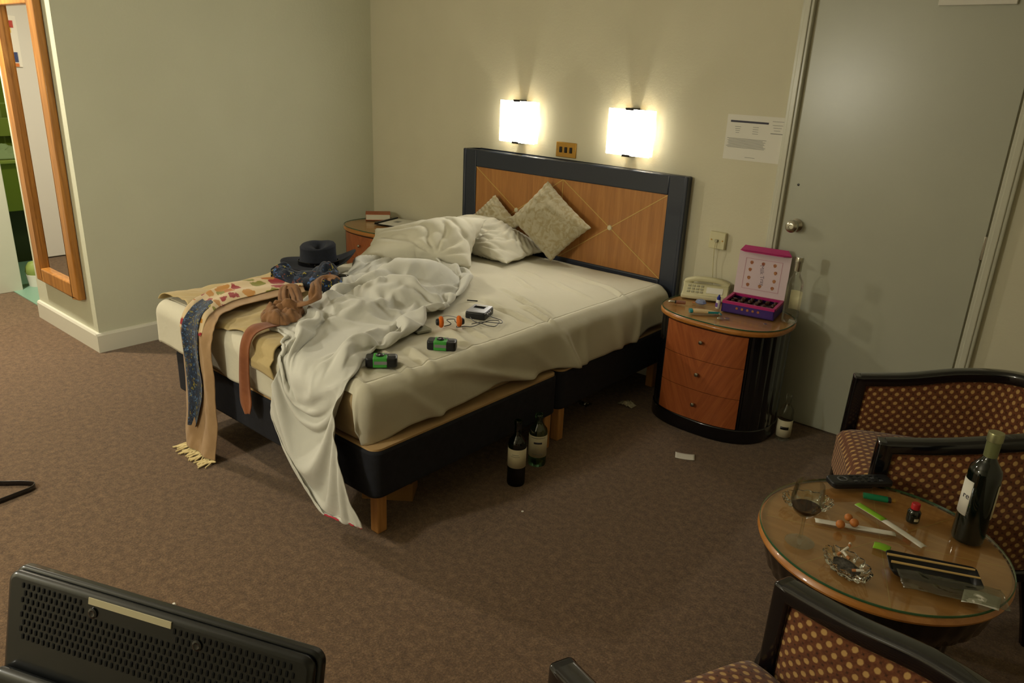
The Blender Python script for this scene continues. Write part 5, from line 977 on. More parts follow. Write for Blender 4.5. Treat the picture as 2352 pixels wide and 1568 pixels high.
0,2,2,-1,-1,-5,-29,15,-13,1,-1,-1,-2,-1,1,-2,-1,2,-1,0,1,0,1,0,1,1,0,0,2,-5,-75,-2,0,2,-2,1,-1,3,-1,1,0,0,0,-2,2,-1,0,-2,3,-1,2,-2,-17,-5,-2,0,-2,0,1,2,7,-6,-1,0,0,-2,1,0,1,1,5,16,
3,-22,-9,-3,0,0,0,0,0,0,0,1,-1,1,-1,0,0,1,2,9,22,2,-25,-10,-1,0,0,0,0,0,0,0,0,0,0,0,0,0,0,1,11,25,2,-28,-11,0,0,0,0,0,0,0,0,0,0,0,0,0,0,0,1,11,27,2,-29,-12,0,0,0,0,0,0,0,0,0,0,0,0,
0,0,0,1,13,28,1,-31,-12,0,0,0,0,0,0,0,0,0,0,0,0,0,0,0,1,14,31,1,-30,-17,0,0,0,0,0,0,0,0,0,0,0,0,0,0,0,1,19,27,5,-29,-15,-8,0,0,0,0,0,0,0,0,0,0,0,0,0,0,3,18,30,7,-29,-19,-8,-2,0,0,0,
0,0,0,0,0,0,0,0,0,0,10,19,27,3,-22,-20,-8,-4,-2,-1,-1,0,0,0,0,0,0,0,1,1,3,7,18,28,5,-25,-12,-6,-4,-2,-2,-1,-1,0,0,0,0,1,1,1,2,2,5,14,26,7,-18,-7,-3,-2,-2,-2,0,0,0,0,0,0,1,0,1,1,2,0,
6,22,14,-8,-2,-1,-2,-1,-1,0,0,0,0,0,1,-1,1,0,2,1,1,5,10,),
    ),
}


# ------------------------------------------------------------------ setting
XL, XR, YF, HC = -4.08, 3.7, -4.7, 2.42     # hall end, right wall, front wall, ceiling height
XW, YM = -1.617, -2.0025                    # left wall, mirror wall
DX0, DX1 = 1.408, 2.246                     # white door by the nightstand


def wallbox(name, lo, hi, m_):
    return struct(MB().box([(a + b) / 2 for a, b in zip(lo, hi)], [b - a for a, b in zip(lo, hi)]).build(name, m_, smooth=False))


wallbox('floor', (XL - .2, YF - .2, -.1), (XR + .2, .2, 0), mat['carpet'])
wallbox('ceiling', (XL - .2, YF - .2, HC), (XR + .2, .2, HC + .1), mat['ceiling'])
wallbox('wall_back', (XW - .12, 0, 0), (XR + .2, .12, HC), mat['wall'])
wallbox('wall_left', (XW - .12, YM, 0), (XW, 0, HC), mat['wall_green_light'])
wallbox('wall_mirror', (-2.49, YM, 0), (XW - .12, YM + .1, HC), mat['wall_green_light'])
wallbox('wall_hall', (XL, YM, 0), (-3.26, YM + .1, HC), mat['wall_pink_light'])
wallbox('wall_lintel', (-3.26, YM, 2.0), (-2.49, YM + .1, HC), mat['wall_pink_light'])
wallbox('wall_hall_end', (XL - .12, YF, 0), (XL, YM + .1, HC), mat['wall'])
wallbox('wall_front', (XL - .12, YF - .12, 0), (XR + .2, YF, HC), mat['wall'])
wallbox('wall_right', (XR, YF, 0), (XR + .12, 0, HC), mat['wall'])
# bathroom beyond the hall
wallbox('wall_bathroom', (-4.3, -0.5, 0), (XW - .12, -.4, HC), mat['tile'])
wallbox('wall_bathroom_side', (-4.4, YM + .1, 0), (-4.3, -.4, HC), mat['tile'])
wallbox('trim_bathroom_floor', (-4.3, YM + .06, 0), (XW - .12, -.5, .006), mat['tile_floor'])


def skirt(name, a, b, nrm, m_=None):
    """skirting board between floor points a, b; nrm points into the room"""
    a, b, nn = V(a + (0,)), V(b + (0,)), V(nrm + (0,))
    mb = MB()
    prof = [(0, 0), (.018, 0), (.018, .098), (.012, .11), (0, .112)]
    k = len(prof)
    vs = [p + nn * d + V((0, 0, z)) for p in (a, b) for d, z in prof]
    fs = [(i, (i + 1) % k, k + (i + 1) % k, k + i) for i in range(k)] + [tuple(range(k)), tuple(range(2 * k - 1, k - 1, -1))]
    mb.add(vs, fs)
    return struct(mb.build(name, m_ or mat['skirt'], smooth=False))


skirt('baseboard_left', (XW, YM - .018), (XW, -.0), (1, 0))
skirt('baseboard_mirror', (-2.49, YM), (XW, YM), (0, -1))
skirt('baseboard_back', (XW + .018, 0), (DX0 - .06, 0), (0, -1))
skirt('baseboard_hall', (XL, YM), (-3.3, YM), (0, -1))
skirt('baseboard_right', (DX1 + .062, 0), (XR, 0), (0, -1))


def frame_trim(name, x0, x1, y, top, wdt, ny):
    """door casing of two jambs and a head in the plane y, facing ny"""
    mb = MB()
    t = .03
    for xa, xb, za, zb in ((x0 - wdt, x0, 0, top), (x1, x1 + wdt, 0, top), (x0 - wdt, x1 + wdt, top, top + wdt)):
        mb.box(((xa + xb) / 2, y + ny * t / 2, (za + zb) / 2), (xb - xa, t, zb - za))
        mb.box(((xa + xb) / 2, y + ny * (t + .004), (za + zb) / 2), ((xb - xa) * .5, .008, (zb - za)))
    return struct(mb.build(name, mat['trim'], smooth=False, bevel=.004))


frame_trim('trim_1', DX0 - .012, DX1 + .006, 0, 2.02, .05, -1)
# bathroom casing: only its left jamb and head show
mb = MB()
mb.box((-3.225, YM - .012, 1.02), (.075, .03, 2.04)).box((-3.20, YM + .04, 1.0), (.03, .16, 2.0)).box((-3.245, YM - .03, 1.02), (.03, .012, 2.04))
mb.box((-2.87, YM - .012, 2.04), (.78, .03, .08))
struct(mb.build('trim_2', mat['trim'], smooth=False, bevel=.004))

door = thing('door_1', 'white flush door beside the right bedside cabinet', 'door', (0, 0, 0))
door['kind'] = 'structure'
MB().box(((DX0 + DX1) / 2, -.008, 1.006), (DX1 - DX0 - .006, .014, 2.0)).build('door_leaf', mat['door'], door, bevel=.002)
mb = MB()
mx_ = Matrix.Rotation(R(90), 3, 'X')
mb.lathe([(0.0, 0), (.031, 0), (.031, .006), (.02, .012), (.014, .02), (.014, .032), (.024, .038), (.03, .052), (.028, .066), (.018, .074), (.010, .074), (.009, .070), (0, .070)], 28, (1.474, -.015, .975), mtx=mx_)
mb.build('door_knob', mat['steel'], door)
MB().lathe([(0, 0), (.006, 0), (.005, .003), (0, .004)], 12, (1.452, -.015, 1.16), mtx=mx_).build('screw', mat['edge'], door)
for hz in (.25, 1.0, 1.75):
    MB().box((DX1 - .0, -.018, hz), (.012, .012, .1)).build('hinge', mat['steel'], door, bevel=.002)

n_ = thing('wall_notice', 'white framed notice fixed high on the white door', 'notice', (2.02, -.016, 2.074))
MB().box((0, -.008, .02), (.27, .016, .36)).build('frame', mat['white'], n_, bevel=.003)
MB().box((0, -.0175, .02), (.23, .003, .32)).build('sheet', mat['white'], n_)

hd = thing('door_2', 'white entrance door at the end of the hall seen in the mirror', 'door', (XL, -3.0, 0))
hd['kind'] = 'structure'
MB().box((.02, 0, 1.0), (.03, 1.5, 1.98)).build('door_leaf', plain('entrance_white', 'cfccc4', .5), hd, bevel=.003)
MB().lathe([(0, 0), (.02, 0), (.02, .04), (.028, .05), (.022, .07), (0, .072)], 20, (.035, -.65, 1.0), mtx=Matrix.Rotation(R(90), 3, 'Y')).build('door_handle', mat['steel'], hd)

# ------------------------------------------------------------------ mirror
mr = thing('tall_mirror', 'tall oak framed mirror hung beside the bathroom doorway', 'mirror', (-2.025, YM, 0))
W2, Z0, Z1, FW = .31, .285, 1.90, .085
fr = MB()
for c_, d_ in (((-W2 + FW / 2, -.022, (Z0 + Z1) / 2), (FW, .04, Z1 - Z0)), ((W2 - FW / 2, -.022, (Z0 + Z1) / 2), (FW, .04, Z1 - Z0)),
               ((0, -.022, Z0 + FW / 2), (2 * W2 - 2 * FW, .04, FW)), ((0, -.022, Z1 - FW / 2), (2 * W2 - 2 * FW, .04, FW))):
    fr.box(c_, d_)
fr.build('frame', mat['oak'], mr, bevel=.008, seg=3)
MB().box((0, -.012, (Z0 + Z1) / 2), (2 * W2 - 2 * FW + .01, .006, Z1 - Z0 - 2 * FW + .01)).build('mirror_glass', mat['mirror'], mr, smooth=False)

ps = thing('wall_poster', 'colourful framed poster on the hall wall reflected in the mirror', 'poster', (XL + .036, -2.54, 1.655))
MB().box((.006, 0, 0), (.012, .25, .36)).build('frame', mat['white'], ps, bevel=.002)
rng = random.Random(4)
for k, c_ in enumerate(('b0382a', '3c7a3a', 'd6b13a', '2a3a6a', 'c8702a')):
    y_ = (-.06, .05, -.03, 0, 0)[k]
    z_ = (.12, .03, .08, -.11, -.165)[k]
    MB().box((.0135, y_, z_), (.003, (.08, .09, .1, .2, .2)[k], (.05, .09, .04, .07, .025)[k])).build('print', plain('poster_ink_%d' % k, c_, .6), ps)

# ------------------------------------------------------------------ bathroom things
bt = thing('vanity_unit', 'olive green vanity unit glimpsed through the bathroom doorway', 'vanity unit', (-4.085, -1.40, .006))
MB().box((0, 0, .60), (.34, .92, .36)).build('cabinet_body', mat['bath'], bt, bevel=.006)
MB().box((.01, 0, .795), (.38, .95, .03)).build('counter', plain('counter_green', 'a7b05a', .25), bt, bevel=.008)
MB().box((-.05, 0, .21), (.22, .80, .42)).build('plinth', plain('plinth_dark', '2f3414', .4), bt)
MB().box((-.165, 0, 1.02), (.02, .95, .14)).build('splashback', plain('splash_green', '95a24a', .25), bt, bevel=.003)
MB().grid(lambda u, v: V((-4.20 + .30 * v, -1.78 + .62 * u, .821 + max(0, (1 - abs(2 * v - 1) ** 2.5) * (1 - abs(2 * u - 1) ** 4)) * (.05 + .09 * crease(u * 5, v * 4, 2)))), 50, 30).build('hand_towel', plain('towel_green', 'a9b58a', .95), solid=.01)
tag(bpy.data.objects['hand_towel'], 'pale green towel crumpled on the vanity counter in the bathroom', 'towel')
wb = thing('waste_bin', 'small white bin with crumpled green bag on the bathroom floor', 'bin', (-3.28, -1.66, .006))
wb.location = (-3.245, -1.765, .006)
MB().lathe([(0, 0), (.055, 0), (.065, .085), (.06, .085), (.05, .01), (0, .01)], 24).build('bin_body', mat['white'], wb)
MB().lathe([(0, .06), (.05, .06), (.066, .1), (.06, .14), (.04, .17), (.02, .155), (0, .165)], 24, mod=lambda a, j: 1 + .18 * noise.noise(V((cos(a) * 2, sin(a) * 2, j)))).build('bag', plain('bag_green', '8a9a50', .5), wb)

# ------------------------------------------------------------------ wall fittings
def make_sconce(x, label):
    t = thing('wall_sconce', label, 'wall lamp', (x, 0, 1.322), 0, 'lit sconces above the headboard')
    MB().box((0, -.006, 0), (.09, .012, .2)).build('back_plate', mat['brass'], t, bevel=.003)
    W_, H_ = .27, .235

    def f(u, v, y0=-.062):
        a = (u - .5) * 2
        return V((a * W_ / 2, y0 + .012 * a * a, (v - .5) * H_))
    MB().grid(f, 24, 2).build('glass_shade', mat['lamp_shade'], t)
    MB().grid(lambda u, v: f(u, v, -.0605), 24, 2).build('shade_light_blocker', mat['light_blocker'], t, solid=.001)  # added opaque sheet, keeps the shade's glow off the wall behind
    for s_ in (-1, 1):
        MB().box((s_ * (W_ / 2 - .0015), -.036, 0), (.002, .036, H_ - .004)).build('shade_side', mat['shade_side'], t)
    for s_ in (-1, 1):
        MB().box((0, -.033, s_ * (H_ / 2 + .001)), (.05, .066, .012)).build('clip', mat['edge'], t, bevel=.002)
    return t


make_sconce(-.238, 'lit square wall lamp above the left half of the headboard')
make_sconce(.533, 'lit square wall lamp above the right half of the headboard')

sw = thing('light_switch', 'brass plate with three dark rocker switches above the headboard', 'light switch', (.0975, 0, 1.19))
MB().box((0, -.004, 0), (.142, .008, .084)).build('plate', mat['brass'], sw, bevel=.003)
for k in (-1, 0, 1):
    MB().box((k * .036, -.010, 0), (.016, .008, .032)).build('rocker', mat['edge'], sw, bevel=.002)
for k in (-1, 1):
    MB().lathe([(0, 0), (.003, 0), (.002, .002), (0, .002)], 10, (k * .06, -.008, 0), mtx=mx_).build('screw', mat['steel'], sw)

so = thing('telephone_socket', 'cream telephone socket with a thin lead on the wall', 'socket', (1.093, 0, .836))
MB().box((0, -.012, 0), (.086, .024, .086)).build('plate', mat['ivory'], so, bevel=.004)
for k in (-1, 1):
    MB().lathe([(0, 0), (.004, 0), (.003, .003), (0, .003)], 10, (k * .03, -.024, .002), mtx=mx_).build('screw', mat['brass'], so)
MB().box((0, -.03, .0), (.016, .014, .014)).build('plug', mat['key'], so, bevel=.002)
MB().tube(cr([(0, -.036, 0), (-.001, -.04, -.03), (-.003, -.03, -.1), (.004, -.03, -.17), (.012, -.035, -.235)], 24), .0022, 6).build('lead', mat['ivory'], so)

pn = thing('paper_notice', 'white printed sheet taped to the wall beside the door frame', 'notice', (1.202, 0, 1.345))
MB().box((0, -.001, 0), (.297, .0015, .21)).build('sheet', mat['white'], pn, smooth=False)
mb = MB().box((-.035, -.0022, .074), (.19, .0008, .009))
mb.build('heading', mat['dark_print'], pn, smooth=False)
mb = MB()
rng = random.Random(2)
for k in range(9):
    mb.box((-.04 + rng.uniform(-.003, .002), -.0022, -.005 - k * .0052), (.19 + rng.uniform(-.02, .01), .0006, .0022))
for k in range(4):
    mb.box((-.09, -.0022, .05 - k * .009), (.03 - .004 * k, .0006, .002))
    mb.box((.0, -.0022, .052 - k * .01), (.028, .0006, .002))
mb.box((.105, -.0022, .03), (.06, .0006, .004)).box((.105, -.0022, .085), (.055, .0006, .002))
for k in range(3):
    mb.box((.105, -.0022, .068 - k * .012), (.05 - .01 * k, .0006, .002))
mb.box((-.01, -.0022, -.09), (.05, .0006, .002))
mb.build('print', mat['grey_print'], pn, smooth=False)

# ------------------------------------------------------------------ headboard
hb = thing('headboard', 'dark framed headboard with orange veneer and pale diamond inlay', 'headboard', (.121, 0, 0))
HW, HT, HB_, B = .786, 1.134, .30, .105
fr = MB()
for c_, d_ in (((-HW + B / 2, -.026, (HB_ + HT) / 2), (B, .05, HT - HB_)), ((HW - B / 2, -.026, (HB_ + HT) / 2), (B, .05, HT - HB_)),
               ((0, -.026, HT - B / 2), (2 * HW - 2 * B, .05, B)), ((0, -.026, .43), (2 * HW - 2 * B, .05, .30))):
    fr.box(c_, d_)
fr.build('frame', mat['frame'], hb, bevel=.008, seg=3)
PX, PZ0, PZ1 = HW - B, .58, HT - B
for s_ in (-1, 1):
    MB().box((s_ * (HW - .008), -.046, (HB_ + HT) / 2 + .01), (.022, .022, HT - HB_ - .02)).build('beading', mat['frame'], hb, bevel=.006)
for s_ in (-1, 1):
    MB().box((s_ * PX / 2, -.03, (PZ0 + PZ1) / 2), (PX - .001, .03, PZ1 - PZ0)).build('veneer_panel', mat['veneer'], hb, smooth=False)
    ang = math.atan2(PZ1 - PZ0, PX)
    for q_ in (-1, 1):
        MB().box((s_ * PX / 2, -.0455, (PZ0 + PZ1) / 2), (math.hypot(PX, PZ1 - PZ0), .002, .0045), mtx=Matrix.Rotation(q_ * ang, 3, 'Y')).build('inlay_line', mat['inlay'], hb, smooth=False)
    MB().lathe([(0, 0), (.015, 0), (.013, .006), (.007, .009), (0, .01)], 20, (s_ * PX / 2, -.045, (PZ0 + PZ1) / 2), mtx=mx_).build('stud', mat['stud'], hb)
MB().box((0, -.0455, (PZ0 + PZ1) / 2), (.0045, .002, PZ1 - PZ0)).build('inlay_line', mat['inlay'], hb, smooth=False)

# ------------------------------------------------------------------ bed
BXL, BXR, BYF, BYM, BYH = -.48, .924, -2.12, -1.066, -.056
bed = thing('divan_bed', 'double divan bed with black fabric base on pine legs', 'bed', ((BXL + BXR) / 2, BYF, 0))
bo = bed.location
for y0, y1 in ((BYF, BYM - .004), (BYM + .004, BYH)):
    o_ = rrect(BXR - BXL, y1 - y0, .045, 6)
    cx, cy = 0, (y0 + y1) / 2 - bo.y
    prism([(x + cx, y + cy) for x, y in o_], .165, .35).build('divan_base', mat['divan'], bed, bevel=.012, seg=3)
    o2 = rrect(BXR - BXL - .012, y1 - y0 - .012, .04, 6)
    prism([(x + cx, y + cy) for x, y in o2], .350, .358).build('base_top', mat['ledge'], bed)
for lx, ly in ((BXR - .055, BYF + .06), (BXL + .07, BYF + .06), (BXR - .03, BYM - .06), (BXL + .06, BYM - .06), (BXR - .04, BYM + .055), (BXL + .06, BYM + .055), (BXR - .06, BYH - .07), (BXL + .07, BYH - .07)):
    MB().box((lx - bo.x, ly - bo.y, .0835), (.043, .043, .167)).build('leg', mat['leg'], bed, bevel=.004)
MXL, MXR, MYF, MYH, MZ = -.60, .868, -2.122, -.062, .556
prism([(x + (MXL + MXR) / 2 - bo.x, y + (MYF + MYH) / 2 - bo.y) for x, y in rrect(MXR - MXL, MYH - MYF, .06, 8)], .358, MZ).build('mattress', mat['beige'], bed, bevel=.045, seg=5)


def bend(t, lo, hi, r):
    """position and drop of arc length t laid over rounded edges at lo and hi"""
    if t > hi - r:
        s_ = t - (hi - r)
        if s_ < r * pi / 2:
            return hi - r + r * sin(s_ / r), r * (1 - cos(s_ / r))
        return hi, r + s_ - r * pi / 2
    if t < lo + r:
        s_ = (lo + r) - t
        if s_ < r * pi / 2:
            return lo + r - r * sin(s_ / r), r * (1 - cos(s_ / r))
        return lo, r + s_ - r * pi / 2
    return t, 0.0


ST = MZ + .009
ER = .06                                                    # rounding of the sheet over the mattress edge
IX0, IX1, IY0, IY1 = MXL - .01 + ER, MXR + .012 - ER, MYF - .012 + ER, MYH - .03


def pull(a, b, x0, y0, x1, y1, wd, h):
    """one soft wrinkle from (x0, y0) to (x1, y1)"""
    L2 = (x1 - x0) ** 2 + (y1 - y0) ** 2
    k = ((a - x0) * (x1 - x0) + (b - y0) * (y1 - y0)) / L2
    d = ((a - x0) * (y1 - y0) - (b - y0) * (x1 - x0)) / math.sqrt(L2)
    d += .012 * noise.noise(V((a * 9, b * 9, x0)))
    g = math.exp(-(d / wd) ** 2) - .55 * math.exp(-((d - 1.5 * wd) / (wd * .8)) ** 2)
    return 1.35 * h * g * sstep(0, .3, k) * sstep(0, .3, 1 - k)


PULLS = [(.35, -1.0, .86, -1.13, .014, .011), (.45, -.84, .84, -1.0, .012, .010), (.30, -.78, .62, -.90, .014, .008), (.55, -.94, .88, -1.05, .012, .012),
         (.45, -1.78, .90, -1.90, .020, .011), (.50, -1.93, .84, -2.06, .018, .011), (.62, -1.72, .88, -1.78, .020, .009), (.40, -.48, .78, -.62, .014, .007),
         (.55, -1.44, .86, -1.55, .020, .009), (.62, -.33, .86, -.46, .012, .008), (.58, -1.36, .84, -1.42, .015, .007), (.18, -.55, .5, -.72, .014, .007),
         (.35, -.30, .7, -.36, .016, .006), (.62, -2.0, .86, -2.10, .014, .010), (.1, -.42, .38, -.5, .014, .006)]


def top_z(a, b):
    return ST + .004 * fb(a * 4 + b * 1.5, b * 4 - a, .3) + sum(pull(a, b, *p) for p in PULLS)


mbs = MB()
NA, NB = 150, 210
top_grid = lambda u, v: V((IX0 + (IX1 - IX0) * u, IY0 + (IY1 - IY0) * v, top_z(IX0 + (IX1 - IX0) * u, IY0 + (IY1 - IY0) * v)))
mbs.grid(top_grid, NA, NB)
per = []                                                    # (point, normal, hem length)
for k in range(70, 0, -1):
    yy = IY0 + (IY1 - IY0) * k / 70
    per.append(((IX0, yy), (-1, 0), .215))
for k in range(13):
    an = R(180 + 90 * k / 12)
    per.append(((IX0, IY0), (cos(an), sin(an)), .225))
for k in range(1, NA):
    xx = IX0 + (IX1 - IX0) * k / NA
    D_ = .222 + .012 * noise.noise(V((xx * 4, 2, 2)))
    D_ += (.055 - D_) * sstep(.50, .56, xx)
    per.append(((xx, IY0), (0, -1), D_))
for k in range(19):
    an = R(-90 + 90 * k / 18)
    per.append(((IX1, IY0), (cos(an), sin(an)), .055 + .21 * sstep(0, 9, k) - .025 * sstep(10, 18, k)))
for k in range(1, NB + 1):
    yy = IY0 + (IY1 - IY0) * k / NB
    D_ = .214 + .014 * noise.noise(V((yy * 3, 7, 0))) + .030 * sstep(-1.12, -.95, yy) + .03 * sstep(-1.9, -2.06, yy) - .035 * sstep(-.45, -.30, yy)
    per.append(((IX1, yy), (1, 0), D_))


def skirt_pt(u, v):
    (px_, py_), (nx, ny), D_ = per[round(u * (len(per) - 1))]
    t_ = D_ * v
    th = min(t_ / ER, pi / 2)
    out, dz = ER * sin(th), ER * (1 - cos(th))
    if t_ > ER * pi / 2:
        dz += t_ - ER * pi / 2
    k = max(0, (t_ - .05) / .17)
    s_ = py_ if nx > .5 else px_
    if nx > .5:
        wv = .016 * noise.noise(V((s_ * 5.5, k * 1.2, 1))) + .006 * sin(s_ * 11 + 2.0 * k) + .008
        wv += .034 * math.exp(-((s_ + 1.72 - .46 * k) / .05) ** 2) - .016 * math.exp(-((s_ + 1.84 - .46 * k) / .06) ** 2)
        wv += .022 * math.exp(-((s_ + 1.98 - .20 * k) / .03) ** 2)
        wv += .024 * math.exp(-((s_ + 1.02 - .06 * k) / .022) ** 2) + .016 * math.exp(-((s_ + .84 + .05 * k) / .03) ** 2)
        wv += .018 * math.exp(-((s_ + .60) / .035) ** 2) + .024 * math.exp(-((s_ + .36 + .1 * k) / .028) ** 2) + .012 * math.exp(-((s_ + 1.30 - .2 * k) / .04) ** 2)
    else:
        wv = .008 * noise.noise(V((s_ * 7, k, 4))) + .004 + .004 * sin(s_ * 16)
        if abs(nx) > .01 and nx > 0:
            wv += .016 * sin(nx * pi)
    far = sstep(-1.12, -.95, s_) * (nx > .5)
    wv += .040 * far
    out += wv * min(1, k) ** .8
    top = top_z(px_, py_) - ST
    return V((px_ + nx * out, py_ + ny * out, max(.3605 - .04 * far * min(1, k) ** 4, ST - dz + top * (1 - min(1, t_ / .07)))))


mbs.grid(skirt_pt, len(per) - 1, 22)
bsh = mbs.build('bed_sheet', mat['sheet'], solid=.002, angle=180)
tag(bsh, 'rumpled white fitted sheet covering the mattress', 'bed sheet')

# duvet: a bunched length of white cover from the pillows over the foot of the bed to the floor
DUVET_U, DUVET_V, BAG_U, BAG_V = 46, 106, 22, 15


def folds(x, y, seed, lam, ang0):
    """drawn-out cloth folds: round backs, sharp valleys"""
    an = ang0 + 1.1 * noise.noise(V((x * 1.9, y * 1.9, seed)))
    ph = 2 * pi * ((x - .1) * cos(an) + (y + 1.5) * sin(an)) / lam + 2.6 * noise.noise(V((x * 4.5, y * 4.5, seed + 5)))
    return abs(sin(ph / 2)) ** .75


def unpack(key):
    out = []
    for steps in CLOTH[key]:
        t_, row = 0, []
        for q_ in steps:
            t_ += q_
            row.append(t_ * .001)
        out.append(row)
    return [V(p) for p in zip(*out)]


dv = thing('duvet', 'crumpled white duvet bunched across the bed and trailing to the carpet', 'duvet', (0, 0, 0))
dvv = unpack('duvet')
for p in dvv:
    k = sstep(-2.13, -1.95, p.y)
    p.z += (p.z - .575) * .38 * k if p.z > .575 else 0
mb = MB()
mb.add(dvv, [(j * (DUVET_U + 1) + i, j * (DUVET_U + 1) + i + 1, (j + 1) * (DUVET_U + 1) + i + 1, (j + 1) * (DUVET_U + 1) + i) for j in range(DUVET_V) for i in range(DUVET_U)])
mb.build('cover', mat['duvet'], dv, solid=.004, sub=1, angle=180, offset=1.0)
hem = [dvv[DUVET_V * (DUVET_U + 1) + i] + V((0, -.004, .002)) for i in range(2, DUVET_U + 1, 2)]
MB().tube(hem, .0032, 6).build('hem_stitching', mat['red'], dv, label='thin red hem stitching')


# pillows
def bag(key, name, label, m_, shape, group, up=4):
    vs = unpack(key)
    idx, k = {}, 0
    for s_ in (1, -1):
        for j in range(BAG_V + 1):
            for i in range(BAG_U + 1):
                if s_ == -1 and (i in (0, BAG_U) or j in (0, BAG_V)):
                    idx[s_, i, j] = idx[1, i, j]
                    continue
                idx[s_, i, j] = k
                k += 1
    mb_ = MB()
    NU_, NV_ = BAG_U * up, BAG_V * up
    for s_ in (1, -1):
        rws = [cr([tuple(vs[idx[s_, i, j]]) for i in range(BAG_U + 1)], NU_ + 1) for j in range(BAG_V + 1)]
        cls = [cr([r_[i] for r_ in rws], NV_ + 1) for i in range(NU_ + 1)]
        mb_.grid(lambda u, v: shape(V(cls[round(u * NU_)][round(v * NV_)]), u, v, s_), NU_, NV_)
    o_ = mb_.build(name, m_, angle=180)
    bm = bmesh.new()
    bm.from_mesh(o_.data)
    bmesh.ops.remove_doubles(bm, verts=bm.verts, dist=.0004)
    bmesh.ops.recalc_face_normals(bm, faces=bm.faces)
    bm.to_mesh(o_.data)
    bm.free()
    return tag(o_, label, 'pillow', group)


def radial(u, v, u0, v0, n_, seed):
    """creases fanning out from a pinched spot"""
    r_ = math.hypot((u - u0) * 1.45, v - v0)
    an = math.atan2(v - v0, (u - u0) * 1.45)
    return (abs(sin(an * n_ + 1.6 * noise.noise(V((u * 4, v * 4, seed))))) ** .8 - .5) * sstep(.03, .2, r_) * (1 - sstep(.30, .95, r_))


def front_shape(p, u, v, s_):
    z = .576 + (p.z - .576) * (.58 + .32 * sstep(.05, .75, u))
    e = 16 * u * (1 - u) * v * (1 - v)
    d_ = .028 * radial(u, v, .72, .06, 6, 1) + .026 * (folds(u * .7, v * .5, 3, .15, R(70)) - .5) * min(1, e * 1.5)
    return V((p.x, p.y, z)) + V((.30, -.42, .62)) * d_ * min(1, e * 3 + .1)


def back_shape(p, u, v, s_):
    z = .576 + (p.z - .576) * (.86 - .52 * sstep(.45, 1.0, u))
    e = 16 * u * (1 - u) * v * (1 - v)
    d_ = .024 * radial(u, v, .62, .05, 6, 5) + .018 * (folds(u * .7, v * .5, 8, .14, R(20)) - .5) * min(1, e * 1.5)
    return V((p.x - .035, p.y + .01, z)) + V((.1, -.3, .75)) * d_ * min(1, e * 3 + .1)


bag('pillow_front', 'pillow', 'plump creased white pillow in front, nearest the black hat', mat['pillow'], front_shape, 'bed pillows')
bag('pillow_back', 'pillow', 'flattened white pillow behind, lying against the headboard cushions', mat['pillow'], back_shape, 'bed pillows')


def cushion4(label, P, T_, seed, N):
    """cushion stretched between four corner points (left, bottom, right, top)"""
    a_, b_, c_, d_ = (V(p) for p in P)
    N = V(N).normalized()
    mb_ = MB()
    for s_ in (-1, 1):
        def f(u, v, s_=s_):
            a, b = u * 2 - 1, v * 2 - 1
            uu = .5 + a * .5 * (1 - .05 * (1 - b * b) * abs(a))
            vv = .5 + b * .5 * (1 - .05 * (1 - a * a) * abs(b))
            p = a_ * (1 - uu) * (1 - vv) + b_ * uu * (1 - vv) + c_ * uu * vv + d_ * (1 - uu) * vv
            th = (max(0, 1 - abs(a) ** 3) * max(0, 1 - abs(b) ** 3)) ** .6
            w_ = .010 * crease(a * 2 + seed, b * 2, s_) * th + .004 * sin(a * 25 + seed) * (1 - th) * abs(b) + .004 * sin(b * 25) * (1 - th) * abs(a)
            return p + N * (s_ * (T_ / 2 * th) + w_)
        mb_.grid(f, 50, 50)
    o_ = mb_.build('scatter_cushion', mat['cushion'], angle=180)
    bm = bmesh.new()
    bm.from_mesh(o_.data)
    bmesh.ops.remove_doubles(bm, verts=bm.verts, dist=.0005)
    bmesh.ops.recalc_face_normals(bm, faces=bm.faces)
    bm.to_mesh(o_.data)
    bm.free()
    return tag(o_, label, 'cushion', 'beige damask cushions')


cushion4('large beige damask cushion standing on its corner against the headboard centre', [(-.17, -.16, .775), (.175, -.19, .578), (.39, -.12, .80), (.045, -.09, 1.015)], .11, 1.0, (0, -1, .25))
cushion4('beige damask cushion half hidden behind the pillows at the headboard left', [(-.50, -.13, .745), (-.27, -.16, .60), (-.125, -.12, .735), (-.365, -.085, .885)], .06, 4.0, (0, -1, .25))

# ------------------------------------------------------------------ clothes on the bed
def coat_pt(u, v):
    xL = -.735 + .12 * v + .10 * (1 - v) ** 3
    xR = .02 + .38 * v
    a = xL + (xR - xL) * u
    yend = -2.10 + .02 * sin(u * 9) - .055 * math.exp(-((u - .40) / .10) ** 2) - .13 * sstep(.70, .86, u)
    b = (-1.30 - .04 * sin(u * 5)) * (1 - v) + yend * v
    x, da = bend(a, MXL - .02, 9, .06)
    y, db = bend(b, MYF - .022, 9, .06)
    z = ST + .012 - da - db
    lift = .016 * crease(a * 5 + 2, b * 4, 6) + .010 * crease(a * 9 - b * 6, b * 4, 2)
    lift += .030 * math.exp(-((v - .18) / .12) ** 2) * (1 - u) * (1 - da * 6 if da < .16 else 0)
    lift += .012 * sin(u * 9) * sstep(.85, 1, v) * (db < .03)
    z += lift if db < .05 else lift * .3
    if db > .05:
        y -= .01 + lift * .6
    if da > .05:
        x -= .008 + lift * .3
    return V((x, y, z))


MB().grid(coat_pt, 120, 110).build('coat', mat['coat'], solid=.004, angle=180, offset=1)
tag(bpy.data.objects['coat'], 'beige cotton coat spread open over the foot of the bed', 'coat')


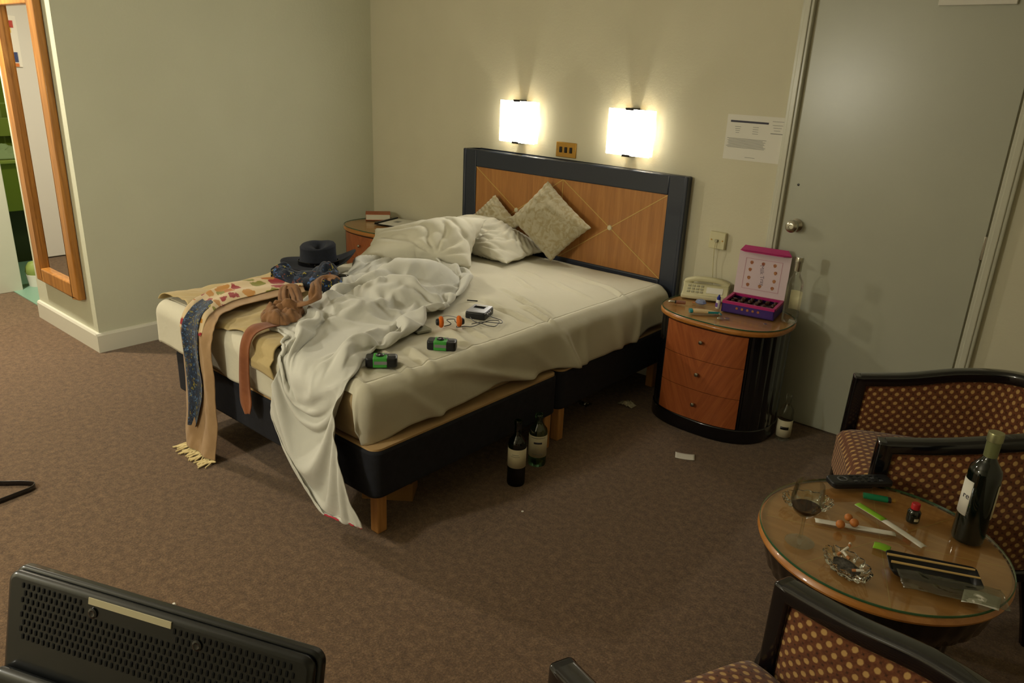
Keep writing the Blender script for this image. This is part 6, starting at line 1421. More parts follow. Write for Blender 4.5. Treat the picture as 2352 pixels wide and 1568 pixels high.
def ribbon(name, m_, Lp, Rp, nt, ns, fold, nrm, parent=None, solid=.002, uvw=None, offset=1, lift=0, keep=None):
    rw = cr([tuple(a) + tuple(b) for a, b in zip(Lp, Rp)], ns + 1)

    def f(t, s_):
        q_ = rw[round(s_ * ns)]
        a, b = V(q_[:3]), V(q_[3:])
        return a.lerp(b, t) + V(nrm(s_)).normalized() * (fold(t, s_) + lift)
    return MB().grid(f, nt, ns, keep, uvf=uvw).build(name, m_, parent, solid=solid, angle=180, offset=offset)


sf = thing('scarf', 'long beige flowered scarf hanging over the bed foot to the floor', 'scarf', (0, 0, 0))
sL = [(-.33, -1.55, .61), (-.43, -1.72, .612), (-.43, -1.90, .612), (-.34, -2.05, .61), (-.275, -2.135, .598), (-.235, -2.185, .55), (-.205, -2.2, .46), (-.20, -2.205, .30), (-.225, -2.21, .12), (-.215, -2.225, .02)]
sR = [(-.10, -1.66, .618), (-.12, -1.80, .615), (-.11, -1.97, .612), (-.07, -2.08, .61), (-.02, -2.14, .598), (.02, -2.185, .55), (.035, -2.2, .46), (.045, -2.205, .30), (.035, -2.21, .14), (.02, -2.225, .02)]
dn = lambda s_: (0, -sstep(.35, .6, s_), 1 - sstep(.35, .6, s_))
sfold = lambda t, s_: .016 * (.5 + .5 * sin(t * 11 + 1.2 * sin(s_ * 6))) * (1 - (2 * t - 1) ** 6) + .008 * crease(t * 3, s_ * 7, 1)
uvs_ = lambda t, s_: (t * .25, s_ * 1.25)
ribbon('cloth', mat['scarf_plain'], sL, sR, 40, 130, sfold, dn, sf, uvw=uvs_)
# flowered face of the scarf on the mattress, dark blue flowered band down the fall
lerp3 = lambda a, b, t: tuple(x + (y - x) * t for x, y in zip(a, b))
ribbon('flower_print', mat['scarf'], [lerp3(a, b, .10) for a, b in zip(sL[:6], sR[:6])], [lerp3(a, b, .80) for a, b in zip(sL[:6], sR[:6])], 40, 70,
       lambda t, s_: sfold(.10 + .70 * t, s_ * 5 / 9), lambda s_: dn(s_ * 5 / 9), sf, .0015, uvs_, 1, .0045)
ribbon('blue_print', mat['scarf_blue'], [lerp3(a, b, .22) for a, b in zip(sL[3:9], sR[3:9])], [lerp3(a, b, .22 + w_) for a, b, w_ in zip(sL[3:9], sR[3:9], (.42, .46, .5, .46, .44, .2))], 30, 80,
       lambda t, s_: sfold(.22 + .46 * t, 3 / 9 + s_ * 5 / 9), lambda s_: dn(3 / 9 + s_ * 5 / 9), sf, .0015, uvs_, 1, .007)
mb = MB()
rng = random.Random(7)
for k in range(42):
    x = -.22 + .245 * (k / 41)
    a = rng.uniform(-.045, .035)
    mb.tube(cr([(x, -2.225, .016), (x + a * .5, -2.24, .011), (x + a, -2.262 - rng.uniform(0, .03), .005)], 6), .0035, 5)
mb.build('fringe', mat['fringe'], sf, label='cream knotted fringe on the carpet')

# brown strap hanging from the coat
stL = [(.135, -2.03, .612), (.15, -2.085, .618), (.178, -2.135, .608), (.195, -2.168, .565), (.180, -2.172, .47), (.170, -2.172, .39), (.172, -2.174, .32), (.205, -2.178, .283)]
stR = [(.21, -2.00, .614), (.225, -2.06, .622), (.235, -2.125, .612), (.252, -2.165, .572), (.243, -2.170, .475), (.243, -2.172, .40), (.248, -2.174, .335), (.236, -2.178, .29)]
o_ = ribbon('cloth_belt', mat['belt'], stL, stR, 8, 60, lambda t, s_: .004 * sin(t * 6), lambda s_: (0, -sstep(.2, .5, s_), 1 - sstep(.2, .5, s_)), None, .004)
tag(o_, 'narrow brown cloth belt hanging in a loop from the beige coat', 'belt')

# tan tangled stocking
mb = MB()


def crumple(u, v):
    a, r_ = u * 2 * pi, v
    rr = r_ * (1 + .16 * noise.noise(V((cos(a) * 2, sin(a) * 2, 4))) + .10 * noise.noise(V((cos(a) * 5, sin(a) * 5, 1))))
    lx, ly = rr * .135 * cos(a), rr * .088 * sin(a)
    x, y = .085 + lx * .80 + ly * .60, -1.905 + lx * -.60 + ly * .80
    h_ = max(0, 1 - r_ ** 2.5) ** .6
    return V((x, y, .604 + h_ * (.014 + .060 * crease(x * 13 + 2, y * 13, 3.7) + .022 * folds(x, y, 4.4, .11, R(-30)) * (1 - r_))))


mb.grid(crumple, 90, 34)
tn = [(.04, -1.86, .63), (-.01, -1.83, .652), (-.05, -1.79, .668), (-.02, -1.775, .674), (.04, -1.80, .650), (.10, -1.835, .640), (.155, -1.83, .652), (.165, -1.80, .676), (.13, -1.765, .70), (.085, -1.73, .708), (.055, -1.68, .712), (.075, -1.65, .715), (.12, -1.655, .715)]
tp_ = cr(tn, 110)


def strap_pt(u, v):
    i = round(v * 109)
    p = V(tp_[i])
    t_ = (V(tp_[min(i + 1, 109)]) - V(tp_[max(i - 1, 0)]))
    a = t_.cross(V((0, 0, 1))).normalized()
    tw_ = .9 * noise.noise(V((v * 7, 3, 1)))
    wd = .024 + .007 * noise.noise(V((v * 9, 1, 5)))
    q_ = (u - .5) * 2
    return p + (a * cos(tw_) + V((0, 0, 1)) * sin(tw_)) * (q_ * wd) + V((0, 0, 1)) * (.010 * (1 - q_ * q_) + .004 * sin(u * 13 + v * 9))


mb.grid(strap_pt, 12, 109)
o_ = mb.build('stocking', mat['tan'], solid=.0025, angle=180, offset=1)
tag(o_, 'tangled tan stocking dropped between the scarf and the duvet', 'stocking')

# patterned cloth case with dark glasses
rowsP = [((-.41, -1.64, .60), (-.345, -1.66, .60), .045), ((-.39, -1.58, .60), (-.29, -1.64, .60), .06), ((-.33, -1.53, .60), (-.22, -1.63, .60), .04), ((-.27, -1.49, .60), (-.15, -1.60, .60), .05), ((-.22, -1.45, .60), (-.08, -1.58, .60), .07), ((-.19, -1.42, .60), (-.07, -1.52, .60), .06), ((-.17, -1.40, .60), (-.12, -1.44, .60), .02)]
rp = cr([a + b + (h,) for a, b, h in rowsP], 61)


def pouch_pt(t, s_):
    q_ = rp[round(s_ * 60)]
    a, b = V(q_[:3]), V(q_[3:6])
    e = abs(2 * t - 1)
    return a.lerp(b, t) + V((0, 0, 1.5)) * (max(0, q_[6]) * max(0, 1 - e ** 2.4) ** .5 * (.75 + .5 * crease(t * 2.5, s_ * 4, 3)))


o_ = MB().grid(pouch_pt, 40, 60).build('headscarf', mat['pouch'], solid=.003, angle=180, offset=1)
tag(o_, 'crumpled dark blue flowered headscarf in front of the black hat', 'headscarf')
sg = thing('sunglasses', 'black sunglasses lying on the flowered headscarf', 'sunglasses', (-.115, -1.475, .655), R(50))
for k in (-1, 1):
    MB().lathe([(0, 0), (.022, .001), (.024, .004), (.020, .007), (0, .009)], 20, (k * .027, 0, 0), sy=.75).build('lens', mat['sun'], sg)
MB().tube(cr([(-.055, 0, .004), (-.03, .012, .006), (0, .006, .007), (.03, .012, .006), (.055, 0, .004)], 20), .003, 6).build('bridge', mat['sun'], sg)
MB().tube(cr([(.055, 0, .004), (.04, -.03, .012), (-.03, -.04, .014)], 14), .002, 6).build('temple', mat['sun'], sg)

# hat
ht = thing('brimmed_hat', 'black felt hat with a wide brim lying on the bed', 'hat', (-.485, -1.31, .604), R(48))


def brim_pt(u, v):
    a = u * 2 * pi
    r_ = .088 + (.176 - .088) * v
    z = .012 + .012 * v * cos(2 * a) * v + .055 * (v ** 2) * max(0, cos(a)) ** 2 + .01 * v
    return V((r_ * cos(a) * 1.08, r_ * sin(a) * .92, max(.002, z)))


MB().grid(brim_pt, 72, 14).build('brim', mat['hat'], ht, solid=.004, angle=180)


def crown_pt(u, v):
    a = u * 2 * pi
    if v < .7:
        k = v / .7
        r_, z = .091 - .010 * k - .004 * sin(k * pi), .012 + .098 * k
    else:
        k = (v - .7) / .3
        r_, z = .081 * (1 - k) ** .9 if k > .25 else .081 * (1 - k * .35), .11 + .014 * sin(k * pi)
        if k > .25:
            r_ = .0739 * (1 - (k - .25) / .75)
    x, y = r_ * cos(a) * 1.12, r_ * sin(a) * .92
    z -= .034 * math.exp(-((x - .01) / .03) ** 2 - (y / .06) ** 2) * sstep(.6, .9, v)
    z += .010 * sin(a + .6) * sstep(.4, .75, v) * min(1, r_ / .05)
    return V((x, y, z))


MB().grid(crown_pt, 72, 40).build('crown', mat['hat'], ht, angle=180)
MB().lathe([(.0915, .014), (.0935, .016), (.0925, .036), (.0905, .037)], 60, sx=1.12, sy=.93).build('hat_band', mat['sun'], ht)
MB().lathe([(0, -.007), (.005, -.005), (.007, 0), (.005, .005), (0, .007)], 14, (-.03, -.166, .012)).build('bead', plain('bright_bead', 'f0f0e8', .1, metal=.5), ht, label='bright bead at the brim edge')

# ------------------------------------------------------------------ gadgets on the sheet
SZ = ST + .006


def rest(x, y, r_=.05):
    zz = [top_z(x + a * r_, y + b * r_) for a in (-1, -.5, 0, .5, 1) for b in (-1, -.5, 0, .5, 1)]
    return .8 * max(zz) + .2 * sum(zz) / len(zz) + .0015


def text(name, body, size, m_, parent, loc, rot, extrude=.0003, align='CENTER'):
    cu = bpy.data.curves.new(name, 'FONT')
    cu.body = body
    cu.size = size
    cu.extrude = extrude
    cu.align_x = align
    cu.align_y = 'CENTER'
    o__ = bpy.data.objects.new(name, cu)
    col.objects.link(o__)
    dg = bpy.context.evaluated_depsgraph_get()
    me = bpy.data.meshes.new_from_object(o__.evaluated_get(dg))
    bpy.data.objects.remove(o__)
    me.materials.clear()
    me.materials.append(m_)
    o2_ = bpy.data.objects.new(name, me)
    col.objects.link(o2_)
    o2_.parent = parent
    o2_.location = loc
    o2_.rotation_euler = rot
    return o2_


def camera_thing(loc, rz, label):
    t = thing('disposable_camera', label, 'camera', loc, rz, 'disposable cameras on the sheet')
    prism(rrect(.114, .056, .012, 4), 0, .036).build('body', mat['black_plastic'], t, bevel=.005, seg=3)
    MB().box((-.004, 0, .0185), (.052, .0575, .0375)).build('wrap_label', mat['green'], t, bevel=.003, label='green paper wrap')
    MB().box((-.002, -.0292, .019), (.046, .001, .012)).build('silver_strip', mat['silver'], t)
    MB().lathe([(.0, .036), (.0145, .036), (.015, .041), (.012, .043), (.009, .040), (0, .039)], 24, (-.006, 0, 0)).build('lens', mat['black_plastic'], t)
    MB().lathe([(0, .040), (.005, .040), (.004, .042), (0, .0425)], 16, (-.006, 0, 0)).build('lens_glass', mat['silver'], t)
    MB().box((.038, .004, .037), (.026, .024, .003)).build('flash', mat['grey_plastic'], t, bevel=.001)
    MB().box((.016, .016, .0375), (.014, .014, .003)).build('viewfinder', mat['silver'], t, bevel=.001)
    return t


camera_thing((.738, -1.925, rest(.738, -1.925)), R(46), 'black disposable camera with green wrap nearest the foot of the bed')
camera_thing((.752, -1.632, rest(.752, -1.632)), R(36), 'black disposable camera with green wrap nearer the cassette player')

wk = thing('cassette_player', 'grey portable cassette player lying on the white sheet', 'cassette player', (.565, -1.215, rest(.565, -1.215)), R(22))
prism(rrect(.092, .118, .008, 4), 0, .030).build('body', mat['black_plastic'], wk, bevel=.004)
prism(rrect(.088, .112, .007, 4), .0301, .035).build('lid', mat['silver'], wk, bevel=.002)
MB().box((-.004, .014, .0357), (.05, .028, .002)).build('cassette_window', mat['sun'], wk)
MB().box((.0, .035, .0357), (.05, .006, .002)).build('badge', mat['white'], wk)
for k in range(3):
    MB().box((.047, -.03 + k * .02, .022), (.006, .014, .008)).build('button', mat['silver'], wk, bevel=.001)

hp = thing('headphones', 'thin metal headphones with orange foam pads on the sheet', 'headphones', (.56, -1.42, rest(.60, -1.36, .10)), 0)
c1, c2 = V((.022, -.052, .024)), V((.068, .012, .024))
ax = (c2 - c1).normalized()
mx1 = ax.to_track_quat('Z', 'Y').to_matrix()
for cc, sg_ in ((c1, 1), (c2, -1)):
    MB().lathe([(0, -.009), (.017, -.009), (.0235, -.004), (.025, .003), (.021, .009), (.012, .011), (0, .011)], 24, cc, mtx=mx1 if sg_ > 0 else mx1 @ Matrix.Rotation(pi, 3, 'X')).build('ear_pad', mat['orange'], hp)
    MB().lathe([(0, -.02), (.012, -.02), (.015, -.014), (.015, -.008), (0, -.008)], 20, cc, mtx=mx1 if sg_ > 0 else mx1 @ Matrix.Rotation(pi, 3, 'X')).build('ear_shell', mat['black_plastic'], hp)
pr = V((-ax.y, ax.x, 0))
arc = []
for k in range(25):
    a = pi * k / 24
    mid = (c1 + c2) / 2
    arc.append(mid - ax * cos(a) * ((c2 - c1).length / 2 + .018) + pr * sin(a) * .085 + V((0, 0, -.01 + .008 * sin(a))))
MB().tube(arc, .003, 6, .5).build('headband', mat['silver'], hp)
cab = [(.59, -1.46), (.60, -1.43), (.535, -1.39), (.55, -1.36), (.585, -1.39), (.61, -1.40), (.635, -1.43), (.66, -1.41), (.672, -1.375), (.668, -1.32), (.68, -1.27), (.70, -1.235), (.735, -1.30), (.72, -1.33), (.68, -1.315), (.64, -1.32), (.60, -1.31), (.575, -1.285)]
MB().tube(cr([(x - .56, y + 1.42, .004 + .006 * (i % 3 == 1)) for i, (x, y) in enumerate(cab)], 110), .0018, 6).build('cable', mat['black_plastic'], hp)
cab2 = [(.632, -1.24, .02), (.66, -1.235, .012), (.70, -1.22, .004), (.725, -1.25, .004), (.69, -1.28, .006), (.655, -1.30, .003), (.645, -1.35, .003)]
MB().tube(cr([(x - .56, y + 1.42, z) for x, y, z in cab2], 50), .0018, 6).build('cable', mat['black_plastic'], hp)

cs = thing('cassette_case', 'clear plastic cassette case on the sheet beside the duvet', 'cassette case', (.528, -1.552, rest(.528, -1.552)), R(-12))
prism(rrect(.108, .069, .003, 3), 0, .017).build('case', mat['film'], cs, bevel=.001)
prism(rrect(.1, .06, .003, 3), .003, .012).build('inlay_card', plain('pale_grey_card', 'b9b6a8', .5), cs, bevel=.001)
MB().box((.0, -.0345, .0085), (.06, .001, .012)).build('spine_print', mat['grey_print'], cs)

tag(MB().tube([(.378, -1.098, SZ + .003), (.40, -1.084, SZ + .003), (.42, -1.071, SZ + .003)], .003, 8).build('pencil', mat['edge'], angle=60), 'short dark pencil lying on the sheet by the duvet', 'pencil')

# ------------------------------------------------------------------ bedside cabinets
def se(ph, rx, ry, n_=2.525):
    s_, c_ = sin(ph), cos(ph)
    return (math.copysign(abs(s_) ** (2 / n_), s_) * rx, -math.copysign(abs(c_) ** (2 / n_), c_) * ry)


def oval(rx, ry, n_=96):
    return [se(2 * pi * k / n_, rx, ry) for k in range(n_)]


def bedside(loc, label, zs=1.0):
    t = thing('bedside_cabinet', label, 'bedside cabinet', loc, 0, 'oval bedside cabinets')
    RX, RY = .299, .236
    Z = lambda z: z * zs
    out = []
    N = 240
    PH = .66
    for k in range(N):
        ph = -pi + 2 * pi * k / N
        x, y = se(ph, RX, RY)
        fl = 0
        if PH + .06 < abs(ph) < 2.3:
            fl = .006 * max(0, sin((abs(ph) - PH) * 26)) ** 2
        if abs(ph) < PH:
            fl = .012
        l_ = math.hypot(x, y)
        out.append((x * (1 - fl / l_), y * (1 - fl / l_)))
    prism(out, Z(.068), Z(.528)).build('carcass', mat['black'], t, angle=30)
    prism(oval(RX + .004, RY + .004), 0, Z(.07)).build('plinth', mat['black'], t, bevel=.004)
    prism(oval(RX - .004, RY - .004), Z(.526), Z(.534)).build('neck', mat['edge'], t)
    prism(oval(RX + .012, RY + .012), Z(.532), Z(.556)).build('top', mat['rim'], t, bevel=.008, seg=3)
    prism(oval(RX + .002, RY + .002), Z(.556), Z(.558)).build('top_veneer', mat['tabletop'], t)
    prism(oval(RX + .006, RY + .006), Z(.5585), Z(.564)).build('glass_top', mat['glass_top'], t, bevel=.001)
    pe = oval(RX + .0075, RY + .0075)
    MB().sweep([(x, y, Z(.5612)) for x, y in pe], rrect(.003, .0052, .001, 2), closed=True).build('glass_edge', mat['glass_edge'], t)
    zb = [.071, .222, .373, .525]
    for k in range(3):
        z0, z1 = Z(zb[k] + .0012), Z(zb[k + 1] - .0012)
        dm = MB()
        n_ = 28
        pts_o = [se(-PH + .006 + (2 * PH - .012) * i / n_, RX, RY) for i in range(n_ + 1)]
        pts_i = [(x * .95, y * .95) for x, y in pts_o]
        ring = pts_o + pts_i[::-1]
        dr = prism(ring, z0, z1).build('drawer', mat['drawer'], t, angle=30)
        zc = Z((.152, .304, .463)[k])
        MB().lathe([(0, 0), (.004, 0), (.004, .01), (.009, .014), (.010, .019), (.006, .024), (0, .025)], 18, (0, -RY, zc), mtx=mx_).build('knob', mat['steel'], dr)
    return t


NR = (1.306, -.266, 0)
NLc = (-1.15, -.27, 0)
bedside(NR, 'oval walnut and black bedside cabinet beside the white door')
bedside(NLc, 'oval walnut bedside cabinet in the corner behind the bed', 1.045)
NZ, NLZ = .5645, .564 * 1.045 + .0005

# telephone
ph_ = thing('telephone', 'cream push-button telephone on the right bedside cabinet', 'telephone', (1.115, -.125, NZ), R(22))
MB().quadslab([(-.115, -.072, 0), (.115, -.072, 0), (.115, .075, 0), (-.115, .075, 0)], (0, 0, .022)).build('base', mat['ivory'], ph_, bevel=.008, seg=3)
kp = MB()
kp.add([(-.112, -.068, .022), (.112, -.068, .022), (.112, .03, .058), (-.112, .03, .058), (-.112, .07, .050), (.112, .07, .050), (-.112, .07, .02), (.112, .07, .02)],
       [(0, 1, 2, 3), (3, 2, 5, 4), (4, 5, 7, 6), (0, 3, 4, 6), (1, 7, 5, 2), (0, 6, 7, 1)])
kp.build('housing', mat['ivory'], ph_, bevel=.005)
sl = math.atan2(.036, .098)
for i in range(4):
    for j in range(3):
        x, yy = -.082 + i * .021, -.045 + j * .025
        MB().box((x, yy, .0235 + (yy + .068) * math.tan(sl)), (.014, .013, .005), mtx=Matrix.Rotation(sl, 3, 'X')).build('key', mat['key'], ph_, bevel=.001)
MB().box((.045, -.02, .0225 + .048 * math.tan(sl)), (.08, .05, .003), mtx=Matrix.Rotation(sl, 3, 'X')).build('number_card', mat['white'], ph_)
hs = cr([(-.108, .052, .058), (-.085, .052, .068), (-.04, .052, .077), (.04, .052, .077), (.085, .052, .068), (.108, .052, .058)], 40)
MB().sweep(hs, rrect(.042, .022, .008, 3)).build('handset', mat['ivory'], ph_)
for s_ in (-1, 1):
    MB().lathe([(0, 0), (.024, 0), (.026, .012), (.02, .024), (0, .024)], 20, (s_ * .092, .05, .040), sy=.85).build('handset_cup', mat['ivory'], ph_)
MB().tube(cr([(.115, .06, .01), (.13, .07, .006), (.145, .05, .006), (.13, .03, .006), (.118, .02, .01)], 20), .003, 6).build('cord', mat['ivory'], ph_)

# chocolate box
cb = thing('chocolate_box', 'open purple and pink chocolate box on the right bedside cabinet', 'chocolate box', (1.284, -.292, NZ), R(9))
BW, BD, BH = .245, .185, .052
mb = MB()
mb.box((BW / 2, BD / 2, .002), (BW, BD, .004))
mb.box((BW / 2, .0025, BH / 2), (BW, .005, BH)).box((BW / 2, BD - .0025, BH / 2), (BW, .005, BH)).box((.0025, BD / 2, BH / 2), (.005, BD, BH)).box((BW - .0025, BD / 2, BH / 2), (.005, BD, BH))
mb.build('tray_box', mat['purple'], cb, smooth=False)
mb = MB()
for c_, d_ in (((BW / 2, .006, BH - .004), (BW - .002, .014, .012)), ((BW / 2, BD - .006, BH - .004), (BW - .002, .014, .012)), ((.006, BD / 2, BH - .004), (.014, BD - .02, .012)), ((BW - .006, BD / 2, BH - .004), (.014, BD - .02, .012))):
    mb.box(c_, d_)
mb.build('pink_rim', mat['magenta'], cb, smooth=False, label='bright pink rim')
MB().box((BW / 2, BD / 2, .03), (BW - .012, BD - .012, .003)).build('liner', mat['dark_tray'], cb, smooth=False)
for k in range(5):
    MB().lathe([(0, 0), (.007, 0), (.006, .002), (0, .002)], 5 + k % 3, (.072 + k * .025, 0, .026), mtx=mx_).build('printed_chocolate', mat['amber'], cb)
# lid hinged at the back, leaning to the wall
lid_rot = Matrix.Rotation(R(86), 3, 'X')
lidM = lambda x, y, z: lid_rot @ V((x, y, z)) + V((0, BD, BH))
LH = .212
mb = MB()
mb.add([lidM(*p) for p in ((0, 0, 0), (BW, 0, 0), (BW, LH, 0), (0, LH, 0), (0, 0, -.004), (BW, 0, -.004), (BW, LH, -.004), (0, LH, -.004))],
       [(0, 1, 2, 3), (7, 6, 5, 4), (0, 4, 5, 1), (1, 5, 6, 2), (2, 6, 7, 3), (3, 7, 4, 0)])
mb.build('lid', mat['lilac'], cb, smooth=False, label='pale pink lid inside')
mb = MB()
mb.add([lidM(*p) for p in ((0, LH, 0), (BW, LH, 0), (BW - .03, LH + .0, .04), (.03, LH + .0, .04), (0, LH + .003, 0), (BW, LH + .003, 0), (BW - .03, LH + .003, .04), (.03, LH + .003, .04))],
       [(0, 1, 2, 3), (7, 6, 5, 4), (0, 4, 5, 1), (1, 5, 6, 2), (2, 6, 7, 3), (3, 7, 4, 0)])
mb.add([lidM(*p) for p in ((0, LH, -.004), (BW, LH, -.004), (BW - .02, LH + .028, -.004), (.02, LH + .028, -.004), (0, LH, -.001), (BW, LH, -.001), (BW - .02, LH + .028, -.001), (.02, LH + .028, -.001))],
       [(0, 1, 2, 3), (7, 6, 5, 4), (0, 4, 5, 1), (1, 5, 6, 2), (2, 6, 7, 3), (3, 7, 4, 0)])
mb.build('lid_flap', mat['magenta'], cb, smooth=False, label='magenta lid flap')
lr3 = lid_rot
mb = MB()
for x0, x1, y0, y1 in ((.035, .21, .03, .032), (.035, .21, .178, .18), (.035, .037, .03, .18), (.208, .21, .03, .18)):
    mb.add([lidM(*p) for p in ((x0, y0, .0006), (x1, y0, .0006), (x1, y1, .0006), (x0, y1, .0006))], [(0, 1, 2, 3)])
mb.build('lid_border', plain('pink_line', 'c08a9a', .6), cb, smooth=False)
for x, y in ((.065, .16), (.12, .16), (.175, .16), (.062, .125), (.062, .085), (.062, .05), (.12, .05), (.18, .05), (.183, .125), (.183, .085)):
    vs = [(x + .008 * cos(a) * (1 + .15 * sin(3 * a)), y + .009 * sin(a), .0008) for a in (2 * pi * k / 10 for k in range(10))]
    MB().add([lidM(*p) for p in vs], [tuple(range(10))]).build('lid_print', mat['amber'], cb, smooth=False)
tx = text('lettering', 'Milk Tray', .026, plain('grey_lettering', '8a7a8a', .6), cb, lidM(.122, .105, .001), (R(78), 0, 0))
tx.rotation_euler = (lid_rot @ Matrix.Rotation(R(-80), 3, 'Z')).to_euler()
# the chocolates
cz = NZ + .0315
rotb = Matrix.Rotation(R(9), 3, 'Z')
protos = []
pk = [MB().lathe([(0, 0), (.012, 0), (.013, .006), (.010, .013), (.005, .016), (0, .017)], 14),
      MB().box((0, 0, .007), (.024, .02, .014)),
      MB().lathe([(0, 0), (.011, 0), (.012, .008), (.006, .017), (0, .015)], 6)]
i_ = 0
rownm = ('front row', 'second row from the front', 'second row from the back', 'back row')
ordn = ('first', 'second', 'third', 'fourth', 'fifth', 'sixth')
for j in range(4):
    place = 0
    for k in range(6):
        if (j, k) in ((0, 3), (1, 2), (0, 1), (2, 4), (1, 5), (3, 0)):
            continue
        p = rotb @ V((.03 + k * .037, .028 + j * .042, 0)) + V((1.284, -.292, cz))
        sh = (j * 2 + k) % 3
        while len(protos) <= sh:
            protos.append(None)
        if protos[sh] is None:
            protos[sh] = o_ = pk[sh].build('chocolate', mat['choc'], bevel=.003)
        else:
            o_ = protos[sh].copy()
            col.objects.link(o_)
        o_.location = p
        o_.rotation_euler = (0, 0, i_ * .7)
        tag(o_, 'dark chocolate in the open box, %s, %s from the left' % (rownm[j], ordn[place]), 'chocolate', 'chocolates in the open box')
        place += 1
        i_ += 1


# bottles
def bottle(loc, label, glass, R_, H_, neck_r, sh0, sh1, label_z, label_m, cap=None, text_=None, liquid=None, wrap=2 * pi, la=0, name='wine_bottle'):
    t = thing(name, label, 'bottle', loc, 0)
    prof = [(0, .006), (R_ * .7, .002), (R_ * .95, 0), (R_, .008), (R_, sh0), (R_ * .93, sh0 + (sh1 - sh0) * .3), (R_ * .62, sh0 + (sh1 - sh0) * .65), (neck_r, sh1), (neck_r * .95, H_ - .02), (neck_r * 1.15, H_ - .018), (neck_r * 1.15, H_ - .006), (neck_r, H_), (neck_r * .7, H_), (neck_r * .7, H_ - .01)]
    MB().lathe(prof, 36).build('glass', glass, t)
    if liquid:
        MB().lathe([(0, .008), (R_ * .93, .008), (R_ * .93, liquid), (0, liquid)], 30).build('dregs', mat['wine'], t)

    def lab(z0, z1, r_, a0, a1, m_, nm):
        def f(u, v):
            a = a0 + (a1 - a0) * u
            return V((r_ * cos(a), r_ * sin(a), z0 + (z1 - z0) * v))
        return MB().grid(f, 28, 1).build(nm, m_, t, solid=.0004)
    if label_m:
        lab(label_z[0], label_z[1], R_ + .0008, la - wrap / 2, la + wrap / 2, label_m, 'label')
    if text_:
        w_ = 0
        for (tz0, tz1, m2, half) in text_:
            lab(tz0, tz1, R_ + .0016, la - half, la + half, m2, 'label_print')
    if cap:
        MB().lathe([(0, H_ - .002), (neck_r * 1.2, H_ - .002), (neck_r * 1.22, H_ - .02), (neck_r * 1.12, H_ - .021), (neck_r * 1.08, H_ - .062), (neck_r * 1.0, H_ - .062)], 28).build('capsule', cap[0], t)
        MB().lathe([(0, H_ + .002), (neck_r * 1.18, H_ + .002), (neck_r * 1.26, H_ - .002), (neck_r * 1.26, H_ - .02), (neck_r * 1.2, H_ - .021)], 28).build('screw_cap', cap[1], t)
    return t


bottle((1.578, -.195, NZ), 'empty clear wine bottle beside the open chocolate box', mat['clear'], .0365, .30, .0145, .175, .225, (.05, .14), mat['cream'], (mat['steel'], mat['steel']), None, None, R(120), R(70))
bottle((1.009, -1.451, 0), 'green wine bottle with blank cream label standing by the bed', mat['green_glass'], .037, .285, .0145, .185, .225, (.085, .168), mat['cream'], None, [(.145, .147, mat['grey_print'], .35), (.137, .1385, mat['grey_print'], .5)], .05, R(200), R(-62))
bottle((.966, -1.258, 0), 'pale green glass bottle with printed label standing by the bed legs', mat['pale_glass'], .039, .235, .016, .155, .20, (.045, .145), mat['cream'], None, [(.11, .118, mat['dark_print'], .45), (.06, .062, mat['grey_print'], .6), (.137, .139, mat['grey_print'], .8)], None, R(220), R(-52))
bottle((1.655, -.235, 0), 'clear bottle on the carpet behind the right bedside cabinet', mat['clear'], .034, .23, .0135, .14, .185, (.02, .105), mat['cream'], None, [(.06, .075, mat['edge'], .55)], None, R(180), R(-68))

# small things on the bedside cabinet
lp = thing('lipstick', 'rose gold lipstick tube lying at the cabinet edge', 'lipstick', (1.075, -.352, NZ + .0095), R(32))
mxx = Matrix.Rotation(R(90), 3, 'Y')
MB().lathe([(0, 0), (.009, 0), (.009, .045), (.0075, .046), (0, .046)], 20, (0, 0, 0), mtx=mxx).build('case', mat['pinkmetal'], lp)
MB().lathe([(0, -.006), (.0075, -.006), (.0075, 0), (0, 0)], 20, mtx=mxx).build('collar', mat['black_plastic'], lp)
MB().lathe([(0, -.04), (.003, -.038), (.0065, -.028), (.0065, -.006), (0, -.006)], 20, mtx=mxx).build('bullet', mat['steel'], lp)
tag(MB().lathe([(0, 0), (.018, .002), (.03, .010), (.022, .022), (.012, .026), (0, .026)], 8, (1.165, -.268, NZ), sy=.8).build('glass_gem', mat['gem'], smooth=False), 'sparkling faceted glass trinket beside the telephone', 'ornament')
gb = thing('dropper_bottle', 'tiny white bottle with a blue cap beside the chocolate box', 'bottle', (1.252, -.262, NZ))
MB().lathe([(0, 0), (.0105, 0), (.011, .003), (.011, .04), (.007, .045), (0, .045)], 20).build('body', mat['white'], gb)
MB().lathe([(0, .068), (.003, .067), (.006, .058), (.0085, .056), (.009, .043), (0, .043)], 20).build('cap', mat['blue_cap'], gb)
MB().box((-.003, -.0108, .018), (.012, .002, .02)).build('label', plain('violet_label', '6a4a9a', .5), gb)
tb = thing('cream_tube', 'flattened beige and teal cream tube at the front of the cabinet', 'tube', (1.252, -.385, NZ), R(40))


def tube_pt(u, v):
    a = u * 2 * pi
    x = -.065 + .13 * v
    th = .016 * (1 - v ** 3) + .002
    return V((x, .021 * cos(a), th * (1 + sin(a)) / 1.0 * .55))


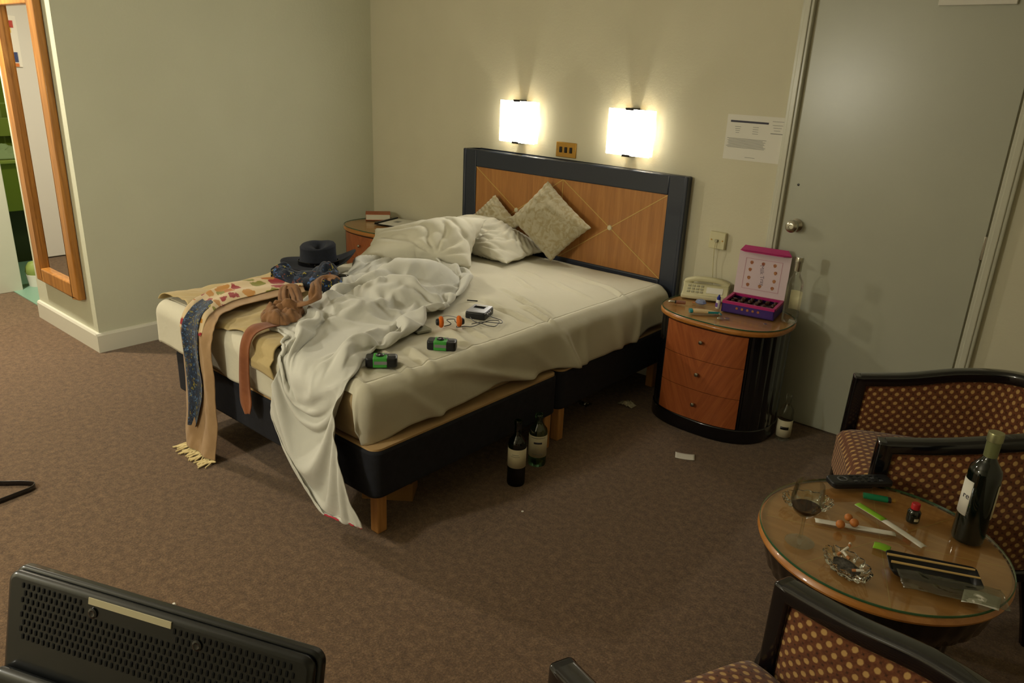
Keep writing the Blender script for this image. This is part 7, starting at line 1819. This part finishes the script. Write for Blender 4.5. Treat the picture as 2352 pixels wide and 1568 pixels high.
MB().grid(tube_pt, 28, 20).build('body', mat['straw'], tb, angle=180)
MB().lathe([(0, 0), (.02, 0), (.0205, .012), (.017, .014), (0, .014)], 24, (-.079, 0, .0105), mtx=Matrix.Rotation(R(90), 3, 'Y') @ Matrix.Scale(.5, 3, (1, 0, 0))).build('cap', mat['teal'], tb)
MB().box((.067, 0, .002), (.006, .044, .003)).build('crimp', mat['teal'], tb)
MB().box((.03, -.019, .010), (.05, .004, .010)).build('band', mat['teal'], tb, bevel=.001)
for k, (x, y) in enumerate(((1.335, -.405), (1.36, -.385), (1.52, -.33))):
    o_ = MB().lathe([(0, 0), (.012, 0), (.013, .001), (.012, .002), (0, .002)], 20, mod=lambda a, j: 1).build('coin', mat['steel'])
    o_.location = (x, y, NZ)
    o_.scale = (1.2 - .25 * k, 1.2 - .25 * k, 1)
    tag(o_, ('largest silver coin in front of the chocolate box', 'smaller silver coin touching the chocolate box front', 'silver coin at the right front edge of the cabinet')[k], 'coin', 'coins on the bedside cabinet')
tag(MB().box((0, 0, .003), (.02, .014, .006), .4).build('sweet', mat['amber'], bevel=.002, loc=(1.13, -.268, NZ)), 'small amber wrapped sweet beside the glass trinket', 'sweet')

# left cabinet: book and notepad
bk = thing('hardback_book', 'thick orange hardback book on the corner bedside cabinet', 'book', (-1.365, -.175, NLZ), R(50))
MB().box((0, .0, .003), (.17, .115, .005)).box((0, .0, .043), (.17, .115, .005)).box((0, .0565, .023), (.17, .005, .04)).build('cover', mat['book_cover'], bk, bevel=.001)
MB().box((0, -.003, .023), (.162, .107, .035)).build('pages', mat['pages'], bk, smooth=False)
fo = thing('menu_folder', 'open folder with a white printed sheet on the corner cabinet', 'folder', (-1.155, -.165, NLZ), R(14))
MB().box((0, 0, .003), (.235, .25, .006)).build('board', mat['edge'], fo, bevel=.001)
MB().box((.012, 0, .0067), (.20, .235, .0015)).build('sheet', mat['white'], fo, smooth=False)
MB().box((-.02, .01, .0077), (.04, .05, .0006)).build('print', mat['grey_print'], fo, smooth=False)
MB().box((-.105, 0, .010), (.018, .255, .010)).build('spine_bar', mat['edge'], fo, bevel=.002)

# ------------------------------------------------------------------ things on the carpet
cdp = thing('note_card', 'small white card lying on the carpet before the bedside cabinet', 'card', (1.408, -.742, 0), R(27))
MB().grid(lambda u, v: V(((u - .5) * .085, (v - .5) * .055, .002 + .003 * (abs(2 * u - 1)) ** 2)), 10, 6).build('card', mat['white'], cdp, solid=.0015)
tag(MB().grid(lambda u, v: V((.917 + (u - .5) * .085, -.448 + (v - .5) * .05, .004 + .032 * crease(u * 3, v * 3, 2) * (1 - abs(2 * u - 1)))), 24, 16).build('crumpled_wrapper', noisy('wrapper_print', 'c9c2a8', '8f8a6a', 40, .5, 0), solid=.001, smooth=False), 'crumpled pale wrapper on the carpet beside the bed head', 'wrapper')
tag(MB().grid(lambda u, v: V((.757 + (u - .5) * .07, -.611 + (v - .5) * .05, .003 + .02 * crease(u * 3 + 4, v * 3, 5))), 20, 14).build('clear_wrapper', mat['film'], solid=.001, smooth=False), 'scrap of clear wrapper under the bed near the head', 'wrapper')
tag(MB().lathe([(0, 0), (.006, 0), (.007, .004), (.004, .008), (0, .008)], 10, (.732, -2.761, 0)).build('cotton_bud', mat['white']), 'tiny white scrap on the carpet beyond the television', 'scrap')
tag(MB().lathe([(0, 0), (.004, 0), (.005, .003), (0, .005)], 8, (1.17, -1.60, 0)).build('paper_fleck', mat['white']), 'tiny pale fleck on open carpet in front of the green bottle', 'scrap')
bxx = thing('cardboard_box', 'brown cardboard box on its side under the foot of the bed', 'box', (.70, -1.86, 0), R(38))
MB().box((0, 0, .045), (.2, .12, .09)).build('carton', mat['card_brown'], bxx, bevel=.002)
MB().box((.0, -.075, .088), (.2, .06, .004), mtx=Matrix.Rotation(R(-25), 3, 'X')).build('flap', mat['card_brown'], bxx)
bl_ = cr([(-.66, -3.02, .012), (-.52, -2.95, .012), (-.42, -2.895, .012), (-.35, -2.825, .012), (-.305, -2.795, .012), (-.278, -2.815, .012), (-.27, -2.87, .012), (-.262, -2.94, .012), (-.25, -3.05, .012)], 70)
MB().sweep(bl_, rrect(.004, .022, .0015, 2)).build('belt_loop', mat['black'])
tag(bpy.data.objects['belt_loop'], 'black leather belt curled on edge on the carpet at far left', 'belt')

# ------------------------------------------------------------------ armchairs
def chair_path(n_=80):
    """U shaped rail, front posts at (+-.27, 0), body towards +y"""
    pts = [(-.27, -.01, .615), (-.27, .14, .640), (-.27, .30, .680), (-.235, .44, .705), (-.12, .535, .715), (0, .56, .717),
           (.12, .535, .715), (.235, .44, .705), (.27, .30, .680), (.27, .14, .640), (.27, -.01, .615)]
    return cr(pts, n_)


def armchair(loc, rz, label):
    t = thing('tub_armchair', label, 'armchair', loc, rz, 'lacquered tub armchairs')
    path = chair_path()
    MB().sweep(path, rrect(.05, .042, .012, 4)).build('top_rail', mat['black'], t, angle=50)
    for s_ in (-1, 1):
        lg = [(s_ * .275, -.03, 0), (s_ * .272, -.02, .25), (s_ * .27, -.012, .632)]
        prof = rrect(.05, .045, .010, 4)
        vs, fs = [], []
        k = len(prof)
        for p in lg:
            for x, y in prof:
                vs.append((p[0] + x, p[1] + y, p[2]))
        for i in range(2):
            for j in range(k):
                fs.append((i * k + j, i * k + (j + 1) % k, (i + 1) * k + (j + 1) % k, (i + 1) * k + j))
        fs += [tuple(range(k - 1, -1, -1)), tuple(2 * k + j for j in range(k))]
        MB().add(vs, fs).build('front_leg', mat['black'], t, bevel=.006, angle=50)
        vs = []
        MB().tube([(s_ * .2, .46, .26), (s_ * .21, .50, .1), (s_ * .215, .52, 0)], .022, 8).build('back_leg', mat['black'], t)
    # panel under the rail
    n_ = len(path)
    ln = [0]
    for i in range(1, n_):
        ln.append(ln[-1] + (V(path[i]) - V(path[i - 1])).length)
    for nm, off in (('back_panel', 0.0),):
        mb_ = MB()
        for side in (-1, 1):
            def f(u, v, side=side):
                x = u * (n_ - 1)
                i = min(int(x), n_ - 2)
                p = V(path[i]).lerp(V(path[i + 1]), x - i)
                tg = (V(path[min(i + 1, n_ - 1)]) - V(path[max(i - 1, 0)]))
                tg.z = 0
                tg.normalize()
                nn = V((tg.y, -tg.x, 0))
                zt, zb_ = p.z - .018, .27
                ed = (1 - abs(2 * v - 1) ** 4) * (1 - abs(2 * u - 1) ** 14)
                return V((p.x, p.y, zb_ + (zt - zb_) * v)) + nn * side * (.010 + .016 * ed)
            def uvf(u, v):
                return (u * ln[-1], .27 + .4 * v)
            mb_.grid(f, 90, 16, uvf=uvf)
        mb_.build(nm, mat['upholstery'], t, angle=60)
    low = [(x, y, .262) for x, y, z in path]
    MB().sweep(low, rrect(.046, .04, .008, 3)).build('lower_rail', mat['black'], t)

    def seat_pt(u, v):
        a, b = u * 2 - 1, v
        hw = .243 - .0 * b
        if b > .55:
            hw *= math.sqrt(max(.0, 1 - ((b - .55) / .5) ** 2 * .8))
        y = -.055 + .575 * b
        x = a * hw
        dome = (1 - a ** 6) * (1 - (2 * b - 1) ** 6)
        z = .402 + .055 * max(0, dome) ** .35 + .01 * (1 - a * a)
        return V((x, y, z))
    def seat_side(u, v):
        return seat_pt(u, v)
    mb_ = MB().grid(seat_pt, 40, 40, uvf=lambda u, v: (u * .5, v * .55))
    def seat_low(u, v):
        p = seat_pt(1 - u, v)
        return V((p.x * .985, p.y, .285))
    mb_.grid(seat_low, 40, 40, uvf=lambda u, v: (u * .5, v * .55))
    # skirt of the cushion
    rim = [(u, 0) for u in [k / 40 for k in range(41)]] + [(1, k / 40) for k in range(1, 41)] + [(1 - k / 40, 1) for k in range(1, 41)] + [(0, 1 - k / 40) for k in range(1, 41)]
    tp = [seat_pt(*r_) for r_ in rim]
    bt_ = [V((p.x * .985, p.y, .285)) for p in tp]
    vs = tp + bt_
    k = len(tp)
    uv_ = [(i * .014, .12) for i in range(k)] + [(i * .014, 0) for i in range(k)]
    mb_.add(vs, [(i, i + 1, k + i + 1, k + i) for i in range(k - 1)], uv_)
    mb_.build('seat', mat['upholstery'], t, angle=50)
    return t


mat['upholstery'] = make_upholstery()
armchair((2.206, -1.098, 0), R(-66), 'black lacquer tub armchair with dotted seat behind the round table')
armchair((2.262, -2.462, 0), R(-111.7), 'black lacquer tub armchair with dotted seat nearest the camera')

# ------------------------------------------------------------------ round table and what is on it
TC, TZ = (2.408, -1.700), .522
tb_ = thing('round_table', 'round veneered coffee table with glass top and black fluted base', 'table', (TC[0], TC[1], 0))
MB().lathe([(0, .488), (.285, .488), (.296, .494), (.298, .500), (.294, .508), (.290, .512), (0, .512)], 96).build('top', mat['rim'], tb_)
MB().lathe([(0, .5122), (.288, .5122), (.288, .5135), (0, .5135)], 96).build('top_veneer', mat['tabletop'], tb_)
MB().lathe([(0, .5145), (.293, .5145), (.294, .521), (0, .5215)], 96).build('glass_top', mat['glass_top'], tb_)
MB().lathe([(.2935, .5148), (.2955, .516), (.2955, .520), (.2935, .5212)], 96).build('glass_edge', mat['glass_edge'], tb_)
mb = MB()
for a in (R(20), R(110), R(65)):
    mb.box((0, 0, .5137), (.56, .0018, .0004), a)
mb.build('inlay_line', mat['inlay'], tb_, smooth=False)
MB().lathe([(0, .40), (.25, .40), (.262, .41), (.272, .45), (.280, .478), (.285, .488), (0, .488)], 144, mod=lambda a, j: 1 + .012 * (abs(sin(a * 18)) if 1 <= j <= 4 else 0)).build('apron', mat['black'], tb_)
MB().lathe([(0, .02), (.20, .02), (.19, .2), (.2, .36), (.245, .402), (0, .402)], 144, mod=lambda a, j: 1 + .03 * abs(sin(a * 14))).build('fluted_column', mat['black'], tb_)
MB().lathe([(0, 0), (.235, 0), (.24, .012), (.225, .028), (0, .03)], 72).build('base', mat['black'], tb_)

wg = thing('wine_glass', 'wine glass with a little red wine on the round table', 'wine glass', (2.262, -1.868, TZ))
MB().lathe([(0, .002), (.034, 0), (.0355, .0015), (.02, .004), (.006, .008), (.0042, .02), (.0038, .055), (.005, .068), (.012, .074), (.03, .09), (.039, .112), (.039, .128), (.033, .165), (.0322, .165), (.038, .128), (.038, .112), (.029, .0915), (.012, .0762), (0, .0755)], 44).build('glass', mat['clear'], wg)
MB().lathe([(0, .0762), (.012, .0768), (.029, .0922), (.0345, .1015), (0, .1015)], 40).build('wine', mat['wine'], wg)


def ashtray(loc, rz, label, butts):
    t = thing('glass_ashtray', label, 'ashtray', loc, rz, 'cut glass ashtrays')
    MB().lathe([(0, .004), (.030, .0), (.044, .004), (.052, .022), (.049, .026), (.042, .018), (.028, .010), (0, .009)], 96, sx=1.25, sy=.80,
               mod=lambda a, j: 1 + (.07 * sin(a * 14) if j in (2, 3, 4, 5) else 0)).build('dish', mat['thick'], t, smooth=False)
    if butts:
        MB().lathe([(0, .016), (.012, .0155), (.026, .0125), (.030, .0105), (0, .0098)], 40, sx=1.25, sy=.8, mod=lambda a, j: 1 + .2 * noise.noise(V((cos(a) * 3, sin(a) * 3, j)))).build('ash', mat['ash'], t)
    return t


ashtray((2.386, -1.905, TZ), R(-32), 'oval cut glass ashtray full of butts at the table front', True)
ashtray((2.213, -1.685, TZ), R(30), 'cut glass ashtray standing behind the wine glass', False)


def butt(p, a, ln, label, tilt=.25):
    t = thing('cigarette_butt', label, 'cigarette butt', p, a, 'cigarette butts')
    mt_ = Matrix.Rotation(R(90) - tilt, 3, 'Y')
    MB().lathe([(0, 0), (.0033, 0), (.0033, ln), (.0024, ln + .002), (0, ln + .002)], 12, mtx=mt_).build('paper', mat['butt'], t)
    MB().lathe([(0, -.009), (.0034, -.009), (.0034, 0), (0, 0)], 12, mtx=mt_).build('filter', mat['filter'], t)


butt((2.362, -1.878, TZ + .022), R(60), .022, 'long upright cigarette butt at the back of the full ashtray', .5)
butt((2.378, -1.882, TZ + .022), R(150), .012, 'short bent butt beside the longest one in the full ashtray')
butt((2.412, -1.925, TZ + .022), R(20), .015, 'cigarette butt at the front rim of the full ashtray')
butt((2.362, -1.80, TZ + .0045), R(100), .008, 'stubbed orange cigarette end on the table behind the full ashtray', 0)

rm = thing('remote_control', 'black remote control with a silver ring on the round table', 'remote control', (2.283, -1.47, TZ + .014), R(46))
prism(rrect(.185, .05, .014, 5), -.006, .010).build('body', mat['black_plastic'], rm, bevel=.004, seg=3)
prism([(x - .02, y) for x, y in rrect(.12, .03, .01, 4)], -.0139, -.006).build('battery_bulge', mat['black_plastic'], rm)
MB().lathe([(.010, .0102), (.0105, .0118), (.014, .0118), (.0145, .0102)], 28, (-.052, 0, 0)).build('ring', mat['grey_plastic'], rm, label='silver ring button')
for i in range(5):
    for j in range(3):
        MB().box((-.02 + i * .019, -.014 + j * .014, .0105), (.009, .007, .002)).build('button', mat['grey_plastic'] if (i + j) % 4 == 0 else mat['black_plastic'], rm)

lt = thing('lighter', 'green disposable lighter lying beside the remote control', 'lighter', (2.35, -1.512, TZ + .0065), R(22))
MB().sweep([(-.04, 0, 0), (.022, 0, 0)], rrect(.022, .012, .0055, 4)).build('body', mat['lighter'], lt)
MB().sweep([(.022, 0, 0), (.030, 0, 0)], rrect(.021, .0115, .005, 4)).build('collar', mat['black_plastic'], lt)
MB().sweep([(.030, 0, 0), (.041, 0, 0)], rrect(.014, .009, .004, 4)).build('hood', mat['brass'], lt)

fs_ = thing('soy_bottle', 'tiny dark sauce bottle with a red cap on the round table', 'bottle', (2.448, -1.56, TZ))
MB().lathe([(0, 0), (.0155, 0), (.0165, .003), (.0165, .028), (.012, .035), (0, .036)], 24).build('body', mat['dark_glass'], fs_)
MB().lathe([(.0165, .026), (.0168, .030), (.012, .0365), (.010, .038)], 24).build('shoulder', mat['clear'], fs_)
MB().lathe([(0, .054), (.0095, .054), (.011, .051), (.011, .038), (0, .037)], 20).build('cap', mat['red_cap'], fs_)
MB().grid(lambda u, v: V((.0171 * cos(-1.2 + .7 * u), .0171 * sin(-1.2 + .7 * u), .008 + .008 * v)), 8, 1).build('label', mat['cream'], fs_)


def strip(name, a, b, wd, z, m_, label, cat, tip=None, grp=None, arch=.004):
    a, b = V(a), V(b)
    d_ = (b - a)
    t = thing(name, label, cat, (a.x, a.y, TZ + z), math.atan2(d_.y, d_.x), grp)
    L_ = d_.length
    MB().grid(lambda u, v: V((L_ * u, (v - .5) * wd, .001 + arch * sin(pi * u) * .6 + .002 * (1 - abs(2 * v - 1)))), 16, 4).build('sleeve', m_, t, solid=.001)
    if tip:
        x0, x1, tm = tip
        MB().grid(lambda u, v: V((L_ * (x0 + (x1 - x0) * u), (v - .5) * (wd + .001), .0024 + arch * sin(pi * (x0 + (x1 - x0) * u)) * .6 + .002 * (1 - abs(2 * v - 1)))), 8, 4).build('colour_end', tm, t, solid=.0006)
    return t


strip('chopstick_wrapper', (2.256, -1.742), (2.432, -1.660), .021, 0, mat['white'], 'plain white chopstick wrapper lying under the nuts', 'wrapper', None, 'paper chopstick wrappers', .0)
strip('chopstick_wrapper', (2.315, -1.585), (2.503, -1.678), .021, .004, mat['white'], 'white chopstick wrapper with a lime green end', 'wrapper', (0, .42, mat['lime']), 'paper chopstick wrappers', .004)
strip('wasabi_sachet', (2.405, -1.75), (2.443, -1.745), .032, 0, mat['lime'], 'lime green sachet beside the black sushi tray', 'sachet')


def nut(p, r_, label):
    o_ = MB().lathe([(0, -.9 * r_), (.5 * r_, -.8 * r_), (.9 * r_, -.35 * r_), (r_, .1 * r_), (.8 * r_, .6 * r_), (.4 * r_, .9 * r_), (0, .95 * r_)], 20,
                   mod=lambda a, j: 1 + .06 * noise.noise(V((cos(a) * 2 + p[0] * 99, sin(a) * 2, j * .5)))).build('coated_nut', mat['nut'], angle=180)
    o_.location = p
    tag(o_, label, 'nut', 'coated nuts on the round table')


nut((2.316, -1.732, TZ + .0109), .0118, 'round brown nut in front, nearest the full ashtray')
nut((2.342, -1.706, TZ + .0148), .0115, 'round brown nut on the white wrapper, nearest the sachet')
nut((2.322, -1.688, TZ + .0137), .0105, 'round brown nut behind the other two on the wrapper')

# sushi tray
st = thing('sushi_tray', 'black plastic sushi tray with its clear lid on the table', 'tray', (2.545, -1.785, TZ), R(22))
mb = MB()
for (xa, ya, z0, xb, yb, z1) in ((.085, .032, .001, .098, .044, .020),):
    vs = []
    for s_, z in ((0, z0), (1, z1)):
        X_, Y_ = (xa, ya) if s_ == 0 else (xb, yb)
        for x, y in rrect(2 * X_, 2 * Y_, .012, 4):
            vs.append((x, y, z))
    k = len(vs) // 2
    fs = [tuple(range(k - 1, -1, -1))] + [(i, (i + 1) % k, k + (i + 1) % k, k + i) for i in range(k)]
    mb.add(vs, fs)
mb.build('tray', mat['black_plastic'], st, solid=.002, bevel=0)
ld = MB()
ld.grid(lambda u, v: V((-.085 + .215 * u + .01 * v, -.035 - .055 * v + .004 * fb(u * 5, v * 4, 1), .022 - .014 * v + .008 * crease(u * 3, v * 2, 3))), 30, 14)
ld.build('clear_lid', mat['film'], st, solid=.001)
MB().grid(lambda u, v: V((.055 + .075 * u - .012 * v, -.052 - .038 * v, .0155 - .009 * v + .003 * sin(u * 4))), 10, 6).build('price_sticker', mat['white'], st, solid=.001, label='blank white sticker on the clear lid')


def chopstick(a, b, label):
    o_ = MB().tube([a, lerp3(a, b, .5), b], lambda s_: .0032 - .0008 * s_, 8).build('chopstick', mat['bamboo'])
    tag(o_, label, 'chopstick', 'chopsticks across the sushi tray')


chopstick((2.448, -1.807, TZ + .0245), (2.620, -1.728, TZ + .0245), 'wooden chopstick across the tray, nearer the wine bottle')
chopstick((2.464, -1.832, TZ + .0245), (2.636, -1.755, TZ + .0245), 'wooden chopstick across the tray, touching the clear lid')

wb_ = bottle((2.574, -1.545, TZ), 'dark red wine bottle with white label standing on the round table', mat['dark_glass'], .0375, .298, .0145, .19, .235, (.075, .170), mat['white'], (mat['capsule'], mat['cap_metal']), None, None, R(115), R(-168))
MB().grid(lambda u, v: V((.0385 * cos(R(-20) + R(40) * u), .0385 * sin(R(-20) + R(40) * u), .075 + .095 * v)), 10, 1).build('back_label', mat['cream'], wb_, solid=.0004)
a_ = R(-128)
txo = text('lettering', 're', .022, mat['dark_print'], wb_, (.0388 * cos(a_), .0388 * sin(a_), .128), (R(90), 0, a_ + R(90)))

# ------------------------------------------------------------------ television seen from behind
CABZ = .43
tv = thing('television', 'black flat television seen from behind with vents and labels', 'television', (1.7701, -3.2155, CABZ), .3872)
TW, TH, TTOP = .5421, .345, .8453 - CABZ
tilt = Matrix.Rotation(-.2597, 3, 'X')


def leaned(mb__):
    """the screen leans back about its top edge; z is measured down from that edge"""
    mb__.v = [tuple(tilt @ V(p) + V((0, 0, TTOP))) for p in mb__.v]
    return mb__


def slab(w_, h_, r_, y0, y1, ztop):
    """rounded panel in the x-z plane between y0 and y1"""
    o__ = rrect(w_, h_, r_, 6)
    mb__ = MB()
    k = len(o__)
    vs = [(x, y0, z - h_ / 2 + ztop) for x, z in o__] + [(x, y1, z - h_ / 2 + ztop) for x, z in o__]
    fs = [tuple(range(k)), tuple(range(2 * k - 1, k - 1, -1))] + [(i, k + i, k + (i + 1) % k, (i + 1) % k) for i in range(k)]
    return mb__.add(vs, fs)


leaned(slab(TW, TH, .018, .004, .022, 0)).build('bezel', mat['tv_plastic'], tv, bevel=.005, seg=3)
leaned(slab(TW - .006, TH - .006, .018, -.012, .005, -.003)).build('back_cover', mat['tv_plastic'], tv, bevel=.008, seg=3)
leaned(slab(TW - .004, .18, .02, -.034, -.01, -.150)).build('back_hump', mat['tv_plastic'], tv, bevel=.012, seg=3)
leaned(slab(TW - .04, TH - .04, .006, .0215, .0235, -.02)).build('screen', mat['sun'], tv)
mb = MB()
for i in range(48):
    for j in range(8):
        if j > 1 or abs(-.235 + i * .010 + .035) > .08:
            mb.box((-.235 + i * .010 + (j % 2) * .005, -.0125, -.020 - j * .0115), (.0032, .002, .0075))
leaned(mb).build('vent_slots', plain('vent_black', '050607', .9), tv, smooth=False)
leaned(MB().box((-.035, -.0128, -.0125), (.148, .0016, .010))).build('sticker', mat['cream'], tv, smooth=False, label='long cream label strip')
leaned(MB().box((-.240, -.0350, -.205), (.034, .0014, .06))).build('sticker', plain('pale_green_sticker', '9aa85a', .5), tv, smooth=False, label='pale green sticker')
for x in (-.10, .085):
    leaned(MB().lathe([(0, 0), (.007, 0), (.008, .002), (.005, .003), (0, .001)], 16, (x, -.012, -.030), mtx=mx_)).build('screw', mat['black'], tv)
MB().box((0, -.07, .06), (.08, .03, .11)).build('stand_neck', mat['tv_plastic'], tv, bevel=.004)
MB().lathe([(0, 0), (.13, 0), (.135, .006), (.12, .014), (0, .018)], 40, (0, -.07, 0), sy=.7).build('stand_base', mat['tv_plastic'], tv)
cbn = thing('television_cabinet', 'low dark cabinet carrying the television', 'cabinet', (1.7701 + .025, -3.2155 - .06, 0), tv.rotation_euler.z)
MB().box((0, .0, .215), (.62, .34, .38)).build('carcass', mat['veneer'], cbn, bevel=.003)
MB().box((0, .0, .4175), (.64, .36, .025)).build('top', mat['black'], cbn, bevel=.004)
MB().box((0, .0, .0125), (.58, .30, .025)).build('plinth', mat['black'], cbn)
for s_ in (-1, 1):
    dd_ = MB().box((s_ * .152, .174, .215), (.295, .012, .35)).build('door', mat['veneer'], cbn, bevel=.002)
    MB().lathe([(0, 0), (.01, 0), (.008, .02), (0, .022)], 16, (s_ * .03, .180, .25), mtx=Matrix.Rotation(R(-90), 3, 'X')).build('knob', mat['steel'], dd_)
